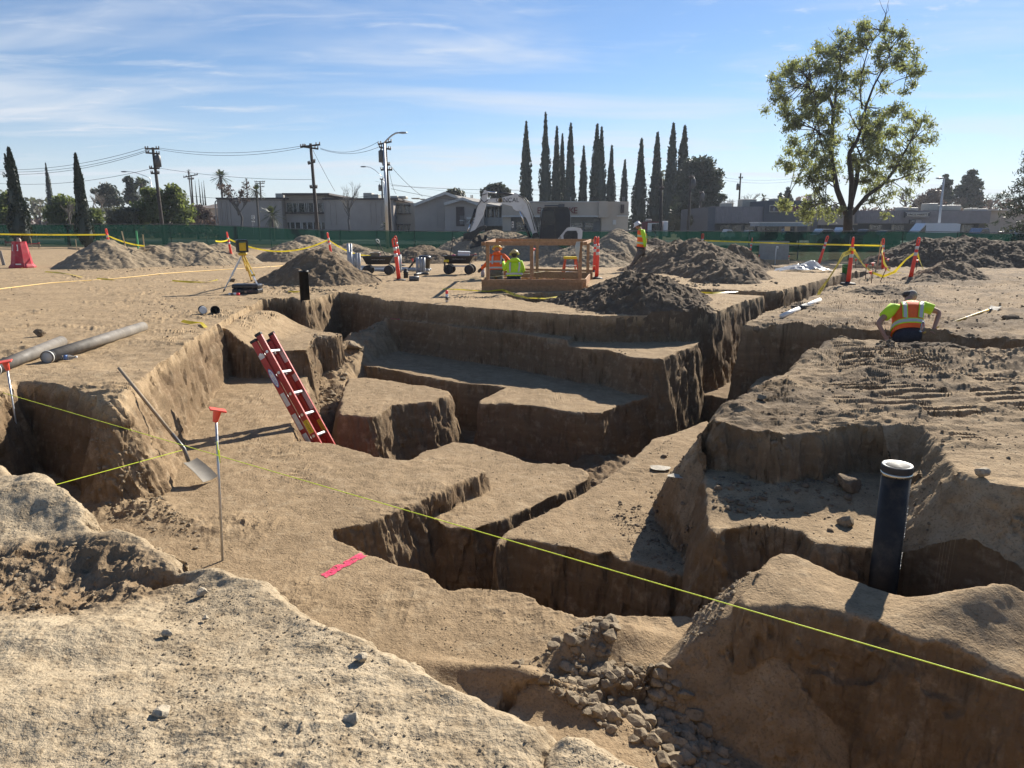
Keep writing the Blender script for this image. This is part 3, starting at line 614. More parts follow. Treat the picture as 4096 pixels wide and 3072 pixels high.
scatter('rubble', 'crumbs of soil on the rubble slope and along the foot of the pit walls', [
    (RB, None, 420, .012, .07), (PX(-.9, (380,1960),(640,2000),(800,2130),(880,2200),(700,2190),(560,2120),(420,2090)), None, 520, .006, .035),
    (PX(-1.0, (2060,2150),(2500,1880),(2700,1740),(2600,2200),(2300,2190)), None, 420, .003, .014), (PX(-1.1, (1700,1830),(2000,1815),(2320,1880),(2050,2040),(1750,2000)), None, 260, .003, .014), (PX(-1.0, (1380,1525),(1790,1560),(1600,1610),(1370,1640)), None, 150, .004, .016), (PX(-1.08, (1480,1440),(2000,1550),(2400,1640),(2600,1560),(2000,1480)), None, 220, .004, .016),
    (PX(-.58, (2260,1350),(2330,1380),(2420,1380),(2420,1355)), None, 60, .01, .04), (PX(-1.08, (2150,1470),(2560,1530),(2500,1570),(2150,1500)), None, 90, .008, .03),
    (PX(-.9, (1000,1770),(1250,1790),(1500,1950),(1300,2150),(1000,2250),(900,1950)), None, 500, .003, .012), (PX(-.9, (1400,2300),(2300,2500),(2300,2680),(1900,2680)), None, 350, .003, .010),
    (PX(-.78, (2720,2580),(2836,2430),(2920,2370),(3060,2300),(3080,2400),(2960,2470),(2830,2600)), None, 330, .006, .03)], STONE, 13)
scatter('rubble', 'dark clods strewn over the tracked ground on the right', [
    (PX(0, (2990,1590),(3260,1410),(3700,1400),(4096,1420),(4096,1900),(3800,1800),(3600,1690),(3300,1700),(2950,1670)), None, 1500, .004, .024),
    (PX(0, (2990,1290),(3300,1170),(3700,1110),(4096,1110),(4096,1350),(3600,1310)), None, 1100, .008, .045),
    (PX(0, (3500,1372),(3860,1370),(3880,1402),(3520,1400)), None, 130, .03, .075)], STONE_D, 14)
scatter('rubble', 'clods rolled off the soil heaps onto the flat ground', [
    (PX(0, (1040,1130),(1200,1150),(1500,1140),(1540,1120),(1500,1160),(1150,1175),(1030,1145)), None, 190, .02, .10),
    (PX(0, (2230,1200),(2400,1220),(2700,1250),(2790,1190),(2800,1240),(2500,1262),(2300,1240)), None, 300, .01, .07),
    (PX(0, (2560,1080),(2800,1130),(3100,1120),(3120,1140),(2800,1152),(2560,1120)), None, 160, .02, .09),
    (PX(0, (230,1065),(500,1075),(940,1050),(960,1062),(500,1088),(220,1085)), None, 160, .02, .07),
    (PX(0, (0,1100),(900,1120),(1200,1180),(860,1300),(500,1540),(100,1500),(0,1400)), None, 900, .004, .025),
    (PX(0, (560,1215),(820,1225),(760,1262),(560,1290)), None, 120, .008, .04)], STONE, 15)
scatter('rubble', 'grit and small stones lying on the near slab', [
    (PX(0, (0,2600),(500,2700),(720,2250),(1300,2500),(2150,2900),(2150,3072),(0,3072)), None, 2600, .002, .009),
    (PX(-.1, (0,2250),(380,2200),(430,2380),(300,2520),(0,2560)), None, 420, .004, .02), (PX(0, (2260,2930),(2600,3050),(2300,3072)), None, 150, .002, .007)], STONE, 16)
# ---------------------------------------------------------------- things on the site
ORANGE = mat('orange_plastic', (.85,.05,.02), .45, var=.10, dirt=((.45,.18,.10),.35))
WHITE_R = mat('reflective_band', (.62,.60,.56), .4, var=.1, scale=20)
BLACK = mat('black_rubber', (.018,.018,.02), .7, var=.3, dirt=((.12,.10,.075),.4))
BLACKP = mat('black_plastic', (.016,.017,.02), .35, var=.3, dirt=((.10,.085,.065),.35))
YEL = mat('caution_yellow', (.80,.58,.02), .5, var=.06)
TAPEY = bpy.data.materials.new('tape_film'); TAPEY.use_nodes = True; t = NT(TAPEY.node_tree); b = t.N['Principled BSDF']; b.inputs['Base Color'].default_value = (.85,.66,.03,1); b.inputs['Roughness'].default_value = .35
t.L.new(t.n('ShaderNodeMixShader', {0: .22, 1: b, 2: t.n('ShaderNodeBsdfTranslucent', {0: (.85,.66,.03,1)})}).outputs[0], t.N['Material Output'].inputs[0])
INK = mat('black_ink', (.012,.012,.012), .6)
WOOD = mat('fir_lumber', (.36,.20,.10), .8, var=.25, scale=14, bump=.3)
WOODP = mat('pale_lumber', (.42,.31,.19), .8, var=.2, scale=14, bump=.2)
STEEL = mat('galvanized_steel', (.46,.47,.48), .38, .75, var=.15, scale=20)
GREYPVC = mat('grey_conduit', (.34,.36,.38), .5, var=.1)
WHITEP = mat('white_paint', (.72,.72,.70), .4, var=.05, dirt=((.45,.40,.33),.3))
REDP = mat('red_plastic', (.42,.015,.03), .5, var=.15, dirt=((.40,.20,.17),.4))
CAPRED = mat('orange_cap', (.80,.085,.045), .5, var=.12, dirt=((.5,.25,.16),.4))
BOARDM = mat('grey_board', (.30,.29,.26), .85, var=.15, scale=3)
# ---- orange posts
def make_post():
    r = thing('delineator_post', '', 'delineator')
    MB().lathe([(.21,0),(.21,.025),(.17,.05),(.08,.06),(.06,.08)], 14).build('rubber_base', BLACK, r, True)
    MB().lathe([(.062,.07),(.058,.3),(.052,.75),(.047,1.05),(.030,1.09)], 14).build('post_tube', ORANGE, r, True)
    for z in (.74, .93): MB().lathe([(.0535+(.75-z)*.02,z),(.0535+(.75-z)*.02,z+.10)], 14).build('reflective_band', WHITE_R, r, True)
    m = MB(); pts = [(-.035,0,1.04)]+[(-.042,0,1.10),(-.045,0,1.2)]+[(.045*math.cos(a), 0, 1.24+.05*math.sin(a)) for a in (2.6,2.0,1.57,1.1,.5)]+[(.045,0,1.2),(.042,0,1.10),(.035,0,1.04)]
    m.tube(pts, .021, 8).build('loop_handle', ORANGE, r, True); return r
_post = make_post()
POSTS = [(1597,1124,None,-.10,.25,'orange post on a black base nearest the dump carts, leaning left with open loop'),
 (1604,1064,31,-.16,.3,'orange post leaning behind the one nearest the dump carts, mostly hidden by it'),
 (2386,1116,None,.02,1.2,'orange post right of the guard rail, front one of the pair'),(2376,1088,None,.02,.2,'orange post right of the guard rail, rear one of the pair'),
 (449,1036,31,-.09,1.4,'orange post with bent tip rising behind the first hump of the long sandy ridge'),(930,1042,33,-.12,1.5,'orange post behind the right end of the long sandy ridge, left of the tripod'),
 (1330,1044,33,-.13,1.3,'orange post behind the dark cone-shaped heap, tied with yellow tape'),(2806,1036,37,0,.1,'orange post whose loop only shows over the top of the largest soil heap'),
 (2994,1044,41,.10,1.3,'small distant orange post left of the grey board by the fence'),(3272,1062,31,.24,.2,'orange post leaning far to the right behind the white plastic sheet'),
 (3391,1140,None,.02,1.5,'orange post at the end of the long trench with yellow tape knotted round its head'),(3532,1079,None,-.10,.2,'orange post standing between the two nearer taped posts, farther back'),
 (3640,1120,None,.10,.25,'rightmost orange post, leaning right beside the sharp-crested heap')]
PO = []
for i, (px, py, Y, lean, rz, lab) in enumerate(POSTS):
    p = on(px, py) if Y is None else dp(px, py, Y)
    z = gz(p.x, p.y) if Y is None else min(p.z, gz(p.x, p.y)+.25)
    o = _post if i == 0 else copy_tree(_post)
    o.location = (p.x, p.y, z-.01); o.rotation_euler = (0, lean, 0); o.rotation_euler = (Matrix.Rotation(lean,3,'Y') @ Matrix.Rotation(rz,3,'Z')).to_euler()
    tag(o, lab, None, 'orange delineator posts'); PO.append((o, lean))
def ptop(i, h=1.1): o, l = PO[i]; return Vector(o.location)+Vector((math.sin(l)*h, 0, math.cos(l)*h))
# ---- caution tape
def ribbon(pts, w, up=None, twist=0.0):
    m = MB(); vs = []; n = len(pts)
    for i, p in enumerate(pts):
        d = (pts[min(i+1,n-1)]-pts[max(i-1,0)]).normalized(); s = Vector(up or (0,0,1)); s = (s-d*s.dot(d)).normalized()
        a = twist*math.sin(i*1.7+.4); s = s*math.cos(a)+d.cross(s)*math.sin(a); vs += [p-s*w/2, p+s*w/2]
    m.add(vs, [(2*i,2*i+1,2*i+3,2*i+2) for i in range(n-1)]); return m
def sagpts(a, b, sag, n=14): return [a.lerp(b, i/n)-Vector((0,0,sag*4*(i/n)*(1-i/n))) for i in range(n+1)]
def tape(label, pts, w=.062, letters=True, twist=0.0, up=None, mirror=False, step=1.0, grp='yellow caution tape'):
    o = ribbon(pts, w, up, twist).build('caution_tape', TAPEY, None, True); tag(o, label, 'caution tape', grp)
    if letters:
        cum = [0]
        for p, q in zip(pts, pts[1:]): cum.append(cum[-1]+(q-p).length)
        s = step*.4
        while s < cum[-1]-.3:
            k = next(i for i in range(len(cum)-1) if cum[i+1] >= s); p = pts[k].lerp(pts[k+1], (s-cum[k])/(cum[k+1]-cum[k])); d = (pts[k+1]-pts[k]).normalized()
            u = Vector(up or (0,0,1)); u = (u-d*u.dot(d)).normalized(); n = d.cross(u)
            if n.y > 0: n = -n
            if up and n.z < 0: n = -n
            M = Matrix((( d.x,u.x,n.x,p.x+n.x*.004),(d.y,u.y,n.y,p.y+n.y*.004),(d.z,u.z,n.z,p.z+n.z*.004),(0,0,0,1)))
            if mirror: M = M @ Matrix.Scale(-1,4,(1,0,0))
            text('CAUTION', w*.74, 'lettering', INK, o, M, .0005); s += step
    return o
tape('taut yellow caution tape running off the left edge behind the red stand', sagpts(dp(-160,933,29), ptop(4,1.05), .03), step=.9)
tape('slack yellow tape from the post with the bent tip down to the sandy ridge', sagpts(ptop(4,1.02), dp(578,984,30), .08), twist=.5, letters=False)
tape('short yellow tape tied left of the post by the end of the sandy ridge', sagpts(dp(862,964,31), ptop(5,.95), .05), letters=False)
tape('yellow tape hanging in a long curve past the laser tripod', sagpts(ptop(5,1.0), ptop(6,.98), .55, 18), step=.9)
tape('yellow tape running down from the post behind the cone-shaped heap to the conduit stubs', sagpts(ptop(6,.98), dp(1495,1022,31), .22), twist=.7, letters=False)
tape('long level yellow tape in front of the green fence on the right', sagpts(ptop(7,.95), ptop(11,1.0), .02), step=.9)
tape('wide yellow tape with mirrored lettering slanting down from the knotted post into the trench', [ptop(10,.92), dp(3372,1020,19.6), dp(3342,1072,18.8), dp(3312,1120,17.9), dp(3276,1172,17.2), dp(3268,1195,17.1)], .125, mirror=True, step=.62, twist=.25)
tape('yellow tape sagging between the knotted post and the rightmost post', [ptop(10,.95), dp(3424,1014,21), dp(3452,1058,22), dp(3492,1092,23), dp(3532,1106,23), dp(3578,1088,23), dp(3626,1036,22.6), ptop(12,.85)], .085, twist=.5, step=1.3)
tape('twisted yellow tape dropping from the farther taped post to the ground', [ptop(11,.9), dp(3528,1010,27), dp(3536,1050,26.5), dp(3556,1086,26), dp(3600,1094,25), dp(3680,1106,24)], .08, twist=.8, letters=False)
tape('short yellow tape dangling from the rightmost post', [ptop(12,.9), dp(3668,1010,22.5), dp(3682,1050,22.6), dp(3698,1090,22.8)], .08, twist=.6, letters=False)
tape('crumpled bow of yellow tape on the knotted post', [ptop(10,.95)+Vector((-.11,-.07,.04)), ptop(10,.95)+Vector((-.03,-.08,.02)), ptop(10,.95)+Vector((.05,-.08,-.02)), ptop(10,.95)+Vector((.08,-.07,-.10))], .09, letters=False, twist=.9)
def lay(px, py, h=.02): p = on(px, py); return Vector((p.x, p.y, gz(p.x, p.y)+h))
tape('yellow caution tape draped on the ground before the timber guard rail', [lay(1770,1161,.03),lay(1830,1164,.04),lay(1886,1167,.03),lay(1950,1170,.03),lay(2010,1167,.05)]+[g3(2060,1180,.03),g3(2110,1192,.0),g3(2180,1194,-.02),g3(2250,1186,.0),g3(2320,1166,.05)], .065, up=(0,1,.35), step=.55)
for lab, pts in [('crumpled yellow tape at the foot of the red extinguisher stand', [(86,1074),(100,1068),(112,1072)]),
    ('dirty yellow tape trailing on the bare ground in front of the sandy ridge', [(180,1088),(230,1093),(280,1100),(330,1113)]),
    ('yellow tape scrap lying across the yellow cord', [(388,1117),(420,1120),(462,1123)]),('yellow tape strip lying left of the tripod', [(690,1131),(760,1133),(830,1135),(872,1130)]),
    ('yellow tape scrap between the tripod and the small black pipe', [(1146,1170),(1180,1173),(1208,1171)]),('yellow tape lying on the far side of the clumpy heap by the trench', [(2790,1174),(2850,1176),(2950,1177)]),
    ('yellow tape caught on the lip of the sunlit left wall', [(728,1290),(760,1297),(806,1298),(824,1316)])]:
    tape(lab, [lay(*p, .025) for p in pts], .06, letters=False, up=(0,1,.3), twist=.7)
tag(MB().tube([lay(*p, .012) for p in [(-60,1166),(0,1158),(90,1146),(200,1134),(330,1124),(450,1116),(560,1107),(640,1098),(760,1088),(900,1078),(1020,1072),(1150,1064)]], .016, 6).build('yellow_cable', mat('cord_yellow', (.70,.46,.14), .6), None, True), 'yellow extension cord snaking over the bare ground on the left', 'cable')
# ---- string lines
STR = mat('string_lime', (.72,.85,.05), .6); 
P1 = dp(45,1581,6.92); P3 = dp(4096,2761,2.27)
tag(MB().tube([P1+(P1-P3)*.08, P1, P3, P3+(P3-P1)*.1], .0026, 5).build('string_line', STR, None), 'long lime string line crossing the whole pit from the left stake to the lower right', 'string line', 'string lines')
tag(MB().tube([dp(-80,2022,4.25), dp(728,1801,5.55)], .0026, 5).build('string_line', STR, None), 'short lime string line across the shaded corner hole on the left', 'string line', 'string lines')
tag(MB().tube([dp(1791,1122,20), dp(2111,1094,22), dp(2528,1046,27)], .006, 5).build('string_line', mat('string_pale', (.6,.55,.3), .7), None), 'pale string line stretched behind the guard rail towards the walking man', 'string line', 'string lines')
# ---- stakes with orange caps
def stake(label, base, top, capr=.058, thick=.0095, m=STEEL, tilt=(.25,.2), grp='capped stakes'):
    r = thing('capped_stake', label, 'stake', base, 0, grp); d = top-base
    MB().tube([(0,0,-.1), tuple(d)], thick, 6).build('stake_rod', m, r, True)
    M = Matrix.Translation(d) @ Matrix.Rotation(tilt[0],4,'X') @ Matrix.Rotation(tilt[1],4,'Y') @ Matrix.Rotation(.5,4,'Z')
    MB().box((-capr,-capr,.055),(capr,capr,.068),M,.004).lathe([(.018,-.03),(.026,.02),(.03,.055)],10,M).build('safety_cap', CAPRED, r); return r
b2_ = g3(888,2238,-.9); stake('steel stake with a tilted orange plate cap on the pit floor by the near slab', b2_, dp(864,1672,b2_.y+.03), tilt=(-.18,.22))
MB().tube([dp(868,1765,b2_.y-.02), dp(872,1800,b2_.y-.03), dp(880,1850,b2_.y-.02), dp(876,1800,b2_.y-.02)], .004, 5).build('string_knot', STR, bpy.data.objects['capped_stake']).matrix_parent_inverse = Matrix.Translation(-b2_)
b1_ = g3(94,1884,-.88); stake('steel stake with an orange cap in the shaded corner hole at the left edge', b1_, dp(28,1470,b1_.y), tilt=(.1,-.1))
for px, py, h, lab in [(3462,1122,.42,'red capped stake, leftmost of the tight cluster left of the bent worker'),(3492,1118,.44,'red capped stake, upright one in the middle of the tight cluster'),(3516,1128,.36,'red capped stake leaning right in the tight cluster'),(3488,1134,.28,'shortest red capped stake, in front of the tight cluster'),
    (3424,1076,.34,'red capped stake behind the knotted orange post'),(3436,1064,.36,'red capped stake a little behind the knotted orange post, farther one'),(3030,1056,.40,'red capped stake at the left foot of the grey board'),(3147,1056,.36,'red capped stake at the right foot of the grey board'),
    (3542,1066,.34,'red capped stake just right of the farther taped post'),(3552,1070,.30,'lower red capped stake right of the farther taped post'),(3664,1082,.34,'red capped stake behind the rightmost orange post'),(1652,1088,.42,'red capped stake between the conduit stubs and the second cart'),
    (1523,1052,.40,'red capped stake behind the cart with the beige bucket')]:
    q = on(px, py); lean = rng.uniform(-.06,.06) if 'leaning' not in lab else .16
    stake(lab, q, q+Vector((lean, 0, h)), .05, .012, mat('rusty_rod', (.10,.05,.035), .8), (rng.uniform(-.2,.2), rng.uniform(-.4,.4)))
q = on(2134,1095); stake('tall white stake with an orange cap behind the guard rail', q, q+Vector((0,0,.80)), .05, .014, WHITEP)
for px, py, h, lean, lab in [(307,1001,.75,.02,'thin wooden stake right of the second left cypress'),(130,993,.85,-.04,'thin wooden stake behind the red batter board'),(3506,1078,1.15,.08,'tall wooden stake left of the farther taped post'),(579,1010,.75,.0,'wooden stake sticking out of the long sandy ridge'),(503,992,.7,-.12,'leaning wooden stake behind the long sandy ridge')]:
    q = on(px, py) if px not in (579,503) else dp(px, py, 30.5)
    tag(MB().box((-.02,-.015,-.1),(.02,.015,h),TR((0,0,0),.3,0,lean),.003).build('wooden_stake', WOODP, None, loc=q), lab, 'stake', 'wooden stakes')
q = on(550,1000); tag(MB().box((-.05,-.03,0),(.05,.03,1.15),None,.005).build('green_stake', mat('green_paint', (.05,.30,.12), .6), None, loc=dp(551,978,46)-Vector((0,0,.3))), 'bright green stake before the green fence, behind the sandy ridge', 'stake')
# ---- capped black pipe in the hole
def pipe_thing(name, label, base, r_, h, cap):
    r = thing(name, label, 'pipe', base); BP = mat('abs_pipe', (.012,.0115,.011), .55, var=.3, scale=5, dirt=((.13,.10,.07),.45), spec=.35)
    m = MB().lathe([(r_,-.6),(r_,h)] if cap else [(r_,-.9),(r_,h-.05),(r_*1.04,h-.05),(r_*1.04,h),(r_*.9,h),(r_*.9,h-.3),(0,h-.3)], 40); m.build('pipe_wall', BP, r, True)
    if cap:
        MB().lathe([(r_*1.04,h-.065),(r_*1.06,h-.06),(r_*1.06,h-.035),(r_*1.08,h-.03),(r_*1.08,h-.003),(r_*1.05,h+.003)], 40).build('rubber_boot', BLACK, r, True)
        MB().lathe([(r_*1.075,h-.060),(r_*1.075,h-.040)], 40).build('steel_band', mat('band_steel', (.62,.58,.48), .25, .9), r, True)
        MB().lathe([(r_*1.06,h+.002),(r_*1.03,h+.008),(r_*.9,h+.004),(r_*.3,h-.004),(.0001,h-.006)], 40).build('pipe_cap', mat('cap_grey', (.22,.225,.225), .45, .0, var=.15, scale=12), r, True)
        tx = mat('pipe_print', (.55,.54,.50), .6)
        for k, w_ in enumerate(['ABS FOAM CORE', 'PIPE 6 IN', 'DWV']):
            M = TR((0,0,0),R(-38)) @ Matrix.Translation((r_+.001,0,h-.36-.27*k)) @ Matrix.Rotation(math.pi/2,4,'Z') @ Matrix.Rotation(math.pi/2,4,'X') @ Matrix.Rotation(-math.pi/2,4,'Z')
            text(w_, .030, 'pipe_print', tx, r, M, .0008)
    return r
pp = dp(3590,1862,4.28); pipe_thing('standpipe', 'thick black standpipe with a grey cap and steel band, in the hole on the right', (pp.x, pp.y, -1.2), .086, pp.z+1.2, True)
pb = on(1224,1200); pipe_thing('standpipe', 'short open black pipe standing at the back edge of the pit', (pb.x, pb.y-.06, gz(pb.x,pb.y)-.05), .105, .70, False)
# ---- grey pipes lying on the left
def lying_pipe(label, a, b, r_, m=None):
    d = b-a; L = d.length; q = d.to_track_quat('Z','Y'); r = thing('drain_pipe', label, 'pipe', a); r.rotation_euler = q.to_euler(); m = m or mat('dusty_pipe', (.14,.122,.10), .7, var=.35, scale=5, dirt=((.22,.19,.145),.6))
    MB().lathe([(r_*.88,.10),(0,.10)],20).build('mouth_shade', INK, r)  # black disc standing in for the shade inside the pipe
    MB().lathe([(r_*.9,.25),(r_*.9,0),(r_,0),(r_,L),(r_*.9,L),(r_*.9,L-.25)], 24).build('pipe_wall', m, r, True)
    MB().lathe([(r_*1.03,.012),(r_*1.05,.016),(r_*1.05,.03),(r_*1.03,.034)], 24).build('end_ring', mat('ring_pale', (.55,.54,.50), .5), r, True)
    MB().lathe([(r_*1.03,.05),(r_*1.05,.054),(r_*1.05,.062),(r_*1.03,.066)], 24).build('end_ring', BLACK, r, True); return r
lying_pipe('long dusty grey drain pipe lying on the left ground, mouth beside the bottle', g3(186,1430,.075), g3(572,1306,.075), .075)
lying_pipe('dusty grey drain pipe reaching in from the left edge', g3(-30,1480,.075), g3(246,1366,.075), .075)
bt = g3(228,1432,.035); r = thing('water_bottle', 'clear plastic water bottle lying against the mouth of the long grey pipe', 'bottle', bt); r.rotation_euler = (0, math.pi/2, .32)
PET = mat('clear_plastic', (.80,.86,.90), .12, var=.02, trans=.85); MB().lathe([(.01,0),(.031,.004),(.032,.05),(.029,.06),(.032,.07),(.032,.13),(.026,.16),(.014,.185),(.013,.20)], 16).build('bottle_body', PET, r, True)
MB().lathe([(.015,.20),(.015,.218),(.0,.218)], 12).build('bottle_cap', WHITEP, r, True); MB().lathe([(.0325,.075),(.0325,.115)], 16).build('bottle_label', mat('label_blue', (.15,.25,.5), .5), r, True)
cp = on(812,1255); r = thing('pipe_coupling', 'black and white pipe coupling lying on its side near the left pit edge', 'pipe coupling', cp+Vector((0,0,.075))); r.rotation_euler = (R(90), 0, .5)
MB().lathe([(.06,-.07),(.075,-.07),(.075,.04),(.062,.04),(.062,-.06)], 20).build('rubber_sleeve', BLACK, r, True); MB().lathe([(.045,.09),(0,.09)],16).lathe([(.055,-.03),(0,-.03)],16).build('mouth_shade', INK, r)  # black discs put in as the shade inside both coupling ends
MB().lathe([(.05,.04),(.066,.04),(.066,.13),(.05,.13)], 20).build('white_end', WHITEP, r, True)
cp = on(862,1256); tag(MB().lathe([(.085,-.05),(.085,.05),(.078,.05),(.078,-.05),(.085,-.05)], 24, TR((0,0,.06),.4,R(70))).build('pipe_ring', mat('cut_pipe', (.12,.11,.10), .6), None, True, loc=cp), 'cut ring of grey pipe beside the black and white coupling', 'pipe ring')
# ---- shovel on the left corner
def shovel(label, tip, top, rzb, hm, L_blade=.30, sq=True):
    d = (top-tip).normalized(); r = thing('shovel', label, 'shovel', tip); n = d.cross(Vector((0,0,1))).normalized(); u = n.cross(d)
    bend = d*.30+u*-.06
    MB().tube([tuple(bend+d*.0), tuple(d*.42), tuple(d*.62)], [.020,.019,.020], 10).build('socket', mat('shovel_iron', (.16,.155,.15), .5, .5, dirt=((.30,.25,.19),.6)), r, True)
    MB().tube([tuple(d*.58), tuple(d*1.0), tuple(top-tip)], [.0185,.018,.0165], 10).build('handle', hm, r, True)
    m = MB(); vs = []; c0 = Vector((0,0,.0)); ax = bend.normalized()
    for i in range(6):
        for j in range(7):
            f = j/6*2-1; w = .095*(1-.10*(i/5)); q = ax*(i/5*L_blade)+n*(f*w)+u*(.022*f*f+.012*math.sin(i/5*3)); vs.append(q)
    fs = [(i*7+j,i*7+j+1,(i+1)*7+j+1,(i+1)*7+j) for i in range(5) for j in range(6)]; k = len(vs); vs += [v+u*.004 for v in vs]; fs += [tuple(x+k for x in f) for f in fs]
    m.add(vs, fs).build('blade', mat('shovel_blade', (.19,.17,.14), .8, .0, var=.2, dirt=((.36,.30,.22),.6)), r, True); return r
shovel('square shovel with a weathered wooden handle leaning against the left corner of the pit', dp(838,1922,6.68), dp(475,1471,7.12), 0, mat('old_ash', (.30,.235,.16), .8, var=.2, scale=12))
shovel('shovel with a yellow handle lying on the ground by the hand of the bent worker', on(3985,1240)+Vector((0,0,.06)), dp(3696,1330,10.95), 0, mat('yellow_fibreglass', (.62,.40,.06), .5), .32)
# ---- red extension ladder
def ladder():
    bot = Vector((-2.16, 8.45, -1.72)); lo = dp(1234,1766,8.62); tp = dp(1006,1352,8.9); d = (tp-lo).normalized(); bot = lo-d*.8; Y = Vector((.10,.99,.0)); Y = (Y-d*Y.dot(d)).normalized(); n = d.cross(Y)
    if n.z < 0: n = -n
    L = (tp-bot).length; r = thing('extension_ladder', 'red fibreglass extension ladder standing in the trench and leaning left', 'ladder', bot)
    FR = mat('red_fibreglass', (.40,.030,.022), .42, var=.12, scale=9, dirt=((.33,.14,.10),.35)); AL = mat('aluminium', (.62,.62,.61), .35, .7); ST = mat('white_sticker', (.62,.60,.56), .6, var=.12, scale=30)
    M0 = Matrix(((d.x,Y.x,n.x,0),(d.y,Y.y,n.y,0),(d.z,Y.z,n.z,0),(0,0,0,1)))    # local: along, across (away), perpendicular
    for s, (off, w, a0, a1) in enumerate(((0,.40,0,L-.05),(.086,.345,.06,L))):
        for side in (0, 1):
            y = (.0 if s == 0 else .0275) if side == 0 else (w if s == 0 else w+.0275); sg = 1 if side == 0 else -1
            m = MB().box((a0,y-.003,off-.04),(a1,y+.003,off+.04),M0)
            for e in (-.04,.037): m.box((a0,y if sg > 0 else y-.028,off+e),(a1,y+.028 if sg > 0 else y,off+e+.003),M0)
            m.build('rail', FR, r)
            MB().box((a1-.015,y-.012,off-.046),(a1+.02,y+.034 if sg > 0 else y+.012,off+.046),M0,.004).build('rail_end_cap', BLACK, r)
            for k in range(int((a1-.25)/.305)+1):
                x = .22+.305*k
                MB().lathe([(.019,-.003),(.019,.004)],12,M0 @ Matrix.Translation((x,y-.0045*sg,off)) @ Matrix.Rotation(math.pi/2,4,'X')).lathe([(.012,.0041),(.012,.0055)],8,M0 @ Matrix.Translation((x,y-.0045*sg,off)) @ Matrix.Rotation(math.pi/2,4,'X')).build('rung_end', AL, r)
        for k in range(int((a1-.25)/.305)+1):
            x = .22+.305*k; y0 = .003 if s == 0 else .03
            MB().box((x-.016,y0,off-.018),(x+.016,y0+w-.005,off+.018),M0,.006).build('rung', AL, r)
    def stick(x0, x1, off, h, m, y=-.0038, nm='sticker'): return MB().box((x0,y-.0012,off-h/2),(x1,y,off+h/2),M0).build(nm, m, r)
    stick(L-.30,L-.24,-.0,.074,ST); stick(L-.98,L-.80,0,.06,ST); stick(L-1.32,L-1.10,0,.06,ST); stick(L-1.60,L-1.38,0,.06,ST); stick(L-1.86,L-1.68,0,.06,mat('sticker_blue', (.10,.22,.45), .5))
    CY = mat('sticker_yellow', (.70,.50,.03), .5)
    for s_ in (.0275,): 
        stick(L-1.42,L-1.24,.086,.07,CY,s_-.0032); 
    for x0, x1, mm in ((L-.42,L-.22,ST),(L-.70,L-.60,ST),(L-1.12,L-.86,ST),(L-1.46,L-1.28,CY),(L-1.86,L-1.72,ST)): stick(x0,x1,.086,.062,mm,.3685)
    bl = mat('logo_blue', (.04,.10,.36), .45)
    def oval(rx, rz_, y, m): 
        return MB().add([(rx*math.cos(a),0,rz_*math.sin(a)) for a in [k*.2618 for k in range(24)]],[tuple(range(24))],M0 @ Matrix.Translation((L-.58,y,0)))
    oval(.135,.036,-.0042,bl).build('logo_oval', bl, r); oval(.122,.029,-.0050,WHITEP).build('logo_oval', WHITEP, r)
    MT = M0 @ Matrix.Translation((L-.58,-.0055,0)) @ Matrix.Rotation(math.pi/2,4,'X') @ Matrix.Rotation(math.pi,4,'Z')
    text('WERNER', .048, 'lettering', bl, r, MT, .0004)
    text('CAUTION', .034, 'lettering', INK, r, M0 @ Matrix.Translation((L-1.33,.0228,.086)) @ Matrix.Rotation(math.pi/2,4,'X') @ Matrix.Rotation(math.pi,4,'Z'), .0004)
    text('CAUTION', .034, 'lettering', INK, r, M0 @ Matrix.Translation((L-1.37,.366,.086)) @ Matrix.Rotation(math.pi/2,4,'X') @ Matrix.Rotation(math.pi,4,'Z'), .0004)
    text('QUIR', .05, 'lettering', WHITEP, r, M0 @ Matrix.Translation((L-1.77,-.0055,0)) @ Matrix.Rotation(math.pi/2,4,'X') @ Matrix.Rotation(math.pi,4,'Z'), .0004)
    return r
ladder()
# ---- pink marking paint, sprayed on the soil
def paint(label, quad, n, m, z=-.002, flat=None):
    v = []; 
    for i in range(n+1):
        for j in range(5):
            a = quad[0].lerp(quad[1], i/n); b = quad[3].lerp(quad[2], i/n); q = a.lerp(b, j/4)+Vector((rng.uniform(-.012,.012), rng.uniform(-.012,.012), 0)); v.append((q.x, q.y, (gz(q.x,q.y) if flat is None else flat)+z+.006))
    tag(MB().add(v, [(i*5+j,i*5+j+1,(i+1)*5+j+1,(i+1)*5+j) for i in range(n) for j in range(4)]).build('paint_mark', m, None, True), label, 'paint mark')
PINK = mat('pink_marking_paint', (.72,.055,.14), .95, var=.25, scale=30, dirt=((.42,.22,.15),.75), bump=.6, bscale=80); t = NT(PINK.node_tree); b = t.N['Principled BSDF']; t.put(b.inputs['Alpha'], t.mapr(t.noise(t.n('ShaderNodeTexCoord').outputs['Object'], 22, 5, .7), .36, .5))
paint('bright pink spray stroke on the pit floor near the cross trench', [g3(1282,2292,-.9),g3(1466,2194,-.9),g3(1482,2210,-.9),g3(1306,2308,-.9)], 14, PINK)
paint('faint pink spray mark on the first terrace below the back edge', [g3(1556,1270,-.4),g3(1600,1274,-.4),g3(1600,1281,-.4),g3(1560,1278,-.4)], 5, PINK, flat=-.39)
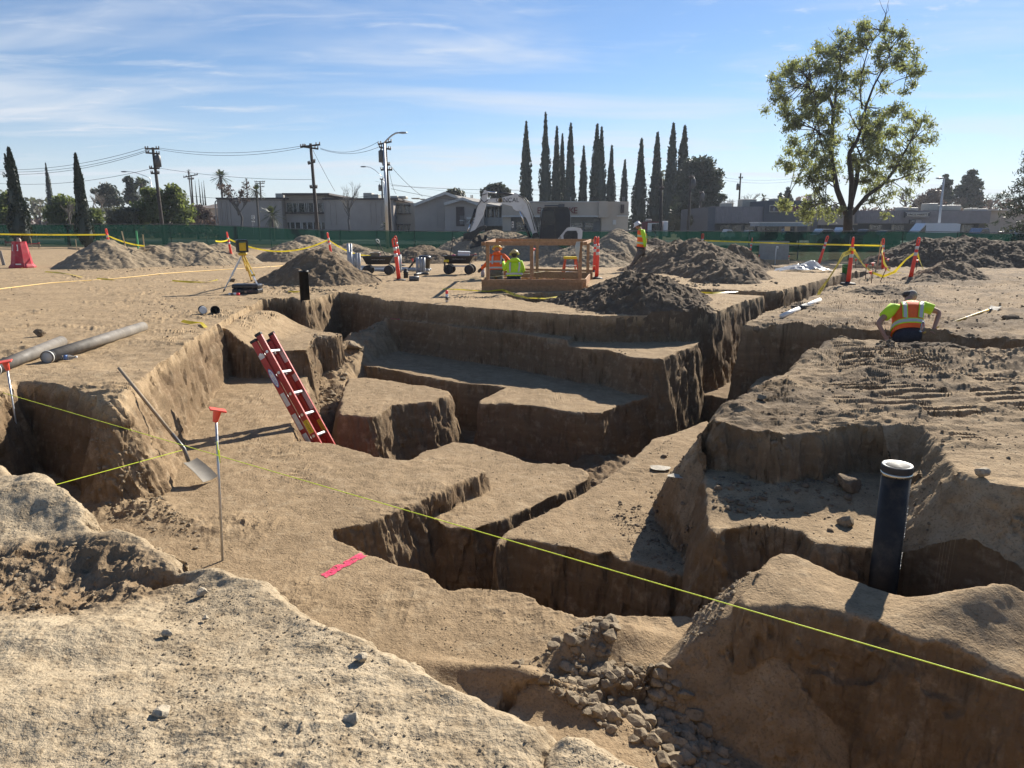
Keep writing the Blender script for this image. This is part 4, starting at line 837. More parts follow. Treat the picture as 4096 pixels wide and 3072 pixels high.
# ---- white scraps
for k, (px, py, lab) in enumerate([(2640,1878,'white flaking crust on the sunlit bench by the trench'),(2712,1918,'smaller white crust scrap below the first one on the sunlit bench')]):
    p = on(px, py); tag(MB().add([(rng.uniform(.6,1)*.16*(1-.35*k)*math.cos(a), rng.uniform(.6,1)*.11*(1-.35*k)*math.sin(a), .018+rng.uniform(0,.01)) for a in [i*.5 for i in range(12)]], [tuple(range(12))]).build('plaster_scrap', mat('white_crust', (.42,.38,.31), .95, var=.3, scale=25, bump=.6), None, loc=p), lab, 'scrap')
# ---- laser level on its tripod
tp = dp(970,1012,18.4); r = thing('laser_tripod', 'yellow laser level on a yellow and silver tripod beside a black case', 'tripod', (tp.x, tp.y, 0))
YT = mat('tripod_yellow', (.62,.40,.03), .5, var=.1); AL = mat('aluminium', (.62,.62,.61), .35, .7)
for px, py in ((893,1168),(1007,1126),(1046,1172)):
    f = on(px, py)-Vector((tp.x, tp.y, 0)); t0 = Vector((0,0,tp.z-.03)); k = t0.lerp(f, .55); s_ = (f-t0).cross(Vector((0,0,1))).normalized()*.03
    lg = MB().bar(t0+s_, k+s_*1.2, .022, .03).bar(t0-s_, k-s_*1.2, .022, .03).bar(k-s_*1.6, k+s_*1.6, .05, .05).build('leg', AL if px == 893 else YT, r)
    MB().bar(k-(f-k)*.3, f.lerp(k,.12), .035, .025).build('lower_leg', AL if px != 1007 else YT, lg); MB().tube([f.lerp(k,.14), f], [.03,.008], 8).bar(f.lerp(k,.1)+Vector((.05,0,0)), f.lerp(k,.1), .05, .01).build('foot', BLACK, lg)
MB().lathe([(.09,tp.z-.06),(.11,tp.z-.03),(.11,tp.z),(.05,tp.z+.02)],16).build('tripod_head', YT, r, True)
h = thing('laser_level', None, None, (0,0,tp.z+.02)); h.parent = r; h.rotation_euler = (0,0,.5)
MB().box((-.10,-.09,.03),(.10,.09,.24),None,.02).build('laser_body', mat('laser_yellow', (.80,.50,.02), .45), h)
gd = MB()
for sx in (-1,1):
    for sy in (-1,1): gd.box((sx*.11-.025,sy*.10-.025,.0),(sx*.11+.025,sy*.10+.025,.30),None,.012)
gd.box((-.13,-.12,.27),(.13,.12,.315),None,.015).box((-.12,-.11,0),(.12,.11,.035),None,.01).build('laser_guard', BLACKP, h)
# ---- black case
cs = on(982,1176); r = thing('equipment_case', 'black hard case lying on the ground under the laser tripod', 'case', (cs.x, cs.y+.16, gz(cs.x,cs.y)), -.06)
MB().box((-.335,-.17,.0),(.335,.17,.12),None,.03).build('case_base', BLACKP, r); MB().box((-.335,-.17,.123),(.335,.17,.235),None,.035).build('case_lid', BLACKP, r)
for x in (-.2,.2): MB().box((x-.03,-.178,.09),(x+.03,-.168,.15),None,.004).build('latch', BLACK, r)
MB().box((-.005,-.174,.03),(.045,-.1705,.075)).build('case_label', mat('label_orange', (.55,.35,.2), .6), r); MB().tube([(-.1,-.17,.12),(-.09,-.205,.12),(.09,-.205,.12),(.1,-.17,.12)],.011,6).build('handle', BLACK, r)
def spray_can(label, loc, rot):
    r = thing('spray_can', label, 'spray can', loc); r.rotation_euler = rot
    MB().lathe([(.031,0),(.033,.004),(.033,.165),(.026,.18)],14).build('can_body', mat('can_white', (.58,.58,.58), .3, .4), r, True); MB().lathe([(.0335,.05),(.0335,.12)],14).build('can_label', mat('can_dark', (.10,.09,.09), .4), r, True); MB().lathe([(.031,.18),(.031,.235),(.027,.25),(.0,.25)],14).build('can_cap', mat('fluoro_red', (.90,.06,.07), .4), r, True)
q = on(1787,1209); spray_can('spray can with a fluorescent red cap standing upright at the back edge of the pit', q+Vector((0,.05,0)), (0,0,0))
q = on(932,1183); spray_can('white spray can with a red cap lying in front of the black case', q+Vector((-.1,0,.035)), (0,R(90),.15))
# ---- red stand with extinguisher
q = on(64,1072); r = thing('extinguisher_stand', 'tapered red plastic stand holding a fire extinguisher at the left edge', 'stand', (q.x, q.y+.4, gz(q.x,q.y)), .35)
def frus(m, prof, n=8, ph=math.pi/8): 
    return m.lathe([(a/math.cos(math.pi/n), z) for a, z in prof], n, Matrix.Rotation(ph,4,'Z'))
MB_ = frus(MB(), [(.44,0),(.44,.06),(.38,.13),(.36,.16),(.235,.99),(.235,1.04),(.19,1.04),(.19,.9)]); MB_.build('stand_body', REDP, r)
MB().lathe([(.07,.85),(.085,.95),(.085,1.12),(.04,1.18),(.03,1.22)],12).build('extinguisher', mat('tan_paint', (.42,.30,.22), .5), r, True); MB().box((-.03,-.02,1.2),(.08,.02,1.26)).tube([(0,0,1.24),(-.05,-.1,1.2),(-.06,-.13,1.05)],.012,6).build('extinguisher_valve', BLACK, r)
for a in (-.98,-.2):
    c_ = Vector((math.cos(a-.785+.0)*0,0,0)); M = Matrix.Rotation(a+.35-.35,4,'Z') @ Matrix.Translation((0,-.262,.80)) @ Matrix.Rotation(R(-8.6),4,'X')
    s_ = MB().box((-.06,-.006,-.125),(.06,-.001,.125),M).build('extinguisher_sign', WHITEP, r); MB().prism([(-.025,-.09),(.025,-.09),(.025,.05),(.012,.07),(.012,.09),(-.03,.09),(-.012,.07),(-.025,.05)],.002,M @ Matrix.Translation((0,-.0085,0))).build('pictogram', REDP, s_)
MB().box((-.13,-.392,.13),(.06,-.385,.18)).build('maker_plate', WHITEP, r)
q = on(16,1062); tag(MB().box((-.06,-.015,0),(.06,.015,.62),TR((0,0,0),.2,0,-.12),.004).build('grey_plank', mat('weathered_plank', (.26,.25,.23), .85), None, loc=q), 'weathered grey plank leaning behind the red stand', 'plank')
# ---- batter boards with red caps
def batter(label, px, py, w, rz=.1):
    q = on(px, py); r = thing('batter_board', label, 'batter board', q, rz, 'batter boards')
    for sx in (-1,1):
        for dy in (-.12,.12): MB().tube([(sx*w/2,dy,-.1),(sx*w/2*.96,dy*.3,.42)],.014,6).build('stake', mat('rusty_rod', (.10,.05,.035), .8), r)
        MB().box((sx*w/2-.07,-.07,.42),(sx*w/2+.07,.07,.44),None,.004).box((sx*w/2-.03,-.03,.36),(sx*w/2+.03,.03,.42)).build('safety_cap', mat('cap_dark_red', (.42,.03,.03), .5), r)
    MB().box((-w/2-.1,-.02,.16),(w/2+.1,.02,.28),None,.004).build('board', WOODP, r); MB().tube([(-w/2,0,.33),(w/2,.03,.37)],.03,8).build('red_bar', mat('cap_dark_red', (.42,.03,.03), .5), r); return r
batter('batter board with red caps and a red bar behind the extinguisher stand', 130,994, 1.0); batter('batter board partly hidden behind the extinguisher stand', 44,985, .8)
batter('batter board with red caps beside the bucket of the excavator', 1870,1046, 1.0,.3)
for lab, a, b in [('plank lying on the ground left of the sandy ridge', (272,996),(318,1000)),('long form board lying on the ground behind the taped posts', (3412,1072),(3560,1078)),('form board at the foot of the far right soil bank', (3560,1064),(3700,1070)),('dark plank lying behind the black rubbish bin', (1728,1042),(1796,1046))]:
    p, q = on(*a), on(*b); tag(MB().bar(p+Vector((0,0,.06)), q+Vector((0,0,.06)), .04, .13).build('form_board', WOODP if 'dark' not in lab else WOOD, None), lab, 'board', 'form boards')
# ---- timber guard rail round the small pit
def guard():
    fl, fr = on(1952,1166), on(2318,1163); bl, br = on(1990,1118), on(2350,1118)
    r = thing('guard_rail', 'timber guard rail of upright posts and planks round the workers pit', 'guard rail', (0,0,0)); H_ = 1.22
    fm, bm_ = fl.lerp(fr,.475), bl.lerp(br,.45); mr = fr.lerp(br,.5)
    bl.z = br.z = bm_.z = 0
    for p in (fl, fm, fr, bl, bm_, br): MB().box((p.x-.045,p.y-.02,-.35),(p.x+.045,p.y+.02,H_+.02),None,.004).build('post', WOOD, r)
    def rail(a, b, z, w, h, nm): 
        d = (b-a).normalized()*.16; MB().bar(Vector((a.x,a.y,z))-d, Vector((b.x,b.y,z))+d, w, h).build(nm, WOOD, r)
    o = Vector((0,-.045,0)); 
    rail(fl+o,fr+o,H_-.03,.04,.09,'top_rail'); rail(bl-o,br-o,H_-.03,.04,.09,'top_rail'); rail(fr+Vector((.07,0,0)),br+Vector((.07,0,0)),H_-.03,.04,.09,'top_rail')
    rail(fl+Vector((-.07,0,0)),bl+Vector((-.07,0,0)),H_-.03,.04,.09,'top_rail')
    rail(fl+o,fr+o,.10,.04,.27,'toe_board'); rail(fl+o+o*.9,fr+o+o*.9,.25,.04,.10,'toe_board'); rail(bl-o,br-o,.12,.04,.20,'toe_board'); rail(fr+Vector((.07,0,0)),br+Vector((.07,0,0)),.06,.04,.26,'toe_board'); rail(bl-o,br-o,.27,.045,.07,'toe_board')
    m = MB()
    for k in range(4): m.tube([(fr.x-.10+k*.025,fr.y-.08,H_+.02),(fr.x-.13+k*.03,fr.y-.10,H_-.1),(fr.x-.12+k*.02,fr.y-.09,H_-.3-.06*k)],[.01,.02,.006],5)
    m.build('plastic_streamer', mat('pale_plastic', (.55,.56,.50), .5), r); return r
guard()
# ---- yellow topped step ladder inside the guard rail
q = on(2280,1126); r = thing('step_ladder', 'small orange step ladder with a yellow top inside the guard rail', 'step ladder', (q.x, q.y, q.z), .15)
OF = mat('orange_fibreglass', (.62,.09,.02), .45)
for sx in (-1,1):
    MB().bar((sx*.26,-.22,0),(sx*.17,-.05,.62),.05,.03).build('rail', OF, r); MB().bar((sx*.24,.25,0),(sx*.16,.06,.62),.04,.025).build('rear_leg', OF, r)
for z in (.2,.4): MB().box((-.23+z*.12,-.24+z*.3,z),(.23-z*.12,-.12+z*.3,z+.03),None,.004).build('tread', AL, r)
MB().box((-.22,-.12,.62),(.22,.10,.70),None,.02).build('top_cap', YEL, r)
# ---- dump carts
def cart(label, px, py, rz, flip, extra):
    q = on(px, py); r = thing('dump_cart', label, 'cart', (q.x, q.y+.25, gz(q.x,q.y)), rz, 'dump carts'); f = -1 if flip else 1
    z0, z1 = .36, .62; m = MB(); a = [(-.52,-.30,z1),(.52,-.30,z1),(.52,.30,z1),(-.52,.30,z1)]; b = [(-.40,-.22,z0),(.36,-.22,z0),(.36,.22,z0),(-.40,.22,z0)]; ai = [(x*.95,y*.93,z1) for x,y,_ in a]; bi = [(x*.93,y*.9,z0+.03) for x,y,_ in b]
    m.add(a+b+ai+bi, [(4,5,1,0),(5,6,2,1),(6,7,3,2),(7,4,0,3),(7,6,5,4),(0,1,9,8),(1,2,10,9),(2,3,11,10),(3,0,8,11),(8,9,13,12),(9,10,14,13),(10,11,15,14),(11,8,12,15),(12,13,14,15)])
    for (u0, v0), (u1, v1) in zip([(-.54,-.32),(.54,-.32),(.54,.32),(-.54,.32)], [(.54,-.32),(.54,.32),(-.54,.32),(-.54,-.32)]): m.bar((u0,v0,z1),(u1,v1,z1),.03,.03)
    m.build('tub', BLACKP, r)
    MB().bar((-.36,0,.27),(.36,0,.27),.05,.05).bar((-.36,-.26,.17),(-.36,.26,.17),.03,.03).bar((.36,-.26,.17),(.36,.26,.17),.03,.03).bar((-.36,0,.17),(-.36,0,.36),.04,.04).bar((.36,0,.17),(.36,0,.36),.04,.04).bar((-.3,-.18,.27),(-.3,.18,.36),.03,.03).build('chassis', STEEL, r)
    for sx in (-1,1):
        for sy in (-1,1):
            M = TR((sx*.36,sy*.27,.165),0,math.pi/2); w = MB().lathe([(.09,-.045),(.15,-.045),(.165,-.025),(.165,.025),(.15,.045),(.09,.045)],20,M).build('wheel', BLACK, r, True)
            MB().lathe([(.0,-.036),(.085,-.03),(.092,-.046),(.092,.046),(.085,.03),(.0,.036)],16,M).build('rim', mat('grey_rim', (.10,.10,.105), .6), w, True)
    hx = f*.40; top = Vector((hx-f*.37*(1 if not flip else -.55), 0, 1.06 if not flip else 1.12)); d = Vector((hx,0,.30))
    if flip: top = Vector((hx+.17,0,1.08))
    MB().tube([d, top.lerp(d,.5), top],.014,8).build('handle', BLACK, r, True); u = (top-d).normalized(); s_ = Vector((0,1,0)) if True else 0; s_ = Vector((.5,.85,0))
    MB().tube([top, top+u*.05+s_*.07, top+u*.14+s_*.065, top+u*.15, top+u*.14-s_*.065, top+u*.05-s_*.07, top],.014,8).build('grip', mat('grip_grey', (.35,.35,.34), .5) if not flip else BLACK, r, True)
    text('GORILLA CARTS', .062, 'lettering', WHITEP, r, TR((.02,-.302+.03,.53),0,R(90-15)) if True else None, .001); return r
c1 = cart('black dump cart with a beige bucket in its tub, beside the conduit stubs', 1512,1100,.05,False,0)
c2 = cart('black dump cart with a white box and a pink bag in its tub', 1838,1098,-.1,True,0)
def wp(o, v): return o.matrix_basis @ Vector(v) if False else Matrix.Translation(o.location) @ Matrix.Rotation(o.rotation_euler.z,4,'Z') @ Vector(v)
p = wp(c1, (-.12,0,.40)); r = thing('bucket', 'beige plastic bucket standing in the left dump cart', 'bucket', p); MB().lathe([(.13,0),(.165,.36),(.175,.36),(.175,.34),(.16,.34),(.125,.02),(0,.02)],20).build('bucket_wall', mat('beige_plastic', (.48,.42,.33), .5), r, True); MB().tube([(-.17,0,.30),(-.19,-.12,.2),(-.1,-.2,.16),(.1,-.2,.16),(.19,-.12,.2),(.17,0,.30)],.006,5).build('bail', STEEL, r)
p = wp(c2, (.14,.0,.40)); r = thing('white_box', 'white box with a crumpled lid standing in the right dump cart', 'box', p, .1); MB().box((-.2,-.14,0),(.2,.14,.34),None,.02).build('box_body', WHITEP, r); MB().box((-.21,-.15,.33),(.21,.15,.37),TR((0,0,0),0,.03,.04),.012).build('lid', WHITEP, r)
p = wp(c2, (-.20,-.05,.42)); tag(MB().ball((0,0,.12),.11,None,10,(1,.8,1.2)).build('pink_bag', mat('pink_plastic', (.75,.05,.16), .5), None, True, loc=p), 'small pink bag in the right dump cart', 'bag')
p = wp(c2, (-.40,-.36,.30)); r = thing('power_drill', 'yellow and black power drill hanging on the right dump cart', 'drill', p); MB().box((-.09,-.04,.12),(.09,.04,.20),None,.02).build('drill_body', YEL, r); MB().box((-.09,-.03,-.02),(-.03,.03,.13),None,.01).box((-.10,-.04,-.08),(.0,.04,-.02),None,.008).build('grip', BLACKP, r); MB().lathe([(.03,0),(.022,.07),(.006,.08),(.006,.15)],10,TR((.09,0,.16),0,0,math.pi/2)).build('chuck', BLACK, r)
# ---- conduit
def stub(label, px, pyb, pyt, Y): 
    b = dp(px, pyb, Y); t_ = dp(px, pyt, Y); g = gz(b.x, b.y); r = thing('conduit_stub', label, 'conduit', (b.x,b.y,min(g,b.z)), 0, 'upright conduit stubs'); h = t_.z-min(g,b.z)
    MB().lathe([(.052,-.1),(.052,h),(.045,h),(.045,h-.1)],14).build('conduit_pipe', GREYPVC, r, True); MB().lathe([(.061,.02),(.061,.16),(.053,.17)],14).build('coupling', GREYPVC, r, True)
for i, (px, pb_, pt, Y, lab) in enumerate([(1396,1062,974,26.4,'tall grey conduit stub at the left end of the left group'),(1406,1060,974,26.8,'tall grey conduit stub second from the left in the left group'),(1405,1066,1007,26.0,'short grey conduit stub in front of the two tall ones'),(1417,1064,1015,26.2,'lowest grey conduit stub of the left group'),
    (1428,1064,1012,26.2,'grey conduit stub second from the right in the left group'),(1438,1066,1013,26.0,'grey conduit stub at the right end of the left group'),(1592,1072,1024,26,'grey conduit stub just left of the nearest orange post'),(1601,1072,1018,26.2,'grey conduit stub just right of the nearest orange post'),
    (1670,1080,1030,25.6,'left one of the three grey stubs between the carts'),(1683,1080,1030,25.6,'middle one of the three grey stubs between the carts'),(1696,1080,1030,25.6,'right one of the three grey stubs between the carts'),(1931,1106,1058,23.5,'grey stub left of the orange hooded worker')]): stub(lab, px, pb_, pt, Y)
for k, (a, b, lab) in enumerate([((1400,1072),(1722,1085),'long grey conduit lying behind the left cart, uppermost of the bundle'),((1404,1078),(1716,1089),'long grey conduit lying behind the left cart, middle one of the bundle'),((1410,1086),(1560,1088),'short grey conduit lying in front of the bundle behind the left cart'),((2090,1117),(2260,1106),'grey conduit lying across the ground behind the guard rail')]):
    p, q = on(*a), on(*b); tag(MB().tube([p+Vector((0,0,.07)), p.lerp(q,.5)+Vector((0,0,.07)), q+Vector((0,0,.07))],.055,12).build('conduit', GREYPVC, None, True), lab, 'conduit', 'lying conduits')
tag(MB().tube([on(*p)+Vector((0,0,.05)) for p in ((1660,1106),(1672,1102),(1690,1100),(1712,1101))],.045,10).build('conduit_elbow', mat('dark_conduit', (.07,.075,.08), .5), None, True), 'dark curved conduit elbow lying between the two carts', 'conduit')
q = on(1637,1124); r = thing('pipe_offcut', 'short grey pipe offcut lying right of the nearest orange post', 'pipe offcut', q+Vector((0,0,.075)), .1); r.rotation_euler = (0,R(90),.1); MB().lathe([(.06,.0),(.075,0),(.075,.3),(.06,.3),(.06,.02)],18).build('pipe_wall', mat('offcut_grey', (.12,.12,.12), .5), r, True)
q = on(1624,1112); tag(MB().lathe([(.075,0),(.075,.16),(.09,.17),(.09,.2),(.07,.2),(.05,.26),(.05,.3)],12).build('pipe_fitting', BLACK, None, True, loc=q), 'upright black pipe fitting behind the grey offcut', 'pipe fitting')
q = on(2060,1105); 
p1, p2 = on(3126,1275), on(3278,1209); d = p2-p1; r = thing('white_pipe', 'white plastic pipe in two lengths lying along the trench edge', 'pipe', p1+Vector((0,0,.05))); MB().tube([(0,0,0), tuple(d*.47)],.042,12).build('pipe_length', WHITEP, r, True); MB().tube([tuple(d*.50), tuple(d)],.042,12).build('pipe_length', WHITEP, r, True); MB().tube([tuple(d*.40), tuple(d*.58)],.055,12).bar(tuple(d*.44+Vector((-.18,0,.03))), tuple(d*.5+Vector((.2,0,.03))),.05,.02).build('coupler', BLACK, r, True)
# ---- rubbish bin
q = dp(1699,1036,27.5); r = thing('rubbish_bin', 'black rubbish bin with a bag over its rim, in front of the low brown heap', 'bin', (q.x,q.y,gz(q.x,q.y))); MB().lathe([(.17,0),(.22,.5),(.24,.52),(.24,.56),(.2,.56)],18).build('bin_wall', BLACKP, r, True); MB().lathe([(.25,.42),(.26,.55),(.2,.62),(.05,.58)],14).build('bin_bag', mat('bag_dark', (.03,.03,.035), .3), r, True); MB().tube([(-.2,0,.45),(-.4,.05,.4),(-.6,0,.15),(-.8,-.1,.04)],.035,8).build('hose', BLACK, r, True)
# ---- grey board, tap, green bucket, white sheet
a, b = dp(3034,1048,37.5), dp(3152,1050,37.5); r = thing('form_sheet', 'grey board standing on edge before the fence, with a tap pipe in front', 'panel', (a.x,a.y,a.z)); w = (b-a).length
MB().box((0,-.02,.12),(w,.02,1.06),TR((0,0,0),0,-.05),.006).build('panel_sheet', BOARDM, r); MB().box((-.05,-.08,-.15),(w+.05,.06,.12),None,.006).build('sill_plank', WOODP, r)
MB().tube([(w*.42,-.6,-.1),(w*.42,-.6,.72),(w*.44,-.6,.82),(w*.47,-.62,.80),(w*.47,-.62,.7)],.025,8).build('tap_pipe', WHITEP, r, True)
q = on(3384,1096); r = thing('bucket', 'green plastic bucket behind the knotted orange post', 'bucket', q); MB().lathe([(.13,0),(.16,.33),(.17,.33),(.165,.31),(.15,.31),(.12,.02),(0,.02)],18).build('bucket_wall', mat('green_plastic', (.03,.22,.05), .45), r, True); MB().tube([(-.165,0,.3),(-.14,-.15,.24),(.14,-.15,.24),(.165,0,.3)],.006,5).build('bail', STEEL, r)
def sheet():
    c = on(3230,1090); nx, ny = 60, 36; v = []
    for i in range(nx):
        for j in range(ny):
            a, b = i/(nx-1)*2-1, j/(ny-1)*2-1; x = a*1.02+.06*math.sin(b*5+a*3); y = b*.55*(1-.3*abs(a))+.05*math.sin(a*7); v.append((x, y))
    V = np.array(v); x, y = V[:,0], V[:,1]; e = np.clip(1-(x/1.0)**2, 0, 1)*np.clip(1-(y/.6)**2, 0, 1)
    z = .10*e**.5+.26*np.exp(-((x-.30)/.32)**2-(y/.35)**2)+.10*np.exp(-((x+.35)/.35)**2-(y/.35)**2)+.07*ridged(x*2.2+.6*y, y*2.2, 4, 71)*e**.4+.03*fbm(x*6, y*6, None, 3, .6, 72)*e+.02
    g = np.array([gz(c.x+a, c.y+.35+b) for a, b in zip(x[::1], y[::1])]) if False else 0
    o = MB().add([(a,b,max(.015,h)) for a,b,h in zip(x,y,z)], [(i*ny+j,(i+1)*ny+j,(i+1)*ny+j+1,i*ny+j+1) for i in range(nx-1) for j in range(ny-1)])
    m = bpy.data.materials.new('white_sheeting'); m.use_nodes = True; t = NT(m.node_tree); t.N.clear(); pb_ = t.n('ShaderNodeBsdfPrincipled', {'Base Color': (.72,.74,.76,1), 'Roughness': .25}); tr = t.n('ShaderNodeBsdfTranslucent', {0: (.7,.73,.76,1)})
    mx = t.n('ShaderNodeMixShader', {0: .45, 1: pb_, 2: tr}); t.n('ShaderNodeOutputMaterial', {0: mx})
    tag(o.build('plastic_sheet', m, None, True, loc=(c.x,c.y+.4,gz(c.x,c.y)+.02)), 'crumpled white plastic sheet heaped on the ground right of the largest soil heap', 'sheet')
sheet()
# ---------------------------------------------------------------- fence, street, buildings, trees beyond
def leafmat(name, col, tcol, tw=.45, var=.25):
    m = bpy.data.materials.new(name); m.use_nodes = True; t = NT(m.node_tree); t.N.clear(); P = t.n('ShaderNodeNewGeometry'); n = t.noise(P.outputs['Position'], .9, 4, .6); r_ = P.outputs['Random Per Island']
    lo = tuple(c*(1-var) for c in col); hi = tuple(min(1,c*(1+var)) for c in col)
    c = t.mix(t.mapr(n, .3, .7), c4(lo), c4(hi)); c = t.mix(t.math('MULTIPLY', r_, .5), c, c4(hi))
    d = t.n('ShaderNodeBsdfPrincipled', {'Base Color': c, 'Roughness': .55}); tr = t.n('ShaderNodeBsdfTranslucent', {0: c4(tcol)})
    t.n('ShaderNodeOutputMaterial', {0: t.n('ShaderNodeMixShader', {0: tw, 1: d, 2: tr})}); return m
BARK = mat('bark', (.050,.040,.032), .95, var=.3, scale=5, bump=.6, bscale=12)
BARKG = mat('grey_bark', (.13,.115,.10), .95, var=.25, scale=5)
L_CYP = leafmat('cypress_leaf', (.018,.030,.020), (.03,.05,.02), .12)
L_ASH = leafmat('ash_leaf', (.115,.135,.075), (.30,.33,.10), .5); L_ORANGE = leafmat('citrus_leaf', (.085,.112,.045), (.20,.24,.06), .45)
L_DARK = leafmat('dark_leaf', (.036,.047,.036), (.06,.08,.04), .25); L_OLIVE = leafmat('olive_leaf', (.085,.092,.062), (.13,.14,.07), .35); L_PALM = leafmat('palm_leaf', (.035,.05,.022), (.08,.10,.03), .3); L_BROWN = leafmat('dead_leaf', (.10,.075,.065), (.13,.09,.07), .3)
def quads(m, P, size, asp, nr, droop=.0, out=None):
    """many small leaf faces at the points P"""
    n = len(P); d = nr.randn(n,3); 
    if out is not None: d = d*.8+out*1.0
    d[:,2] -= droop; d /= np.linalg.norm(d, axis=1, keepdims=True); s = np.cross(d, nr.randn(n,3)); s /= np.maximum(np.linalg.norm(s, axis=1, keepdims=True), 1e-6)
    L = size*(.6+.8*nr.rand(n,1)); a = d*L; b = s*L*asp
    V = np.stack([P-a*.5, P+b*.5, P+a*.5, P-b*.5], 1).reshape(-1,3); o = len(m.v); m.v += V.tolist(); m.f += [(o+4*i,o+4*i+1,o+4*i+2,o+4*i+3) for i in range(n)]; return m
def cypress(label, px, pyb, pyt, Y, wpx, seed, lean=0.0, tops=1, grp='tall cypresses behind the shop', n=2600):
    nr = np.random.RandomState(seed); b = dp(px, pyb, Y); tz = dp(px, pyt, Y).z; base = Vector((b.x, Y, min(b.z, gz(b.x, Y) if Y < 70 else 0))); H = tz-base.z; r0 = wpx/2*Y/F_PX
    r = thing('cypress_tree', label, 'tree', base, 0, grp)
    MB().tube([(0,0,0),(0,0,H*.12)],[r0*.35,r0*.3],8).build('trunk', BARK, r)
    t_ = nr.rand(n)**.85; prof = lambda q: np.where(q < .12, .55+.45*q/.12, (1-((q-.12)/.88)**1.35))**.9+.015
    th = nr.rand(n)*6.283; wob = 1+.16*np.sin(th*2+t_*9+seed)+.12*np.sin(th*3-t_*17)
    R_ = r0*prof(t_)*wob*(.86+.2*nr.rand(n)); P = np.stack([R_*np.cos(th)+lean*H*t_**1.3, R_*np.sin(th), H*(.04+.96*t_)], 1)
    m = quads(MB(), P, r0*.42, .5, nr, -1.6, np.stack([np.cos(th)*.5, np.sin(th)*.5, 0*th], 1))
    core = []; NZ = 26
    for i in range(NZ+1): q = i/NZ; core.append((float(r0*prof(np.array(q))*.90)+.01, H*(.03+.965*q)))
    o = len(m.v); m.lathe(core, 12); m.v[o:] = [(x*(1+.12*math.sin(z*3+seed+math.atan2(y,x)*2))+lean*H*(z/H)**1.3, y*(1+.1*math.sin(z*2.3+seed)), z) for x,y,z in m.v[o:]]
    if tops > 1:
        n2 = 240; q = nr.rand(n2); P2 = np.stack([-r0*.55+lean*H*.8+r0*.28*(1-q)*nr.randn(n2)*.6, r0*.2*nr.randn(n2)*(1-q), H*(.72+.22*q)], 1); quads(m, P2, r0*.4, .45, nr, -2)
    m.build('crown', L_CYP, r); return r
for i, (px, pt, w) in enumerate([(2103,488,42),(2178,450,38),(2222,506,36),(2244,536,30),(2276,494,38),(2328,584,32),(2378,497,42),(2396,508,38),(2437,583,34),(2552,556,44),(2614,530,42),(2673,494,46),(2718,506,50)]):
    w *= 1.35; cypress(['cypress standing alone at the left end of the row, above the excavator boom','tallest cypress, second from the left in the row','cypress third from the left, touching a thinner one','thin cypress fourth from the left, between two taller ones','cypress fifth from the left, right of the thin one','short cypress alone in the gap of the row above the shop','cypress left one of the close pair above the shop lettering','cypress right one of the close pair above the shop lettering','short cypress right of the close pair above the shop','cypress right of the broad pointed evergreen beyond the shop corner','cypress right of the walking man, second from the right pole','cypress just right of the dark utility pole','rightmost cypress, in front of the round dark pine'][i], px, 950, pt, 118+((i*37) % 7), w, 40+i, .0, 1, n=1500)
cypress('broad pointed evergreen between the cypresses right of the shop', 2490,950,640,120,42,70, 0, 1, 'tall cypresses behind the shop', 1200)
cypress('twin-topped cypress at the left edge inside the fence', 92,984,592,57,66,80,0,2,'cypresses on the left',3200)
cypress('tall cypress second from the left edge, before the fence', 348,984,615,57,56,81,0,1,'cypresses on the left',2800)
cypress('thin cypress far behind between the two near ones', 206,830,653,120,30,82,0,1,'cypresses on the left',1200)
for i, (px, pt, w) in enumerate([(1586,735,9),(1607,722,9),(1622,714,9),(1632,728,8),(1641,720,9)]): cypress(['tiny far cypress behind the thin pole, leftmost of five','tiny far cypress second of the five behind the thin pole','tallest tiny far cypress of the five behind the thin pole','tiny far cypress fourth of the five behind the thin pole','tiny far cypress rightmost of the five behind the thin pole'][i], px-820, 800, pt, 230, w, 90+i, 0, 1, 'far cypresses', 300)
# ---- fence
FT = [(-700,898,62),(-300,897,62),(0,897,62),(500,896,60.5),(812,897,60),(1024,907,58.5),(1287,919,57),(1800,924,55),(2330,924,51),(2700,923,48.5),(3166,925,46),(3581,923,45),(4096,934,43.5),(4500,940,43)]
fp = [dp(*q) for q in FT]; r = thing('green_fence', 'long green mesh fence closing off the site from the street', 'fence', (0,0,0))
def gmesh():
    m = bpy.data.materials.new('green_screen'); m.use_nodes = True; t = NT(m.node_tree); b = t.N['Principled BSDF']; P = t.n('ShaderNodeNewGeometry').outputs['Position']
    n = t.noise(t.vmap(P, (.8,.8,.15)), 1.0, 5, .6); c = t.mix(t.mapr(n, .35, .65), (.005,.022,.017,1), (.009,.036,.027,1)); t.put(b.inputs['Base Color'], c); b.inputs['Roughness'].default_value = .7; b.inputs['Specular IOR Level'].default_value = .2
    tr = t.n('ShaderNodeBsdfTranslucent', {0: (.006,.034,.025,1)}); tp_ = t.n('ShaderNodeBsdfTransparent', {0: (.75,.9,.82,1)}); o = t.N['Material Output']
    m1 = t.n('ShaderNodeMixShader', {0: .35, 1: b, 2: tr}); m2 = t.n('ShaderNodeMixShader', {0: .13, 1: m1, 2: tp_}); t.L.new(m2.outputs[0], o.inputs[0]); return m
GM = gmesh(); POLE = mat('dull_steel', (.16,.165,.17), .5, .5); m = MB(); vs = []; N_ = 0; tops = []
for a, b in zip(fp, fp[1:]):
    k = max(4, int((b-a).length/.25))
    for i in range(k): 
        p = a.lerp(b, i/k); tops.append(p)
for i, p in enumerate(tops):
    for j in range(5): 
        q = j/4; vs.append((p.x, p.y+.05*math.sin(i*.55)*math.sin(q*3.1)+.03*math.sin(i*1.3+q*4), p.z-.03-1.85*q-.03*abs(math.sin(i*.261))*(q < .1)))
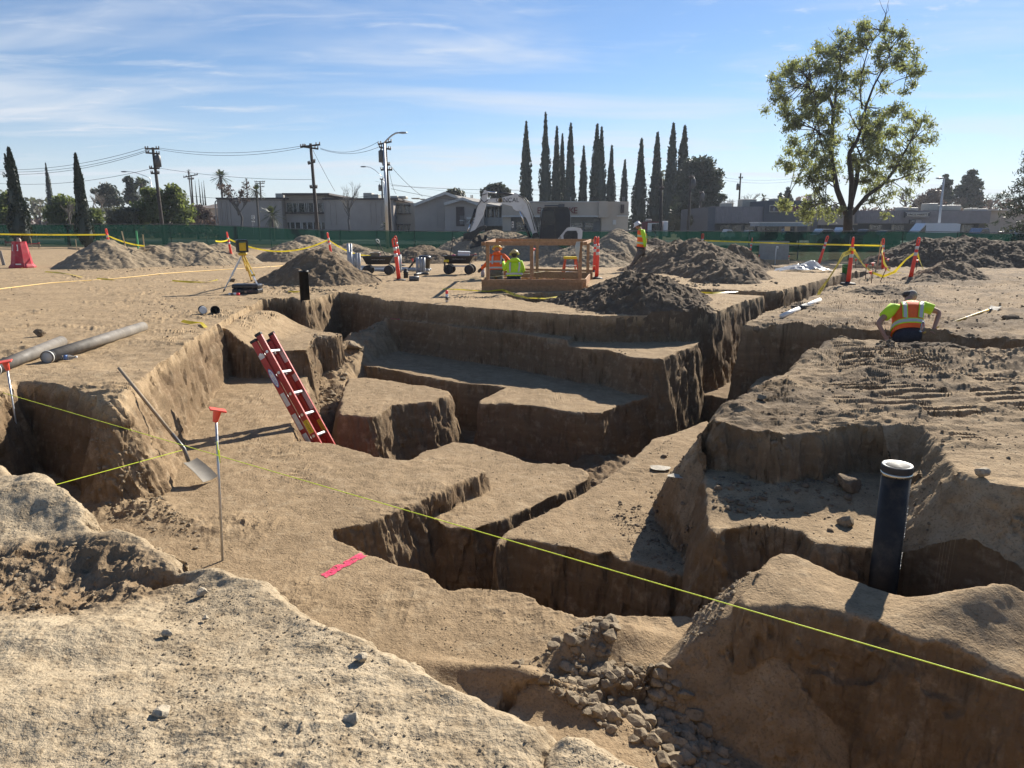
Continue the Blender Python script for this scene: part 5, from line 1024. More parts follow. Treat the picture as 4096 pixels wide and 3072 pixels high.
m.add(vs, [(i*5+j,(i+1)*5+j,(i+1)*5+j+1,i*5+j+1) for i in range(len(tops)-1) for j in range(4)]).build('screen', GM, r, True)
MB().tube([p-Vector((0,-.06,0)) for p in fp], .024, 6).build('top_rail', POLE, r)
for i in range(0, len(tops), 12): p = tops[i]; MB().tube([(p.x,p.y+.06,p.z-1.95),(p.x,p.y+.06,p.z+.05)],.03,6).build('post', POLE, r)
# ---- street beyond the fence
def strip(name, pts, m, z): return tag(MB().add([(x,y,z) for x,y in pts], [tuple(range(len(pts)))]).build(name, m, None), kind='structure')
strip('road', [(-160,72),(-20,68),(60,57),(160,50),(160,66),(60,72),(-20,84),(-160,90)], mat('asphalt', (.05,.05,.052), .9, bump=.3), .05)
strip('pavement', [(-160,90.2),(-20,84.2),(60,72.2),(160,66.2),(160,75),(60,82),(-20,90),(-160,95)], mat('concrete', (.32,.31,.29), .9, bump=.2), .06)
# ---- building helper: boxes given by photo points on a front plane at the distance Y
def fb(px0, py0, px1, py1, Y, dep, M=None):
    a = dp(px0, py0, Y); b = dp(px1, py1, Y); return (min(a.x,b.x), Y, min(a.z,b.z)), (max(a.x,b.x), Y+dep, max(a.z,b.z))
STUC = mat('grey_stucco', (.35,.305,.265), .9, var=.08, scale=.6, bump=.15, bscale=3); STUC2 = mat('warm_stucco', (.45,.38,.30), .9, var=.08, scale=.6); TRIMD = mat('brown_trim', (.045,.03,.028), .7); GLASS = mat('dark_glass', (.02,.025,.03), .12, var=.2, spec=.8); WTRIM = mat('white_trim', (.52,.50,.46), .7)
ROOFG = mat('grey_shingle', (.30,.28,.25), .9, var=.2, scale=8); HVAC = mat('hvac_paint', (.36,.34,.29), .6)
def bx(name, m, par, px0, py0, px1, py1, Y, dep, bev=0.0):
    a, b = fb(px0, py0, px1, py1, Y, dep); return MB().box(a, b, None, bev).build(name, m, par)
def arch(par, px0, px1, pt, pb_, Y):
    a = dp(px0, pb_, Y); b = dp(px1, pt, Y); w = (b.x-a.x)/2; cx = a.x+w; zt = b.z-w; n = 10
    o = [(a.x,Y,a.z)]+[(cx-w*math.cos(math.pi*i/n),Y,zt+w*math.sin(math.pi*i/n)) for i in range(n+1)]+[(b.x,Y,a.z)]
    MB().tube(o, .09, 4, True).build('arch_rib', STUC, par)
A = thing('apartment_building', 'low grey apartment building with arched ribs and a recessed window bay', 'building', (0,0,0)); Y0 = 96
bx('wall', STUC, A, 866,792,1140,1010,Y0,14); bx('wall', STUC, A, 1138,775,1312,1010,Y0+1.2,13); bx('wall', STUC, A, 1294,794,1580,1010,Y0,14); bx('wall', STUC2, A, 1578,812,1664,1010,Y0+2.5,12)
for px0, px1, py in ((862,1142,790),(1128,1316,772),(1288,1592,792)): bx('cornice', TRIMD, A, px0,py,px1,py+7,Y0-.25,14.6)
bx('sill_band', TRIMD, A, 1142,849,1296,855,Y0+.8,.5)
for px0, px1, pt in [(868,882,802),(884,902,802),(904,916,802),(1078,1096,803),(1100,1124,803),(1302,1318,806),(1322,1340,806),(1484,1500,804),(1504,1522,804),(1526,1546,804),(1550,1568,804)]: arch(A, px0, px1, pt, 900, Y0-.05)
wn = bx('window', GLASS, A, 1144,813,1296,850,Y0+1.1,.3)
for px in (1144,1170,1186,1192,1217,1225,1231,1252,1263,1268,1290): bx('mullion', WTRIM, wn, px,813,px+4,850,Y0+1.0,.2)
wn = bx('window', GLASS, A, 1150,890,1298,916,Y0+1.1,.3)
for px in (1158,1178,1200,1206,1226,1250,1262,1282): bx('mullion', WTRIM, wn, px,890,px+5,916,Y0+1.0,.2)
for px in (1590,1620):
    for py in (824,902): wn = bx('window', GLASS, A, px,py,px+17,py+28,Y0+2.3,.3); bx('frame', TRIMD, wn, px-4,py-6,px+21,py-1,Y0+2.1,.4); bx('frame', TRIMD, wn, px-4,py+28,px+21,py+31,Y0+2.1,.4); bx('mullion', WTRIM, wn, px+7,py,px+9,py+28,Y0+2.2,.2)
for px0, px1, pt in [(1452,1488,771),(1488,1514,777),(1560,1590,783),(1592,1624,784),(1644,1678,791),(1100,1134,773),(1680,1700,798)]: bx('rooftop_unit', HVAC, A, px0,pt,px1,795,Y0+4,2,.1)
Hh = thing('gabled_house', 'grey gabled apartment house with a white balcony, behind the excavator arm', 'building', (0,0,0)); Y1 = 92
def gable(par, pxa, pya, pxm, pym, pxb, pyb, pbot, Y, dep, m):
    a, c, b = dp(pxa,pya,Y), dp(pxm,pym,Y), dp(pxb,pyb,Y); z0 = dp(pxa,pbot,Y).z; poly = [(a.x,z0),(b.x,z0),(b.x,b.z),(c.x,c.z),(a.x,a.z)]
    MB().prism(poly, dep, Matrix.Translation((0,Y+dep/2,0))).build('wall', m, par)
    for p, q in ((a,c),(c,b)): 
        rr = MB().add([(p.x,Y-.5,p.z+.06),(q.x,Y-.5,q.z+.06),(q.x,Y+dep+.5,q.z+.06),(p.x,Y+dep+.5,p.z+.06),(p.x,Y-.5,p.z+.26),(q.x,Y-.5,q.z+.26),(q.x,Y+dep+.5,q.z+.26),(p.x,Y+dep+.5,p.z+.26)],[(0,1,2,3),(7,6,5,4),(0,4,5,1),(1,5,6,2),(2,6,7,3),(3,7,4,0)]).build('roof', ROOFG, par)
        MB().bar((p.x,Y-.55,p.z+.1),(q.x,Y-.55,q.z+.1),.1,.32).build('fascia', WTRIM, rr)
gable(Hh, 1658,824, 1782,776, 1912,826, 1010, Y1, 16, STUC); gable(Hh, 1778,820, 1852,799, 1936,830, 1010, Y1-3, 3.2, STUC)
MB().add([tuple(dp(1784,775,Y1+1)),tuple(dp(2010,812,Y1+1)),tuple(dp(2010,825,Y1-2)),tuple(dp(1915,826,Y1-2)),tuple(dp(1850,797,Y1-2))],[(0,1,2,3,4)]).build('roof', ROOFG, Hh)
bx('wall', STUC, Hh, 1910,822,2010,1010,Y1+1.5,14); MB().box(*fb(1905,818,2012,826,Y1-1,4)).build('eave', WTRIM, Hh)
bx('doorway', TRIMD, Hh, 1824,827,1858,905,Y1-3.08,.2); bx('gable_railing', WTRIM, Hh, 1838,880,1858,884,Y1-3.3,.1)
for k in range(6): bx('baluster', WTRIM, Hh, 1840+k*3.4,862,1841.2+k*3.4,898,Y1-3.25,.06)
bk = bx('balcony', WTRIM, Hh, 1912,870,2010,900,Y1-1,.15); bx('balcony_floor', WTRIM, Hh, 1910,898,2012,904,Y1-1.1,2.6)
for px in (1944,1962,1976,1992,2006): bx('balcony_post', WTRIM, Hh, px,828,px+5,905,Y1-1.05,.2)
for px in (1930,1955,1982): wn = bx('window', GLASS, Hh, px,838,px+16,868,Y1+1.4,.2); bx('frame', WTRIM, wn, px+7,838,px+9,868,Y1+1.35,.1)
for px in (1714,1747,1776): bx('batten', WTRIM, Hh, px,800,px+2,905,Y1-.06,.1)
sg = bx('house_sign', WTRIM, Hh, 1866,868,1902,895,Y1-3.3,.2); text('TIPTON', 1.05*.55, 'lettering', INK, sg, TR((dp(1884,884,Y1-3.35).x,Y1-3.36,dp(1884,885,Y1-3.35).z),0,R(90)), .01)
for px in (1860,1882,1888): bx('roof_vent', HVAC, Hh, px,780,px+4,794,Y1+6,.4)
# shop
Sp = thing('corner_shop', 'long low beige shop with red lettering and the number 2051, behind the excavator', 'building', (0,0,0)); Y2 = 84
bx('wall', mat('shop_wall', (.20,.20,.195), .9), Sp, 2010,868,2420,1010,Y2+1.5,12); bx('fascia_band', STUC2, Sp, 2008,808,2412,862,Y2,14); bx('fascia_trim', WTRIM, Sp, 2006,862,2412,868,Y2-.12,13); bx('fascia_trim', WTRIM, Sp, 2006,805,2414,809,Y2-.12,14.3)
bx('end_wall', STUC2, Sp, 2408,806,2508,1010,Y2+.5,15); bx('end_cap', WTRIM, Sp, 2468,862,2512,866,Y2+.3,12); bx('column', STUC2, Sp, 2010,868,2044,1010,Y2+.3,1); bx('roof_plinth', STUC2, Sp, 2396,804,2430,870,Y2-.3,2)
for px0, px1 in ((2066,2100),(2150,2196),(2286,2330),(2338,2372)): wn = bx('shop_window', GLASS, Sp, px0,890,px1,922,Y2+1.3,.3); bx('frame', WTRIM, wn, px0,904,px1,905.5,Y2+1.25,.1)
RL = mat('red_letters', (.16,.012,.02), .5); FX = mat('dark_grey_sign', (.05,.05,.06), .5)
for s_, px in (('E',2156),('K',2286),('E',2302)): p = dp(px, 843, Y2-.15); text(s_, .98, 'lettering', RL, Sp, TR(tuple(p),0,R(90)), .06)
p = dp(2386,881,Y2+1.3); text('2051', .36, 'lettering', WTRIM, Sp, TR(tuple(p),0,R(90)), .02)
bx('sign_remnant', FX, Sp, 2234,816,2258,832,Y2-.4,.3); bx('sign_arm', FX, Sp, 2178,820,2240,826,Y2-.35,.15); bx('wall_bracket', TRIMD, Sp, 2484,818,2496,852,Y2+.2,.4); bx('notice_board', WTRIM, Sp, 2452,880,2464,898,Y2+.4,.1)
for px in (2130,2282,2490,2496): bx('roof_pipe', POLE, Sp, px,788,px+2,806,Y2+5,.1)
# strip mall on the right
Y3 = 88; MG = mat('ribbed_metal', (.19,.18,.19), .7, var=.1, scale=2); MD = mat('slate_panel', (.075,.085,.10), .8, var=.1); ML = thing('strip_mall', 'dark grey strip mall with ribbed metal fascia and a framed sign behind the tree', 'building', (0,0,0))
bx('wall', MD, ML, 2838,880,3260,1010,Y3+2,14)
bx('metal_fascia', MG, ML, 2852,826,3062,894,Y3,15)
for k in range(30): bx('fascia_rib', MG, ML, 2856+k*7,827,2857.6+k*7,893,Y3-.12,.12)
bx('tower', MD, ML, 3060,802,3240,900,Y3-.4,8); bx('side_pier', MD, ML, 2834,828,2852,1010,Y3-.2,14)
for px0, px1, pt in ((2896,2930,811),(2970,3026,796),(3034,3064,806),(3096,3112,793)): bx('rooftop_unit', HVAC, ML, px0,pt,px1,830,Y3+5,2,.1)
for px in (2880,2930,2980,3030): wn = bx('shop_window', GLASS, ML, px,900,px+40,930,Y3+1.9,.2); bx('frame', POLE, wn, px+38,898,px+41,930,Y3+1.8,.2)
sf = bx('sign_frame', WTRIM, ML, 3080,821,3222,848,Y3-.6,.15); bx('sign_panel', mat('sign_maroon', (.09,.02,.035), .5), sf, 3111,823,3220,846,Y3-.66,.1); bx('sign_panel', FX, sf, 3082,823,3109,846,Y3-.66,.1)
p = dp(3114,835,Y3-.7); text('CHILI', .46, 'lettering', mat('sign_pink', (.42,.22,.24), .5), sf, TR(tuple(p),0,R(90)), .02, 'LEFT'); q = dp(3096,837,Y3-.7); MB().ball((q.x,q.y,q.z),.16,None,10,(.9,.12,1.3)).tube([(q.x,q.y,q.z+.15),(q.x+.08,q.y,q.z+.27)],.03,6).build('sign_emblem', mat('sign_grey', (.25,.25,.27), .5), sf)
M2 = thing('restaurant_strip', 'grey ribbed restaurant strip with a banner-shaped name sign, right of the big tree', 'building', (0,0,0)); Y4 = 92
bx('metal_fascia', MG, M2, 3428,842,3958,894,Y4,15)
for k in range(64): bx('fascia_rib', MG, M2, 3432+k*8.2,843,3433.6+k*8.2,893,Y4-.12,.12)
bx('wall', MD, M2, 3280,890,3960,1010,Y4+2,14); bx('wall', STUC, M2, 3240,830,3430,900,Y4+.4,10); bx('end_wall', STUC, M2, 3955,840,4110,1010,Y4+.5,12); bx('coping', WTRIM, M2, 3950,838,4040,842,Y4-.1,12)
sb = bx('name_sign', FX, M2, 3622,848,3720,870,Y4-.5,.3); bx('sign_border', WTRIM, sb, 3624,849.5,3718,851.5,Y4-.56,.06); bx('sign_border', WTRIM, sb, 3624,866.5,3718,868.5,Y4-.56,.06); bx('sign_ribbon', WTRIM, sb, 3630,852.5,3711,864,Y4-.56,.05)
p = dp(3671,858.3,Y4-.6); text("UNCLE HARRY'S", .33, 'lettering', INK, sb, TR(tuple(p),0,R(90)), .02)
s2 = bx('small_sign', FX, M2, 3642,879,3688,896,Y4-.4,.2); p = dp(3654,884,Y4-.45); text('BEST', .2, 'lettering', WTRIM, s2, TR(tuple(p),0,R(90)), .02); bx('sign_picture', mat('sign_grey', (.25,.25,.27), .5), s2, 3664,881,3686,894,Y4-.43,.05)
for px0, px1, pt in ((3610,3634,828),(3644,3674,830),(3718,3752,813),(3756,3782,821),(3784,3844,820),(3890,3912,832),(3928,3948,834)): bx('rooftop_unit', HVAC, M2, px0,pt,px1,842,Y4+5,2,.1)
for px in (3480,3570,3660,3750,3850): wn = bx('shop_window', GLASS, M2, px,900,px+44,930,Y4+1.9,.2); bx('frame', WTRIM, wn, px,899,px+3,930,Y4+1.8,.2)
bs = thing('bus_shelter', 'blue roofed bus shelter beyond the fence', 'bus shelter', (0,0,0)); Yb = 58
rf = bx('shelter_roof', mat('shelter_blue', (.16,.24,.36), .35, .3), bs, 3038,892,3238,905,Yb,2.2); bx('roof_edge', mat('shelter_edge', (.45,.52,.6), .4), rf, 3036,888,3240,892,Yb-.1,2.4)
for px in (3040,3118,3180,3232): bx('shelter_post', POLE, bs, px,904,px+5,960,Yb+.1,.12)
bx('shelter_panel', GLASS, bs, 3060,908,3110,950,Yb+2,.05); bx('timetable', WTRIM, bs, 3140,906,3160,925,Yb+1.9,.06)
for lab, px0, pt, px1, Y, m in [('plain brown-roofed house far behind the orange trees',790,815,905,135,'a'),('tan rooftop far behind the left trees',1135-420,822,860,140,'b'),('small shed with a pale roof between the poles right of the shop',2800-6,894,2830,100,'c')]:
    r = thing('house', lab, 'house', (0,0,0), 0, 'far houses'); bx('wall', STUC2, r, px0,pt+18,px1,1000,Y,8)
    a, b = dp(px0-6,pt+18,Y-.5), dp(px1+6,pt+18,Y-.5); c = dp((px0+px1)/2,pt,Y+4); MB().add([tuple(a),tuple(b),(b.x,Y+9,a.z),(a.x,Y+9,a.z),(a.x+2,Y+4,c.z),(b.x-2,Y+4,c.z)],[(0,1,5,4),(1,2,5),(2,3,4,5),(3,0,4)]).build('roof', ROOFG if m != 'a' else mat('brown_roof', (.13,.10,.085), .9), r)
# ---- food truck, cars, van
tr = thing('food_truck', 'white food truck with red trim and a roof fan, right of the shop', 'truck', (0,0,0)); Yt = 74
bx('truck_body', WHITEP, tr, 2588,890,2646,945,Yt,2.3,.08); bx('roof_trim', RL, tr, 2584,887,2648,891,Yt-.06,2.4); bx('door', GLASS, tr, 2608,896,2626,930,Yt-.05,.1); bx('truck_body', WHITEP, tr, 2655,884,2670,945,Yt,2.3,.08); bx('red_panel', RL, tr, 2584,890,2589,945,Yt-.02,2.3)
bx('roof_fan', HVAC, tr, 2587,876,2608,887,Yt+.6,.8,.1); bx('hatch', GLASS, tr, 2628,894,2645,925,Yt-.05,.1); q = dp(2596,917,Yt-.06); text('TACOS', .16, 'lettering', RL, tr, TR(tuple(q),0,R(90)), .01) if False else None
def car(label, px, pt, wpx, Y, col, van=False, glint=False):
    a = dp(px-wpx/2, pt, Y); b = dp(px+wpx/2, pt, Y); L = b.x-a.x; g = -.05; H = a.z-g; r = thing('van' if van else 'parked_car', label, 'van' if van else 'car', ((a.x+b.x)/2, Y, g), 0, None if van else 'parked cars'); m = mat('car_paint_'+col, {'white':(.62,.64,.66),'silver':(.40,.42,.45),'dark':(.02,.022,.028),'blue':(.10,.13,.20)}[col], .22, .25 if col != 'white' else 0, var=.03); h = L/2
    pr = [(-h,.25),(h,.25),(h,.75),(h*.92,.98),(h*.62,1.02),(h*.38,H-.05),(h*.1,H),(-h*.5,H),(-h*.8,1.05),(-h,.95)] if not van else [(-h,.3),(h,.3),(h,1.9),(h*.96,H-.06),(h*.8,H),(-h*.62,H),(-h*.82,H*.72),(-h*.97,H*.55),(-h,H*.5)]
    MB().prism(pr, 1.75).build('body', m, r); w = [(h*.56,1.03),(h*.34,H-.12),(-h*.48,H-.1),(-h*.74,1.06)] if not van else [(-h*.60,H*.93),(-h*.78,H*.73),(-h*.90,H*.56),(-h*.6,H*.56)]
    MB().prism(w, 1.765).build('side_glass', GLASS, r)
    for s_ in (-.62,.62):
        wl = MB().lathe([(.0,-.9),(.33,-.9),(.33,-.7),(.33,.7),(.33,.9),(.0,.9)],14,TR((h*s_,0,.33),0,math.pi/2)).build('wheel', BLACK, r)
    return r
car('white cargo van parked beyond the fence under the restaurant sign', 3736,893,170,70,'white',True)
for px, pt, w, Y, c, lab in [(3300,915,90,66,'silver','silver car just left of the big tree trunk, nose under the leaves'),(3380,909,84,68,'silver','silver car right beside the big tree trunk'),(2812,919,26,96,'white','white car roof left of the strip mall windows'),(2912,918,40,80,'white','white car below the ribbed fascia, left one'),(2998,920,38,80,'silver','silver car below the ribbed fascia, right one'),
    (3468,917,60,64,'dark','dark car with a sun glint on its roof, left of the van'),(3548,921,70,64,'dark','dark car between the glinting car and the van'),(3922,912,56,70,'blue','dark blue car right of the white van'),(4080,918,60,68,'silver','silver car at the right edge under the dark tree'),(3150,915,46,72,'dark','dark car behind the bus shelter')]: car(lab, px, pt, w, Y, c)
# ---- poles, wires, lamps
WP = mat('creosote_pole', (.045,.036,.030), .9, var=.25, scale=6); WIRE = mat('wire', (.03,.03,.032), .6); CER = mat('insulator', (.12,.09,.08), .4)
def pole(label, px, pyb, pxt, pyt, Y, arms, extra=(), grp='wooden utility poles', rad=.15):
    b, t_ = dp(px,pyb,Y), dp(pxt,pyt,Y); r = thing('utility_pole', label, 'pole', (b.x,Y,b.z-2.5), 0, grp); o = Vector((b.x,Y,b.z-2.5)); top = t_-o; d = (t_-b)/(t_.z-b.z)
    MB().tube([d*-.0, d*2.5, top],[rad*1.25,rad*1.15,rad*.8],10).build('pole_shaft', WP, r, True); s = Y/F_PX
    for py, w, dz in arms:
        z = dp(px,py,Y).z-o.z; c = top*(z/top.z); a = MB().bar(c+Vector((-w*s,-.15,-dz)), c+Vector((w*s,-.15,dz)), .11, .14).build('crossarm', WP, r)
        m = MB()
        for f in (-.95,-.6,.6,.95): m.lathe([(.05,0),(.07,.06),(.04,.1),(.06,.15),(.0,.2)],6,Matrix.Translation(c+Vector((f*w*s,-.15,dz*f+.06))))
        for k in range(4): pass
        m.build('insulators', CER, a) if False else None
        for f in (-.95,-.6,.6,.95): MB().lathe([(.05,0),(.07,.06),(.04,.1),(.06,.15),(.0,.2)],6,Matrix.Translation(c+Vector((f*w*s,-.15,dz*f+.06)))).build('insulator', CER, a)
    for py, side in extra:
        z = dp(px,py,Y).z-o.z; c = top*(z/top.z); MB().lathe([(.0,-.55),(.26,-.5),(.26,.45),(.1,.55),(.05,.75)],12,Matrix.Translation(c+Vector((side*.42,-.1,0)))).build('transformer', mat('transformer_dark', (.06,.062,.065), .5), r, True)
    return r
pole('leaning wooden pole with crossarms and transformer, behind the left orange trees', 652,905,611,590,68,[(596,27,.0),(614,26,-.05),(674,19,0),(694,16,0)],[(645,.9)])
pole('wooden pole with looping jumper cables in front of the apartment building', 1273,920,1242,574,66,[(584,38,.1),(592,30,-.1),(652,14,.1),(751,14,0)])
pole('wooden pole with transformer standing beside the steel street lamp', 1566,925,1540,568,66,[(573,26,.12),(594,22,-.1),(660,14,0),(680,22,0)],[(626,-.9)])
pole('thin grey pole with side arm left of the apartment building', 772,850,764,700,110,[(704,28,.2),(716,12,0)],(), 'wooden utility poles',.12)
pole('far double-arm pole seen over the apartment roof', 1039,790,1040,724,150,[(727,20,0),(734,18,0),(747,17,0)])
pole('thin dark pole with transformer over the right end of the apartment roof', 1529,800,1527,715,130,[(718,6,0)],[(752,-.9)])
pole('stout dark pole with guy wires right of the walking man', 2648,940,2645,716,72,[(756,8,0)],(), 'wooden utility poles',.17)
pole('thin pole with a white transformer in front of the round pine', 2752,920,2764,700,84,[(712,8,0)],[(735,.7)])
pole('shorter pole with meter box right of the thin pole', 2795,860,2804,768,100,[(774,6,0)],[(788,.6)])
pole('pole with transformer over the roof units of the strip mall', 2956,830,2963,693,130,[(712,8,0)],[(748,-1.0)])
def wire(a, b, sag, rad=.016):
    global WV; WV.append((a, b, sag, rad))
WV = []
def hang(label, pairs, rad=.02):
    """one run of cables between supports"""
    for k, (a, b, sag) in enumerate(pairs):
        tag(MB().tube(sagpts(a, b, sag, 16), rad, 4).build('overhead_cable', WIRE, None), label[k] if isinstance(label, list) else label, 'cable', 'overhead cables')
D = dp
hang(['upper cable from the left edge to the top of the leaning pole','middle cable from the left edge to the top arm of the leaning pole','lower cable from the left edge to the leaning pole top arm','cable from the left edge to the middle of the leaning pole',
 'upper cable between the leaning pole and the pole with loops','lower cable between the leaning pole and the pole with loops','mid-height cable from the leaning pole to the pole with loops','upper cable between the looped pole and the lamp-side pole','lower cable between the looped pole and the lamp-side pole',
 'thick low cable crossing the left trees','thick low cable in front of the apartment building','thick low cable from the lamp-side pole to the shop','cable from the lamp-side pole past the cypresses','thin high cable behind the cypresses','cable from the shop to the stout dark pole',
 'guy wire slanting down from the looped pole','guy wire slanting down from the lamp-side pole','sagging service wire beside the lamp-side pole','guy wire slanting down from the stout dark pole','white service wire curving between the two thin poles right','faint cable past the pole over the strip mall','second faint cable past the pole over the strip mall'],
 [(D(-200,665,75),D(585,590,68),1.0),(D(-200,668,75),D(590,600,68),1.1),(D(-200,675,75),D(600,602,68),1.2),(D(-200,712,75),D(620,671,68),1.0),
 (D(634,592,68),D(1206,584,66),.5),(D(636,598,68),D(1214,590,66),.6),(D(640,673,68),D(1256,718,66),.3),(D(1280,592,66),D(1515,566,66),.6),(D(1282,596,66),D(1520,586,66),.5),
 (D(-200,806,72),D(650,776,68),.5),(D(650,772,68),D(1560,776,66),.6),(D(1565,755,66),D(2300,790,80),.9),(D(1565,742,66),D(2640,735,72),.5),(D(1500,725,120),D(2660,733,120),2.0),(D(2300,790,80),D(2640,748,72),.3),
 (D(1252,600,66),D(1340,765,68),.1),(D(1560,660,66),D(1690,785,72),.2),(D(1556,680,66),D(1585,775,70),.4),(D(2652,730,72),D(2735,862,74),.0),(D(2762,880,88),D(2800,822,98),.5),(D(2790,690,150),D(3300,692,150),1.5),(D(2790,700,150),D(3300,704,150),1.5)])
def lamp(label, px, pyb, pxt, pyt, pxe, pye, Y, rad, m, thick=1):
    b, t_, e = D(px,pyb,Y), D(pxt,pyt,Y), D(pxe,pye,Y); r = thing('street_lamp', label, 'street lamp', (b.x,Y,b.z-2), 0, 'street lamps'); o = Vector((b.x,Y,b.z-2))
    MB().tube([(0,0,0), tuple(t_-o)],[rad*1.3,rad*.8],10).build('lamp_post', m, r, True); c = [t_-o+Vector(((e.x-t_.x)*f,0,(e.z-t_.z)*math.sin(f*math.pi/2))) for f in (0,.25,.5,.75,1)]
    MB().tube(c, rad*.55, 8).build('lamp_arm', m, r, True); MB().ball(tuple(e-o+Vector(((.3 if e.x > t_.x else -.3),0,-.02))),.32,None,8,(1.3,.5,.28)).build('lamp_head', mat('lamp_head_grey', (.25,.26,.27), .4, .4), r, True); return r
lamp('tall steel street lamp with a curved arm beside the transformer pole', 1549,930,1536,572,1597,530,63,.12,STEEL)
lamp('far street lamp arm reaching left of the lamp-side pole', 1538,800,1534,712,1464,666,90,.06,STEEL); lamp('far street lamp arm left of the leaning pole', 610,760,600,712,506,686,90,.06,STEEL)
lt = lamp('white leaning floodlight pole in front of the restaurant strip', 3752,940,3776,716,3772,712,70,.10,mat('pole_white', (.52,.53,.54), .5)); MB().bar((1.0,0,9),(-.0,0,9),.1,.1) 
sp = thing('speed_sign', 'white speed limit 40 sign before the apartment building', 'sign', (0,0,0)); bx('sign_plate', WHITEP, sp, 1004,861,1018,888,64,.04); bx('sign_post', POLE, sp, 1010,886,1012.5,940,64.1,.06)
p = D(1011,880,63.97); text('40', .34, 'lettering', INK, sp, TR(tuple(p),0,R(90)), .004); p = D(1011,870,63.97); text('LIMIT', .11, 'lettering', INK, sp, TR(tuple(p),0,R(90)), .004); p = D(1011,865,63.97); text('SPEED', .11, 'lettering', INK, sp, TR(tuple(p),0,R(90)), .004)
s3 = thing('street_sign', 'narrow white pictogram sign in front of the shop window', 'sign', (0,0,0)); bx('sign_plate', WHITEP, s3, 2047,886,2055,910,66,.04); bx('sign_post', POLE, s3, 2050,908,2052,950,66.1,.05); bx('pictogram', INK, s3, 2049,890,2053,896,65.97,.02); bx('pictogram', INK, s3, 2049,900,2053,906,65.97,.02)
# ---- trees
def blobtree(label, name, px, pyb, Y, blobs, leaf, n, size, seed, trunk=BARK, grp=None, rad=.18, asp=.5, droop=.2):
    """blobs: (px, py, radius px) clumps of foliage"""
    nr = np.random.RandomState(seed); b = D(px,pyb,Y); z0 = min(b.z, 0); r = thing(name, label, 'tree', (b.x,Y,z0), 0, grp); o = Vector((b.x,Y,z0)); s = Y/F_PX; P = []; tw = MB(); tot = sum(q[2]**2 for q in blobs)
    fork = Vector((0,0,max(.6,(min(D(q[0],q[1],Y).z for q in blobs)-z0)*.55))); tw.tube([(0,0,-.2), tuple(fork)],[rad*1.2,rad*.9],8)
    for x, y, rp in blobs:
        c = D(x,y,Y)-o; R_ = rp*s*1.15; c.y += nr.uniform(-.6,.6)*R_*1.2; k = max(12,int(1.9*n*rp*rp/tot)); mid = fork.lerp(c,.5)+Vector((0,0,.2*R_)); tw.tube([tuple(fork),tuple(mid),tuple(c)],[rad*.55,rad*.35,rad*.12],6)
        g = nr.randn(k,3); g /= np.linalg.norm(g,axis=1,keepdims=True); rr = R_*(nr.rand(k,1)**.45); q = g*rr*(1+.25*nr.randn(k,1)*.5); q[:,2] *= .8; P.append(q+np.array(c))
        for _ in range(3): e = c+Vector(g[nr.randint(k)])*R_*.9; tw.tube([tuple(c),tuple(e)],[rad*.12,rad*.04],4)
    tw.build('trunk', trunk, r); quads(MB(), np.concatenate(P), size, asp, nr, droop).build('crown', leaf, r); return r
bt_ = blobtree
bt_('bushy citrus tree at the left edge behind the twin-topped cypress','citrus_tree',20,900,72,[(-30,830,45),(25,800,40),(40,850,40),(0,870,40)],L_ORANGE,1600,.38,1,grp='citrus trees')
bt_('bushy citrus tree between the two near cypresses','citrus_tree',260,905,74,[(215,850,30),(250,810,36),(290,830,36),(305,870,32),(240,880,34)],L_ORANGE,1700,.36,2,grp='citrus trees')
bt_('low citrus tree right of the second leaning cypress','citrus_tree',385,905,74,[(375,860,28),(395,880,24)],L_ORANGE,700,.34,3,grp='citrus trees')
bt_('sparse citrus tree with a bare dark limb before the brown roof','citrus_tree',488,905,72,[(455,850,28),(480,880,30),(515,855,30),(440,885,26),(530,885,22)],L_OLIVE,900,.34,4,grp='citrus trees')
bt_('large bright citrus tree behind the leaning pole','citrus_tree',660,905,74,[(580,840,40),(620,790,42),(680,800,46),(690,760,26),(720,850,44),(640,860,46),(560,880,30),(735,885,28),(590,770,20)],L_ORANGE,3600,.38,5,grp='citrus trees')
bt_('round dark evergreen tree above the far left houses','evergreen_tree',432,830,140,[(405,775,22),(432,757,26),(460,770,22),(380,765,14),(400,800,26),(440,805,30),(475,805,24)],L_DARK,1000,.6,6,grp='far dark trees')
bt_('dark evergreen behind the palm left of the leaning pole','evergreen_tree',530,830,130,[(520,720,16),(528,745,20),(520,770,22),(560,730,18),(515,795,24),(548,800,26)],L_DARK,1000,.55,7,grp='far dark trees')
bt_('dark round tree over the ridge of the gabled house','evergreen_tree',1826,800,130,[(1800,769,12),(1825,767,14),(1845,774,12),(1815,782,16),(1840,786,14)],L_OLIVE,700,.6,8,grp='far dark trees')
bt_('dark flat-topped pine behind the excavator boom','pine_tree',1980,830,130,[(1945,772,20),(1965,755,20),(1995,752,22),(2020,770,20),(1990,785,24),(2030,780,14)],L_DARK,1800,.55,9,grp='far dark trees')
bt_('huge round dark pine right of the cypresses','pine_tree',2800,900,112,[(2770,665,36),(2810,660,34),(2760,710,40),(2805,720,44),(2850,700,34),(2865,740,28),(2845,770,32),(2790,780,46),(2750,790,40),(2740,850,44),(2800,850,46),(2850,820,30),(2890,790,16)],L_DARK,6500,.5,10,rad=.4)
bt_('grey-green olive shrub tree beyond the walking man','olive_tree',2790,920,96,[(2770,880,22),(2800,870,22),(2815,890,18)],L_OLIVE,600,.4,11)
bt_('dark leafy tree rising between two cypresses','evergreen_tree',2640,940,125,[(2630,700,24),(2640,740,30),(2640,800,34),(2640,860,36)],L_OLIVE,1400,.5,12,grp='far dark trees')
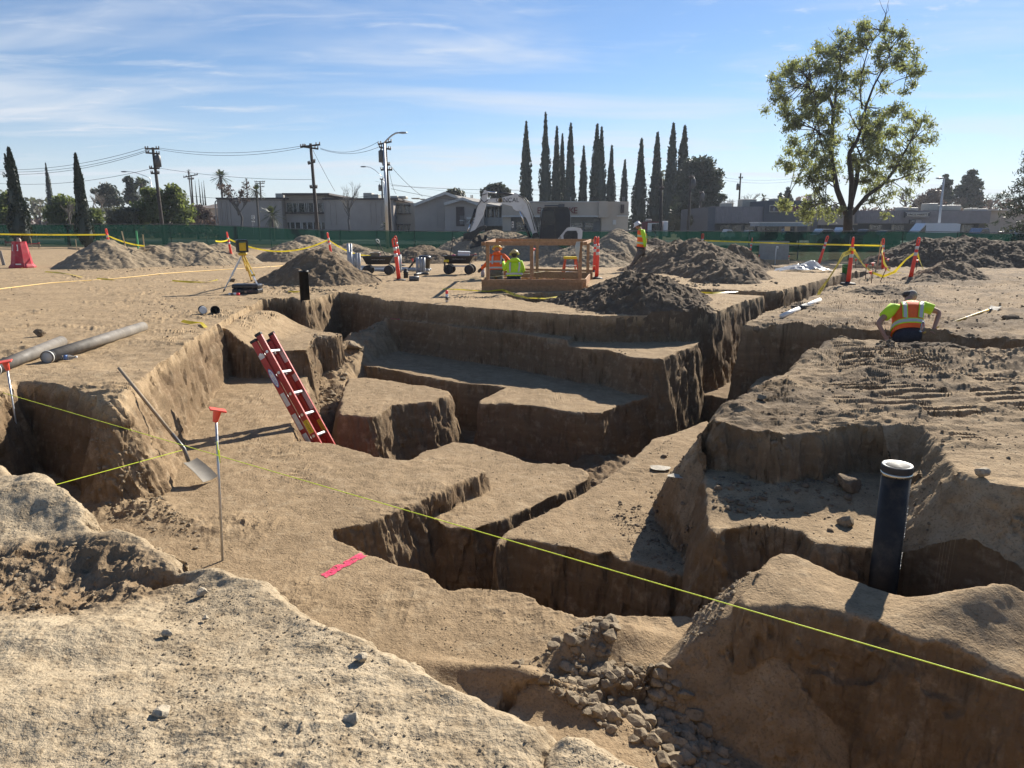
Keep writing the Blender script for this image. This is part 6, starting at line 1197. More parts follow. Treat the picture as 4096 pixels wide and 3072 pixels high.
bt_('clipped dark shrub mound by the thin grey pole','shrub',790,905,100,[(770,850,26),(800,840,24),(820,860,22),(760,880,22)],L_BROWN,900,.4,13)
bt_('dark broad conifer on the far right skyline','conifer_tree',3870,840,150,[(3890,690,14),(3880,715,22),(3900,740,26),(3870,760,30),(3905,780,30),(3860,800,30),(3900,810,26)],L_DARK,2400,.7,14,grp='far dark trees')
bt_('narrow dark conifer behind the white floodlight pole','conifer_tree',3785,840,150,[(3785,705,8),(3788,730,14),(3780,760,20),(3790,790,24),(3770,810,24)],L_DARK,1300,.7,15,grp='far dark trees')
bt_('brown leafy tree mass left of the floodlight pole','evergreen_tree',3730,850,140,[(3700,800,28),(3735,780,26),(3680,820,26),(3745,815,24)],L_BROWN,1000,.6,16,grp='far dark trees')
for px, pt, lab in ((3122,768,'small far conifer left of the big tree, first of two'),(3152,746,'small far conifer left of the big tree, taller of two')): bt_(lab,'conifer_tree',px,820,160,[(px,pt+8,5),(px,pt+22,9),(px,pt+38,12),(px,pt+55,14)],L_DARK,500,.6,int(px),grp='far dark trees')
# right-edge deodar, near
def deodar():
    nr = np.random.RandomState(5); Y = 50; b = D(4130,960,Y); r = thing('deodar_tree', 'large dark conifer with drooping sprays cut by the right edge', 'tree', (b.x,Y,-.4)); o = Vector((b.x,Y,-.4)); H = D(4130,395,Y).z+.4
    tw = MB().tube([(0,0,0),(0,0,H*.95)],[.35,.05],8); P = []; prof = [(395,14),(450,40),(520,60),(560,66),(620,90),(700,110),(740,140),(800,140),(860,160),(900,170),(940,150)]
    for k in range(190):
        py = nr.uniform(400,945); wmax = np.interp(py, [q[0] for q in prof], [q[1] for q in prof])*Y/F_PX; z = D(4130,py,Y).z+.4; a = nr.rand()*6.28; L = wmax*(.55+.5*nr.rand()); e = Vector((math.cos(a)*L, math.sin(a)*L, z-.25*L)); c = Vector((0,0,z+.15*L)); tw.tube([c, c.lerp(e,.5)+Vector((0,0,.1)), e],[.05,.03,.01],4)
        n = 46; f = nr.rand(n)**.7; q = np.array([c.lerp(e,x)[:] for x in f]); q += nr.randn(n,3)*np.array([.16,.16,.10]); q[:,2] -= .12*nr.rand(n); P.append(q)
    tw.build('trunk', BARK, r); quads(MB(), np.concatenate(P), .34, .22, nr, .8).build('crown', L_DARK, r)
deodar()
# palms
def palm(label, px, pyb, pyc, Y, rpx, seed, n=46, trunk=True, grp='palms'):
    nr = np.random.RandomState(seed); b, c = D(px,pyb,Y), D(px,pyc,Y); z0 = min(0,b.z); r = thing('palm_tree', label, 'tree', (b.x,Y,z0), 0, grp); hz = c.z-z0; L = rpx*Y/F_PX; rt = max(.12,L*.11)
    MB().tube([(0,0,0),(0,0,hz*.8),(0,0,hz)],[rt*1.2,rt,rt*1.5],8).build('trunk', BARKG, r); m = MB(); V = []
    for k in range(n):
        a = nr.rand()*6.28; el = nr.uniform(-1.1,1.35); d = Vector((math.cos(a)*math.cos(el), math.sin(a)*math.cos(el), math.sin(el))); l = L*nr.uniform(.8,1.05); pts = [d*l*f-Vector((0,0,.28*l*f*f)) for f in (0,.35,.6,.8,1)]; m.tube([p+Vector((0,0,hz)) for p in pts],[.03,.02,.015,.01,.005],3)
        s = d.cross(Vector((0,0,1))); s = s.normalized() if s.length > .05 else Vector((1,0,0))
        for f in np.linspace(.4,1,9):
            p = d*l*f-Vector((0,0,.28*l*f*f))+Vector((0,0,hz))
            for sd in (-1,1): e = p+s*sd*l*.22*(1.15-f*.5)+d*l*.16-Vector((0,0,.06*l)); w = d*l*.03; m.add([p-w, p+w, e],[(0,1,2)])
    m.build('crown', L_PALM, r); return r
palm('tall fan palm in front of the skyline left of the apartment building', 890,800,708,100,38,1); palm('shaggy palm left of the leaning pole', 574,830,735,120,40,2); palm('tiny far palm above the bare tree left of the apartments', 990,780,715,200,9,3,18); palm('tiny palm crown over the thin grey pole', 761,760,686,160,13,4,14)
palm('low fan palm over the roof of the strip mall', 3052,830,793,120,24,5,30); palm('small far palm behind the strip mall tower', 3050-120,830,812,150,10,6,14)
palm('broad dark cycad palm in front of the apartment wall', 1092,905,860,82,50,7,44); palm('narrow dark palm beside the apartment window bay', 1036,905,765,84,36,8,40); palm('low palm behind the steel street lamp', 1545,915,905,80,26,9,26)
# bare winter trees
def bare(label, px, pyb, pyt, Y, wpx, seed, leaf=None, grp='bare trees', n0=7, m=None, up_=.9):
    nr = random.Random(seed); b = D(px,pyb,Y); H = D(px,pyt,Y).z-b.z; W_ = wpx/2*Y/F_PX; r = thing('bare_tree', label, 'tree', (b.x,Y,min(b.z,0)), 0, grp); z0 = b.z-min(b.z,0); mb = MB(); ends = []
    def br(p, d, L, rad, lev):
        q = p+d*L*.5+Vector((nr.uniform(-.05,.05),nr.uniform(-.05,.05),.04))*L; e = p+d*L+Vector((nr.uniform(-.1,.1),nr.uniform(-.1,.1),.05))*L; mb.tube([p,q,e],[rad,rad*.8,rad*.55],5 if lev < 2 else 3,False); ends.append(e)
        if lev < 4:
            for _ in range(3 if lev else n0):
                t_ = nr.uniform(.55,1); dd = (d+Vector((nr.uniform(-.9,.9),nr.uniform(-.9,.9),nr.uniform(-.1,.6)))*(.75 if lev else 1.0)).normalized(); dd.z = max(dd.z, -.1+.3*up_); dd.normalize(); br(p.lerp(e,t_), dd, L*nr.uniform(.5,.72), rad*.5, lev+1)
    br(Vector((0,0,z0-.3)), Vector((0,0,1)), H*.38, max(.05,H*.02), 0); xs = [abs(e.x) for e in ends]; zs = max(e.z for e in ends)-z0; sx = W_/max(xs); sz = H/zs; mb.v = [(x*sx,y*sx,z0+(z-z0)*sz) for x,y,z in mb.v]
    mb.build('branches', m or BARKG, r)
    if leaf: e = np.array([(q.x*sx,q.y*sx,z0+(q.z-z0)*sz) for q in ends]); rs = np.random.RandomState(seed); e = e[rs.randint(len(e),size=420)]+rs.randn(420,3)*.12; quads(MB(), e, .28, .6, rs).build('crown', leaf, r)
    return r
bare('bare pollarded tree with upright shoots before the apartment building', 1398,915,718,80,110,1,n0=9,up_=1.6); bare('bare reddish tree with withered leaves at the left of the apartment building', 965,905,720,82,130,2,L_BROWN,up_=.8)
bare('bare grey tree between the two near cypresses', 168,905,785,80,110,3); bare('bare whitish branches in front of the citrus tree', 285,905,800,70,90,4); bare('bare tree beyond the brown roof on the left', 400,890,760,100,110,5)
for px, pt, w, lab in ((2900,790,80,'bare tree behind the round dark pine'),(2975-60,795,60,'low bare tree left of the pole over the strip mall'),(3000,770,90,'bare spreading tree right of the pole over the strip mall'),(3620,740,150,'bare tall tree left of the floodlight pole'),(3680,770,120,'bare tree just left of the floodlight pole'),(3960,770,150,'bare tree right of the broad far conifer'),(4030,765,130,'bare tree near the right edge behind the restaurant strip'),(3830,780,90,'bare tree between the two far conifers')): bare(lab, px, 850, pt, 135, w, px)
# the big ash tree
def ash():
    nr = np.random.RandomState(3); Y = 48.5; k_ = .5424; K = lambda x, y: (2900+x*k_, y*k_); b = D(*K(905,1659),Y); r = thing('ash_tree', 'large half-pruned green tree with dark forked limbs beyond the fence', 'tree', (b.x,Y,-.5)); o = Vector((b.x,Y,-.5)); s = k_*Y/F_PX
    limbs = [([(905,1720),(907,1620),(912,1540)],[52,48,46],0),([(895,1580),(830,1400),(797,1220),(790,1080),(803,940),(812,800),(785,710),(735,685),(650,650),(590,610)],[34,30,27,25,21,17,14,11,7,3],.3),([(812,800),(830,640),(872,490),(890,400),(905,300)],[15,12,9,6,2],.6),
     ([(785,1110),(705,1010),(640,985),(588,972)],[15,12,10,8],-.9),([(705,1010),(650,860),(620,760),(570,650),(520,600)],[8,7,6,4,2],-1.2),([(800,950),(760,870),(735,840)],[18,14,10],.9),([(760,870),(700,800),(640,720)],[7,5,2],.5),
     ([(910,1600),(925,1500),(928,1340),(905,1190),(903,1130),(950,1050),(985,950),(1010,800),(1062,650),(1112,550),(1160,450),(1180,340)],[34,30,28,25,23,18,16,13,10,8,5,2],-.5),([(985,960),(950,850),(955,780)],[8,6,3],.5),([(1010,800),(980,700),(970,560),(1000,400),(1060,260),(1090,160)],[8,7,6,5,3,1.5],-1.0),
     ([(915,1580),(945,1480),(995,1340),(1022,1200),(1030,1180)],[30,28,24,20,16],.6),([(1018,1190),(1015,1080),(980,985)],[12,9,7],.9),([(1015,1080),(1060,950),(1120,800),(1180,720)],[8,7,5,2],1.1),([(935,1580),(1030,1450),(1130,1370),(1205,1270),(1250,1170),(1300,1060),(1360,960)],[24,22,19,16,11,7,3],-.8),([(1130,1370),(1260,1310),(1370,1260)],[9,6,2],-1.5),
     ([(800,1340),(760,1320),(745,1240),(765,1290)],[10,9,6,4],1.0),([(830,1400),(740,1300),(640,1230),(540,1180)],[7,5,4,2],1.2),([(880,1560),(740,1480),(620,1490),(520,1540)],[6,5,4,2],-1.6),([(960,1540),(1080,1480),(1220,1440),(1310,1430)],[6,5,4,2],1.4),([(1112,550),(1230,470),(1340,500),(1400,545)],[6,4,3,1],.3),([(1250,1170),(1330,1150),(1440,1100)],[5,4,2],.4)]
    tw = MB(); pts = []
    for L, W_, yo in limbs:
        q = [D(*K(*p),Y)-o+Vector((0, yo*(i/max(1,len(L)-1))*1.6, 0)) for i, p in enumerate(L)]; tw.tube(q, [w*s*.5*1.25 for w in W_], 10 if W_[0] > 12 else 6); pts += q; pts += [a.lerp(c_,.5) for a, c_ in zip(q,q[1:])]
    tw.build('trunk', BARK, r, True); pa = np.array([p[:] for p in pts])
    cl = [(1090,150,28),(1085,240,42),(960,230,42),(1000,300,50),(795,280,46),(800,370,50),(1200,310,46),(1190,400,50),(640,420,42),(560,470,44),(430,530,46),(690,480,50),(900,420,55),(1000,400,50),(1085,440,50),(1250,470,46),(1320,520,36),(1390,450,20),(1390,550,20),(400,650,50),(470,610,52),(590,590,55),(700,600,50),(380,740,46),(470,780,54),(420,870,46),(500,940,50),(560,880,50),(640,830,46),(540,1060,44),(480,1150,46),(590,1170,56),(660,1090,44),(480,1250,44),(560,1290,54),(660,1240,50),(520,1330,40),(620,1330,50),(700,1330,40),(900,900,40),(880,1000,36),(1130,950,50),(1200,900,46),(1300,960,46),(1390,920,34),(1150,1050,54),(1250,1080,56),(1380,1060,40),(1440,1100,28),(1300,1180,56),(1180,1180,56),(1400,1190,40),(1320,1280,54),(1200,1280,56),(1150,1340,50),(1400,1310,34),(1250,1360,50),(480,1500,44),(560,1560,46),(640,1500,46),(720,1560,40),(600,1610,46),(760,1610,36),(1300,1440,44),(1200,1430,40),(1060,1500,36),(1160,1590,26),(835,1200,26),(850,1270,26),(330,690,24),(340,600,18),(1270,700,28),(1290,790,22),(1080,1000,30),(940,1250,30),(1080,1280,36),(750,700,36),(860,560,36)]
    hull = [(1090,120),(1250,270),(1400,440),(1420,560),(1330,700),(1300,800),(1420,900),(1480,1090),(1440,1200),(1400,1330),(1330,1420),(1200,1500),(1050,1520),(960,1380),(860,1400),(760,1640),(450,1640),(440,1480),(560,1390),(430,1240),(500,1080),(420,950),(350,850),(310,680),(320,580),(400,490),(560,440),(640,370),(750,380),(760,240),(900,250),(960,200)]
    q = nr.rand(900,2)*np.array([1180,1540])+np.array([300,110]); q = q[(sdpoly(q[:,0],q[:,1],hull) < -18) & ~((q[:,0] > 1040) & (q[:,0] < 1300) & (q[:,1] > 540) & (q[:,1] < 840) & (nr.rand(900) < .75)) & ~((abs(q[:,0]-870) < 60) & (q[:,1] > 640) & (q[:,1] < 1400) & (nr.rand(900) < .6))][:210]
    cl += [(a,b,nr.uniform(24,40)) for a,b in q]
    P = []; t2 = MB()
    for x, y, rp in cl:
        c = D(*K(x,y),Y)-o; c.y += nr.uniform(-2.4,2.4)*(.5+rp/90); R_ = rp*s*1.42; j = np.argsort(((pa-np.array(c))**2).sum(1))[:3]; a = Vector(pa[j[nr.randint(3)]]); t2.tube([a, a.lerp(c,.55)+Vector((0,0,.15*R_)), c],[.035,.022,.012],4,False)
        for _ in range(16):
            g = Vector(nr.randn(3)).normalized(); e = c+g*R_*nr.uniform(.5,1.05)+Vector((0,0,.1*R_)); t2.tube([c, e],[.012,.005],3,False); k = int(3+rp*.11); f = nr.rand(k,1)*.85+.2; P.append(np.array(c)+(np.array(e)-np.array(c))*f+nr.randn(k,3)*np.array([.15,.15,.13]))
    for _ in range(170):
        i = nr.randint(len(pts)); a = Vector(pa[i]); 
        if a.z < 5: continue
        g = Vector((nr.uniform(-.7,.7),nr.uniform(-.6,.6),nr.uniform(.2,1))).normalized(); t2.tube([a, a+g*.6, a+g*1.2+Vector((nr.uniform(-.2,.2),0,.1))],[.02,.012,.005],3,False)
    t2.build('twigs', BARK, r); quads(MB(), np.concatenate(P),   .25, .30, nr, .75).build('crown', L_ASH, r)
ash()
# far tree belt on the horizon, behind the houses
def belt(label, Y, x0, x1, h, leaf, n, seed):
    nr = np.random.RandomState(seed); x = x0+(x1-x0)*nr.rand(n); hh = h*(.55+.6*np.abs(vnoise(x*.09, x*0+seed, None, seed))); P = np.stack([x, Y+nr.rand(n)*14, hh*nr.rand(n)**.7], 1); tag(quads(MB(), P, 1.1, .7, nr).build('far_trees', leaf, None), label, 'trees', kind='stuff')
belt('far mass of dull trees along the left horizon', 150, -125, -20, 6.5, L_OLIVE, 5200, 1); belt('far mass of dull trees along the middle horizon', 165, -30, 70, 5.5, L_DARK, 3500, 2); belt('far mass of dull brown trees along the right horizon', 160, 60, 150, 8.0, L_BROWN, 4200, 3); belt('far mass of dark trees behind the left citrus trees', 105, -90, -38, 3.4, L_BROWN, 2600, 4)

# ---- the air
def haze():
    m = bpy.data.materials.new('haze'); m.use_nodes = True; t = NT(m.node_tree); t.N.clear(); v = t.n('ShaderNodeVolumePrincipled'); v.inputs['Color'].default_value = (.80,.88,1,1); v.inputs['Density'].default_value = HAZE; v.inputs['Anisotropy'].default_value = .25
    t.n('ShaderNodeOutputMaterial', {'Volume': v}); o = MB().box((-400,-400,-4.2),(400,400,26)).build('haze', m, None); tag(o, 'thin pale haze over the whole place', None, None, 'stuff')
HAZE = .00028
haze()
# ---------------------------------------------------------------- excavator
def excavator():
    eo = on(2150,1034); Y = eo.y; gzv = eo.z; Z = lambda x, y: (1700+x*.5043, 720+y*.5043)
    o = Vector((D(*Z(980,600),Y).x, Y, gzv)); r = thing('excavator', 'white and dark grey excavator with its arm reaching down to the left', 'excavator', o)
    def P(x, y): q = D(*Z(x,y),Y)-o; return (q.x, q.z)
    def poly(l): return [P(*q) for q in l]
    EW = mat('excavator_white', (.62,.62,.61), .38, var=.06, scale=3, dirt=((.40,.35,.28),.35)); EG = mat('excavator_navy', (.010,.014,.022), .38, var=.2, scale=3, dirt=((.05,.045,.04),.25), spec=.35); EB = mat('excavator_black', (.014,.014,.015), .5, dirt=((.12,.10,.075),.4)); CH = mat('chrome_rod', (.65,.66,.68), .15, .9); MUD = mat('muddy_steel', (.12,.095,.07), .8, var=.4, scale=8)
    up = lambda n, m, l, d, y=0.0, par=None: MB().prism(poly(l), d, Matrix.Translation((0,y,0))).build(n, m, par or r)
    bm_ = up('boom', EW, [(492,150),(545,146),(600,142),(690,120),(712,106),(740,112),(790,150),(825,200),(848,265),(862,330),(890,410),(908,462),(864,466),(838,390),(806,310),(776,262),(752,240),(722,226),(690,208),(600,185),(520,176),(488,186)], .34)
    for dy in (-.18,.18):
        up('boom_plate', EW, [(690,205),(742,208),(748,246),(722,244),(700,228)], .02, dy*1.05, bm_); up('boom_ear', EW, [(700,122),(706,104),(724,104),(742,124),(736,140),(706,138)], .03, dy, bm_)
        up('stick_ear', EW, [(466,84),(482,78),(497,96),(497,140),(470,150)], .03, dy*.85, bm_)
    st = up('stick', EW, [(462,96),(480,86),(496,104),(497,140),(488,190),(474,236),(460,285),(440,318),(424,350),(396,396),(376,424),(352,428),(362,398),(384,346),(400,296),(408,240),(414,205),(440,150)], .26)
    def cyl(par, a, b, f, r1, r2, dy=0.0):
        A, B = P(*a), P(*b); A = Vector((A[0],dy,A[1])); B = Vector((B[0],dy,B[1])); c = A.lerp(B,f); MB().tube([A,c],r1,10).build('cylinder_barrel', EB, par, True); MB().tube([c,B],r2,8).build('cylinder_rod', CH, par, True)
    cyl(bm_,(706,117),(492,93),.62,.085,.045); cyl(st,(402,228),(336,418),.62,.075,.04,-.02)
    for dy in (-.26,.26): cyl(bm_,(836,468),(752,248),.52,.085,.05,dy)
    hs = MB()
    for k, l in enumerate([[(500,160),(470,180),(440,150),(452,120),(490,110)],[(742,128),(790,140),(830,190),(850,250),(880,330),(895,420)],[(742,124),(770,140),(812,190),(840,280),(872,400)],[(450,160),(420,200),(398,250),(392,300)]]): hs = MB().tube([(P(*q)[0],-.19-.02*k,P(*q)[1]) for q in l],.025,6); hs.build('hydraulic_hose', EB, bm_, True)
    p = P(648,161); text('CENCAL', .40, 'lettering', INK, bm_, TR((p[0]+.05,-.176,p[1]),0,R(90)), .004); q = P(650,174); text('SERVICES', .13, 'lettering', INK, bm_, TR((q[0],-.176,q[1]),0,R(90)), .004); q = P(598,162); MB().lathe([(.15,0),(.15,.006)],14,TR((q[0],-.171,q[1]),0,R(90))).build('logo_disc', mat('logo_gold', (.25,.16,.04), .5), bm_); MB().lathe([(.075,0),(.075,.012)],10,TR((q[0],-.172,q[1]),0,R(90))).build('logo_disc', INK, bm_)
    up('coupler', EB, [(304,424),(352,416),(392,398),(430,372),(470,358),(494,368),(486,384),(440,410),(404,448),(372,470),(360,490),(318,488),(306,470)], .30, 0)
    up('bucket', MUD, [(300,470),(355,468),(372,490),(366,520),(352,545),(398,560),(404,585),(392,606),(356,604),(328,590),(316,560),(294,540),(292,505)], .62); 
    for k in range(4): up('bucket_tooth', MUD, [(392,596),(404,588),(420,600),(404,612)], .07, -.24+.16*k)
    # house, cab, engine cover
    up('house_base', EB, [(836,466),(1242,466),(1236,512),(1140,522),(850,508)], 2.0, .35); cb = up('cab', EG, [(905,468),(910,380),(924,246),(932,230),(950,223),(1060,222),(1124,223),(1142,240),(1147,300),(1146,372),(1118,380),(1046,468)], 1.15, -.12)
    up('cab_pillar', EB, [(1018,224),(1026,224),(1034,466),(1026,466)], 1.18, -.12, cb); up('cab_roof', EB, [(926,226),(950,216),(1122,217),(1138,232),(1100,230),(950,230)], 1.2, -.12, cb); up('cab_handle', EB, [(930,365),(968,362),(968,374),(930,378)], 1.20, -.12, cb); up('cab_rear_trim', EW, [(1130,236),(1146,244),(1150,300),(1149,372),(1134,374)], 1.06, -.10, cb); up('cab_window', mat('tinted_glass', (.006,.008,.012), .2, spec=.4), [(932,250),(1014,244),(1022,350),(924,360)], 1.17, -.12, cb)
    cw = up('engine_cover', EW, [(1034,468),(1052,428),(1076,392),(1110,377),(1198,375),(1228,382),(1242,400),(1240,442),(1234,470)], 2.0, .35); up('engine_grille', EB, [(1094,466),(1092,440),(1106,416),(1124,402),(1194,401),(1204,424),(1204,468)], 2.03, .35, cw)
    for k in range(5): up('grille_slat', EG, [(1110,414+k*11),(1196,412+k*11),(1196,416+k*11),(1110,418+k*11)], 2.05, .35, cw)
    up('engine_badge', HVAC, [(1056,450),(1066,444),(1076,450),(1076,462),(1066,468),(1056,462)], 2.02, .35, cw); tp_ = P(930,222); MB().tube([(tp_[0],-.7,tp_[1]-1.4),(tp_[0]-.15,-.75,tp_[1]-.6),(tp_[0]-.1,-.7,tp_[1])],.02,6).build('mirror_arm', EB, cb)
    up('boom_swing', EB, [(846,470),(856,424),(884,416),(912,440),(918,500),(852,500)], .5)
    for y in (-.65,.95):
        tk = up('track', EB, [(744,590),(748,568),(764,552),(800,546),(960,540),(1000,540),(1014,556),(1016,590),(1004,612),(980,618),(770,624),(752,614)], .45, y+.15)
        for x in (772,988): q = P(x,584); MB().lathe([(.0,-.25),(.36,-.25),(.36,.25),(.0,.25)],18,TR((q[0],y+.15,q[1]),0,R(90))).build('sprocket', MUD, tk)
        for x in (815,850,885,920,955): q = P(x,600); MB().lathe([(.0,-.24),(.16,-.24),(.16,.24),(.0,.24)],12,TR((q[0],y+.15,q[1]),0,R(90))).build('roller', MUD, tk)
        for k in range(24): x = 762+k*10.2; up('track_shoe', MUD, [(x,541),(x+6,541),(x+6,536),(x,536)], .47, y+.15, tk) if k % 2 == 0 else None
    up('turntable', EB, [(830,508),(960,508),(960,545),(820,550)], 1.2, .3)
    up('dozer_blade', EB, [(640,570),(646,552),(664,550),(676,570),(684,598),(740,596),(740,606),(668,612),(648,604)], 1.9, .3)
    return r, P, o, Y
EX, EXP, EXO, EXY = excavator()
def wheel_tool():
    Z = (1700+455*.5043, 720+535*.5043); c = D(Z[0], Z[1], EXY-1.2); g = gz(c.x, c.y); r = thing('compaction_wheel', 'black toothed compaction wheel standing on the ground below the excavator arm', 'compaction wheel', (c.x, c.y, g)); h = max(.75, c.z-g)
    m = MB(); n = 10; pl = []
    for k in range(n):
        a = 2*math.pi*k/n
        for da, rr in ((-.16,.52),(-.11,.82),(.11,.82),(.16,.52)): pl.append((rr*math.cos(a+da), h+rr*math.sin(a+da)))
    for y in (-.2,.2): MB().prism(pl, .10, TR((0,y,0),.35)).build('toothed_disc', BLACK, r)
    MB().lathe([(.3,-.3),(.3,.3)],16,TR((0,0,h),.35,R(90))).build('hub', BLACK, r); MB().box((.45,-.25,h-.3),(1.1,.25,h+.15),None,.05).build('frame', mat('muddy_steel', (.12,.095,.07), .8), r)
wheel_tool()
q = on(2134,1096)
# ---------------------------------------------------------------- people
SKIN = mat('skin', (.36,.19,.125), .6, var=.08, scale=20); HAIR = mat('dark_hair', (.03,.022,.018), .8); GREYH = mat('grey_hair', (.22,.20,.18), .9, var=.3, scale=40); LIME = mat('hi_vis_lime', (.50,.80,.02), .75, var=.06, scale=12, bump=.25, bscale=16); HIOR = mat('hi_vis_orange', (.95,.13,.015), .75, var=.06, scale=12, bump=.25, bscale=16)
TAPE_S = mat('silver_tape', (.50,.49,.47), .4, var=.06); NAVY = mat('navy_trousers', (.016,.018,.028), .85, var=.3, scale=15, bump=.3); KHAKI = mat('dusty_trousers', (.145,.12,.095), .9, var=.2, scale=15, bump=.3); HATW = mat('hat_white', (.66,.66,.64), .35); HATY = mat('hat_yellow', (.72,.50,.06), .4); BOOT = mat('dusty_boot', (.10,.075,.05), .85); GLOVE = mat('dark_glove', (.03,.03,.035), .8)
def loft(m, secs, n=18):
    """secs: (centre, right, fwd, half width, half depth)"""
    vs, fs = [], []
    for c, rt, fw, a, b in secs:
        for k in range(n): t_ = 2*math.pi*k/n; cs, sn = math.cos(t_), math.sin(t_); vs.append(c+rt*a*math.copysign(abs(cs)**.8,cs)+fw*b*math.copysign(abs(sn)**.8,sn))
    for i in range(len(secs)-1):
        for k in range(n): fs.append((i*n+k,i*n+(k+1)%n,(i+1)*n+(k+1)%n,(i+1)*n+k))
    fs += [tuple(range(n-1,-1,-1)), tuple((len(secs)-1)*n+k for k in range(n))]; return m.add(vs, fs)
def skinned(name, V, Ed, Rd, m, par):
    me = bpy.data.meshes.new(name); me.from_pydata([tuple(v) for v in V], Ed, []); o = bpy.data.objects.new(name, me); C.objects.link(o); md = o.modifiers.new('s','SKIN'); md.use_smooth_shade = True
    for i, q in enumerate(me.skin_vertices[0].data): q.radius = (Rd[i], Rd[i]); q.use_root = (i == 0)
    ss = o.modifiers.new('d','SUBSURF'); ss.levels = ss.render_levels = 1; dg = bpy.context.evaluated_depsgraph_get(); m2 = bpy.data.meshes.new_from_object(o.evaluated_get(dg)); bpy.data.objects.remove(o); bpy.data.meshes.remove(me); m2.materials.clear(); m2.materials.append(m); m2.name = name; return m2
def person(label, base, J, right, fwd, head_dir, shirt, vest, trousers, hat, hair, sleeves='long', glove=None, widths=(.235,.205,.225,.20), bands=(.38,.78), hood=None, belt=None):
    r = thing('person', label, 'person', base); B = Vector(base); j = {k: Vector(v)-B for k, v in J.items()}; rt, fw = Vector(right).normalized(), Vector(fwd).normalized()
    # one continuous body
    V, Ed, Rd = [], [], []
    def ad(p, rad, par=None): V.append(p); Rd.append(rad); i = len(V)-1; Ed.append((par,i)) if par is not None else None; return i
    pe = ad(j['pelvis'], .125); wa = ad(j['waist'], .12, pe); ch = ad(j['chest'], .13, wa); nk = ad(j['neck'], .058, ch); hd = (j['head']-j['neck']).normalized(); he = ad(j['head']-hd*.03, .075, nk); ad(j['head']+hd*.05, .085, he)
    for s in 'LR':
        sh = ad(j['sh'+s], .060, ch); el = ad(j['el'+s], .043, sh); d = (j['ha'+s]-j['el'+s]).normalized(); wr = ad(j['ha'+s]-d*.03, .030, el); pm = ad(j['ha'+s]+d*.045, .036, wr)
        u = d.orthogonal().normalized() if abs(d.dot(rt)) > .8 else (rt-d*rt.dot(d)).normalized(); w = d.cross(u)
        for f in range(4): a = ad(j['ha'+s]+d*.085+u*(.030-.020*f), .0105, pm); b_ = ad(V[a]+d*(.035-.006*abs(f-1.3))+w*.012, .0095, a); ad(V[b_]+d*.022+w*.024, .0085, b_)
        th = ad(j['ha'+s]+d*.02+u*.045+w*.01, .012, pm); ad(V[th]+d*.035+u*.012+w*.012, .010, th)
        hp = ad(j['hip'+s], .088, pe); kn = ad(j['kn'+s], .060, hp); an = ad(j['an'+s], .042, kn); ad(j['to'+s], .038, an)
    me = skinned('body', V, Ed, Rd, SKIN, r)
    # face on the same mesh
    hdv = Vector(head_dir).normalized(); hu = (hd-hdv*hd.dot(hdv)); hu = hu.normalized() if hu.length > .1 else Vector((0,0,1)); hs = hdv.cross(hu); H = Matrix(((hdv.x,hs.x,hu.x,0),(hdv.y,hs.y,hu.y,0),(hdv.z,hs.z,hu.z,0),(0,0,0,1))); H = Matrix.Translation(j['head']+hd*.02) @ H
    fm = MB(); fm.ball((.0,0,.02),.098,H,14,(1.0,.80,1.15)).ball((.045,0,-.055),.055,H,10,(.9,.85,.85)).add([(.09,-.014,-.005),(.09,.014,-.005),(.118,0,-.022),(.09,0,.025),(.088,0,-.032)],[(0,2,3),(2,1,3),(0,4,2),(4,1,2)],H)
    for s in (-1,1): fm.ball((.0,s*.080,-.005),.026,H,8,(.7,.3,1.2)).ball((.083,s*.030,.012),.013,H,6)
    fm.ball((.082,0,-.058),.016,H,6,(.5,1.5,.35)); bm2 = bmesh.new(); bm2.from_mesh(me); tmp = bpy.data.meshes.new('t'); tmp.from_pydata(fm.v,[],fm.f); bm2.from_mesh(tmp); bpy.data.meshes.remove(tmp); bm2.to_mesh(me); bm2.free(); me.polygons.foreach_set('use_smooth',[True]*len(me.polygons))
    ob = bpy.data.objects.new('body', me); C.objects.link(ob); ob.parent = r
    eb = MB()
    for s in (-1,1): eb.ball((.093,s*.030,.012),.0075,H,6)
    # shirt with sleeves
    w0, w1, w2, w3 = widths; top = j['chest'].lerp(j['neck'],.75); sec = [(j['pelvis'].lerp(j['waist'],.55),rt,fw,w0,.155),(j['waist'],rt,fw,w1,.145),(j['chest'],rt,fw,w2,.155),(j['chest'].lerp(j['neck'],.42),rt,fw,w3,.13),(top,rt,fw,.12,.095),(j['neck'],rt,fw,.070,.070)]
    m = loft(MB(), sec)
    for s in 'LR':
        a, b_, c_ = j['sh'+s], j['el'+s], j['ha'+s]; inn = j['chest'].lerp(a,.55)
        if sleeves == 'long': m.tube([inn,a,a.lerp(b_,.5),b_,b_.lerp(c_,.5),c_.lerp(b_,.06)],[.088,.088,.076,.066,.058,.046],12)
        else: m.tube([inn,a,a.lerp(b_,.55)],[.092,.092,.086],12)
    m.build('shirt', shirt, r, True)
    if vest:
        sv = [(c,rt,fw,a+.018,b+.018) for c,rt,fw,a,b in sec[:4]]+[(top+hd*.01,rt,fw,.13,.108)]; v_ = loft(MB(), sv).build('vest', vest, r, True)
    else: v_ = None
    par = v_ or r
    for f in bands:
        c = j['pelvis'].lerp(j['waist'],.6).lerp(j['chest'],f); c2 = c+(j['chest']-j['waist']).normalized()*.055; wd = np.interp(f,[0,.5,1],[w0,w1,w2])+.026
        if vest: loft(MB(), [(c-(c2-c)*.35,rt,fw,wd,.176),(c2+(c2-c)*.35,rt,fw,wd,.176)]).build('vest_trim', LIME if vest is HIOR else HIOR, par)
        loft(MB(), [(c,rt,fw,wd+.004,.181),(c2,rt,fw,wd+.004,.181)]).build('reflective_band', TAPE_S, par)
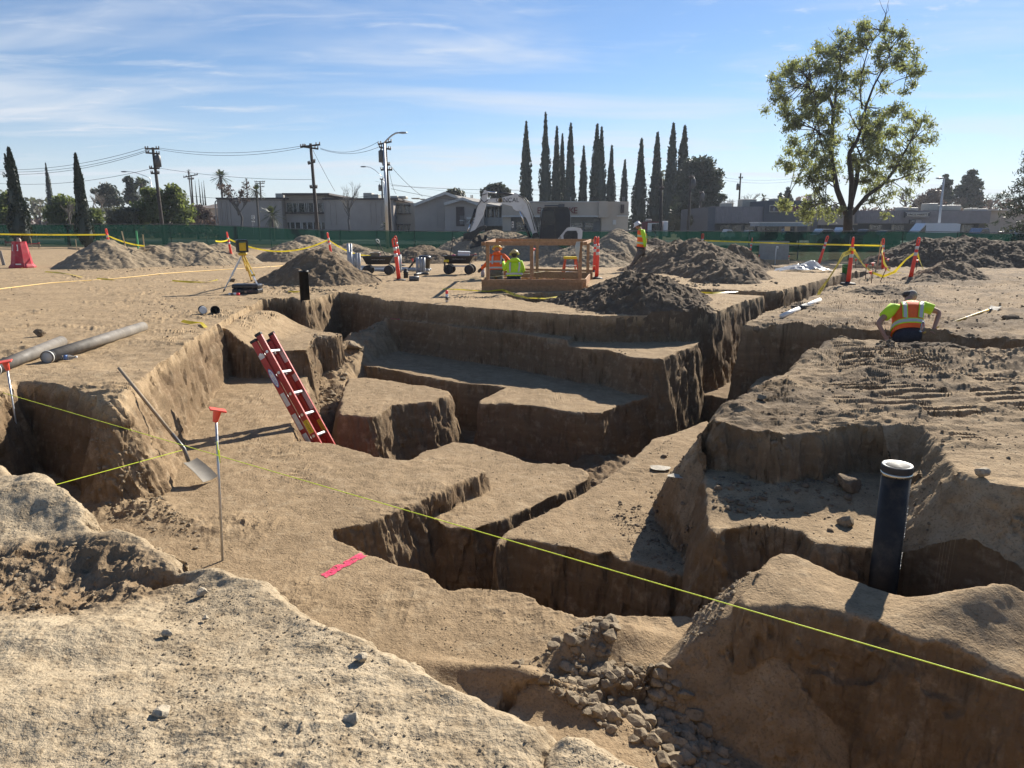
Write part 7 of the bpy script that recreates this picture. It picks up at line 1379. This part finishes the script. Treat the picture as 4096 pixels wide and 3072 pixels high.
    for s in (-1,1):
        pts = [j['waist'].lerp(j['chest'],.25)-fw*.178+rt*s*w1*.60, j['chest']-fw*.182+rt*s*w2*.60, j['chest'].lerp(j['neck'],.42)-fw*.158+rt*s*w3*.62, top+rt*s*.115-fw*.02]
        if vest: ribbon(pts,.085,rt).build('vest_trim', LIME if vest is HIOR else HIOR, par); 
        ribbon([p-fw*.006 for p in pts],.05,rt).build('reflective_band', TAPE_S, par)
    # trousers, boots
    m = loft(MB(), [(j['pelvis']-(j['waist']-j['pelvis']).normalized()*.10,rt,fw,w0*.82,.15),(j['pelvis'],rt,fw,w0*.95,.165),(j['pelvis'].lerp(j['waist'],.65),rt,fw,w0*.90,.150)])
    for s in 'LR': a, b_, c_ = j['hip'+s], j['kn'+s], j['an'+s]; m.tube([a,a.lerp(b_,.5),b_,b_.lerp(c_,.5),c_],[.118,.105,.082,.076,.070],12)
    m.build('trousers', trousers, r, True)
    if belt: loft(MB(), [(j['pelvis'].lerp(j['waist'],.25),rt,fw,w0*1.0,.170),(j['pelvis'].lerp(j['waist'],.8),rt,fw,w0*.98,.165)]).build('undershirt_hem', belt, r, True)
    for s in 'LR': a, t_ = j['an'+s], j['to'+s]; MB().tube([a+Vector((0,0,.06)), a-Vector((0,0,.03)), a.lerp(t_,.5)-Vector((0,0,.02)), t_],[.062,.062,.055,.042],10).build('boot', BOOT, r, True)
    if glove:
        for s in 'LR': d = (j['ha'+s]-j['el'+s]).normalized(); MB().tube([j['ha'+s]-d*.07, j['ha'+s], j['ha'+s]+d*.08, j['ha'+s]+d*.14],[.042,.044,.050,.036],10).build('glove', glove, r, True)
    if hair is not None: MB().ball((-.018,0,.028),.106,H,14,(.98,.84,1.08)).build('hair', hair, r, True)
    if hat is not None:
        hm = MB().lathe([(.0,.165),(.05,.160),(.095,.135),(.125,.085),(.132,.045)],18,H); hm.lathe([(.132,.05),(.165,.040),(.165,.034),(.125,.036)],18,H @ Matrix.Translation((.018,0,0))); hm.box((-.11,-.012,.10),(.11,.012,.172),H,.01); hm.build('hard_hat', hat, r, True)
    if hood: loft(MB(), [(j['neck']-fw*.03-hd*.06,rt,fw,.17,.14),(j['neck']-fw*.05,rt,fw,.15,.13),(j['neck']-fw*.09+hd*.05,rt,fw,.10,.08)]).build('hood', hood, r, True)
    return r
def JJ(Z, Y, d):
    """joints from photo points: (x, y, depth offset)"""
    return {k: D(*Z(v[0], v[1]), Y+(v[2] if len(v) > 2 else 0)) for k, v in d.items()}
# bent worker
Z6 = lambda x, y: (3172+.4177*x, 900+.4177*y)
J = JJ(Z6, 11.05, {'pelvis':(1090,1085,0),'waist':(1095,985,.10),'chest':(1100,830,.30),'neck':(1112,735,.45),'head':(1118,705,.56),'shL':(955,800,.28),'elL':(812,940,.12),'haL':(880,1062,-.02),'shR':(1258,785,.28),'elR':(1405,835,.18),'haR':(1352,985,-.03),'hipL':(1030,1110,0),'hipR':(1160,1110,0)})
gz_ = -.85
for s, dx in (('L',-.16),('R',.16)):
    p = J['pelvis']; J['kn'+s] = Vector((p.x+dx*1.2, p.y+.14, -.42)); J['an'+s] = Vector((p.x+dx*1.2, p.y-.02, gz_+.1)); J['to'+s] = Vector((p.x+dx*1.3, p.y+.20, gz_+.05))
sp_ = (J['chest']-J['waist']).normalized(); fw_ = Vector((1,0,0)).cross(sp_)*-1
if fw_.y < 0: fw_ = -fw_
person('worker in an orange vest and lime shirt bending down in the right-hand trench', (J['pelvis'].x, J['pelvis'].y, gz_), J, (1,0,0), fw_, (0,.75,-.65), LIME, HIOR, NAVY, None, GREYH, 'short', None, (.23,.20,.225,.235), (.22,))
hd_ = J['head']; tag(MB().ball((0,0,0),.108,None,14,(.92,.95,.62)).build('knit_cap', mat('dark_cap', (.035,.03,.03), .9), None, True, loc=hd_+Vector((0,.04,.06))), 'dark cap worn by the bent worker', 'cap')
wb = D(*Z6(1197,975),10.98); r = thing('water_bottle', 'small clear water bottle in the back pocket of the bent worker', 'bottle', wb-Vector((0,.12,.06))); MB().lathe([(.03,0),(.032,.01),(.032,.10),(.02,.13),(.013,.15)],14).build('bottle_body', PET, r, True); MB().lathe([(.014,.15),(.014,.165),(0,.165)],10).build('bottle_cap', WHITEP, r, True)
# walking man
Z4 = lambda x, y: (2460+.315*x, 820+.315*y)
J = JJ(Z4, 27.5, {'pelvis':(332,575),'waist':(335,500),'chest':(345,385),'neck':(322,305),'head':(296,272),'shL':(352,335,-.20),'elL':(374,430,-.24),'haL':(380,535,-.22),'shR':(340,335,.20),'elR':(325,430,.24),'haR':(300,510,.24),'hipL':(328,590,-.1),'knL':(262,690,-.1),'anL':(208,785,-.1),'toL':(160,805,-.1),'hipR':(340,590,.1),'knR':(385,655,.1),'anR':(430,695,.1),'toR':(400,730,.1)})
person('walking man in a white hard hat, orange vest and lime sleeves, looking down', (J['toL'].x+.3, 27.5, gz(J['toL'].x,27.4)), J, (0,1,0), (-1,0,.12), (-1,-.1,-.55), LIME, HIOR, KHAKI, HATW, HAIR, 'long', None, (.175,.165,.185,.18), (.25,.85), None, NAVY)
# two workers in the small pit
Z1 = lambda x, y: (1700+.5043*x, 720+.5043*y)
def legs(J, gz_, fy=.1):
    p = J['pelvis']
    for s, dx in (('L',-.11),('R',.11)): J['hip'+s] = p+Vector((dx,0,-.06)); J['kn'+s] = Vector((p.x+dx*1.2, p.y+.06, (p.z+gz_)/2)); J['an'+s] = Vector((p.x+dx*1.3, p.y, gz_+.1)); J['to'+s] = Vector((p.x+dx*1.5, p.y+.2, gz_+.05))
J = JJ(Z1, 22.6, {'pelvis':(566,745),'waist':(566,690),'chest':(572,625,.08),'neck':(574,585,.14),'head':(572,556,.18),'shL':(530,603,.08),'elL':(492,662,.1),'haL':(446,706,.15),'shR':(622,603,.08),'elR':(664,640,.2),'haR':(618,660,.4)}); legs(J, -.88)
person('worker in an orange hooded jacket and yellow hard hat, inside the guard rail', (J['pelvis'].x, J['pelvis'].y, -.9), J, (1,0,0), (0,1,-.2), (.2,1,-.5), HIOR, None, KHAKI, HATY, None, 'long', GLOVE, (.235,.215,.235,.215), (.05,.6), HIOR)
J = JJ(Z1, 21.2, {'pelvis':(705,785),'waist':(706,745),'chest':(712,680,.06),'neck':(712,634,.1),'head':(710,602,.12),'shL':(665,655,.06),'elL':(632,706,.1),'haL':(622,650,.42),'shR':(758,658,.06),'elR':(778,716,.08),'haR':(742,752,.34)}); legs(J, -.88)
person('worker in a lime hooded jacket and tan hard hat, inside the guard rail', (J['pelvis'].x, J['pelvis'].y, -.9), J, (1,0,0), (0,1,-.1), (.1,1,-.25), LIME, None, NAVY, mat('hat_tan', (.50,.40,.16), .45), HAIR, 'long', GLOVE, (.225,.21,.235,.215), (.12,), LIME)
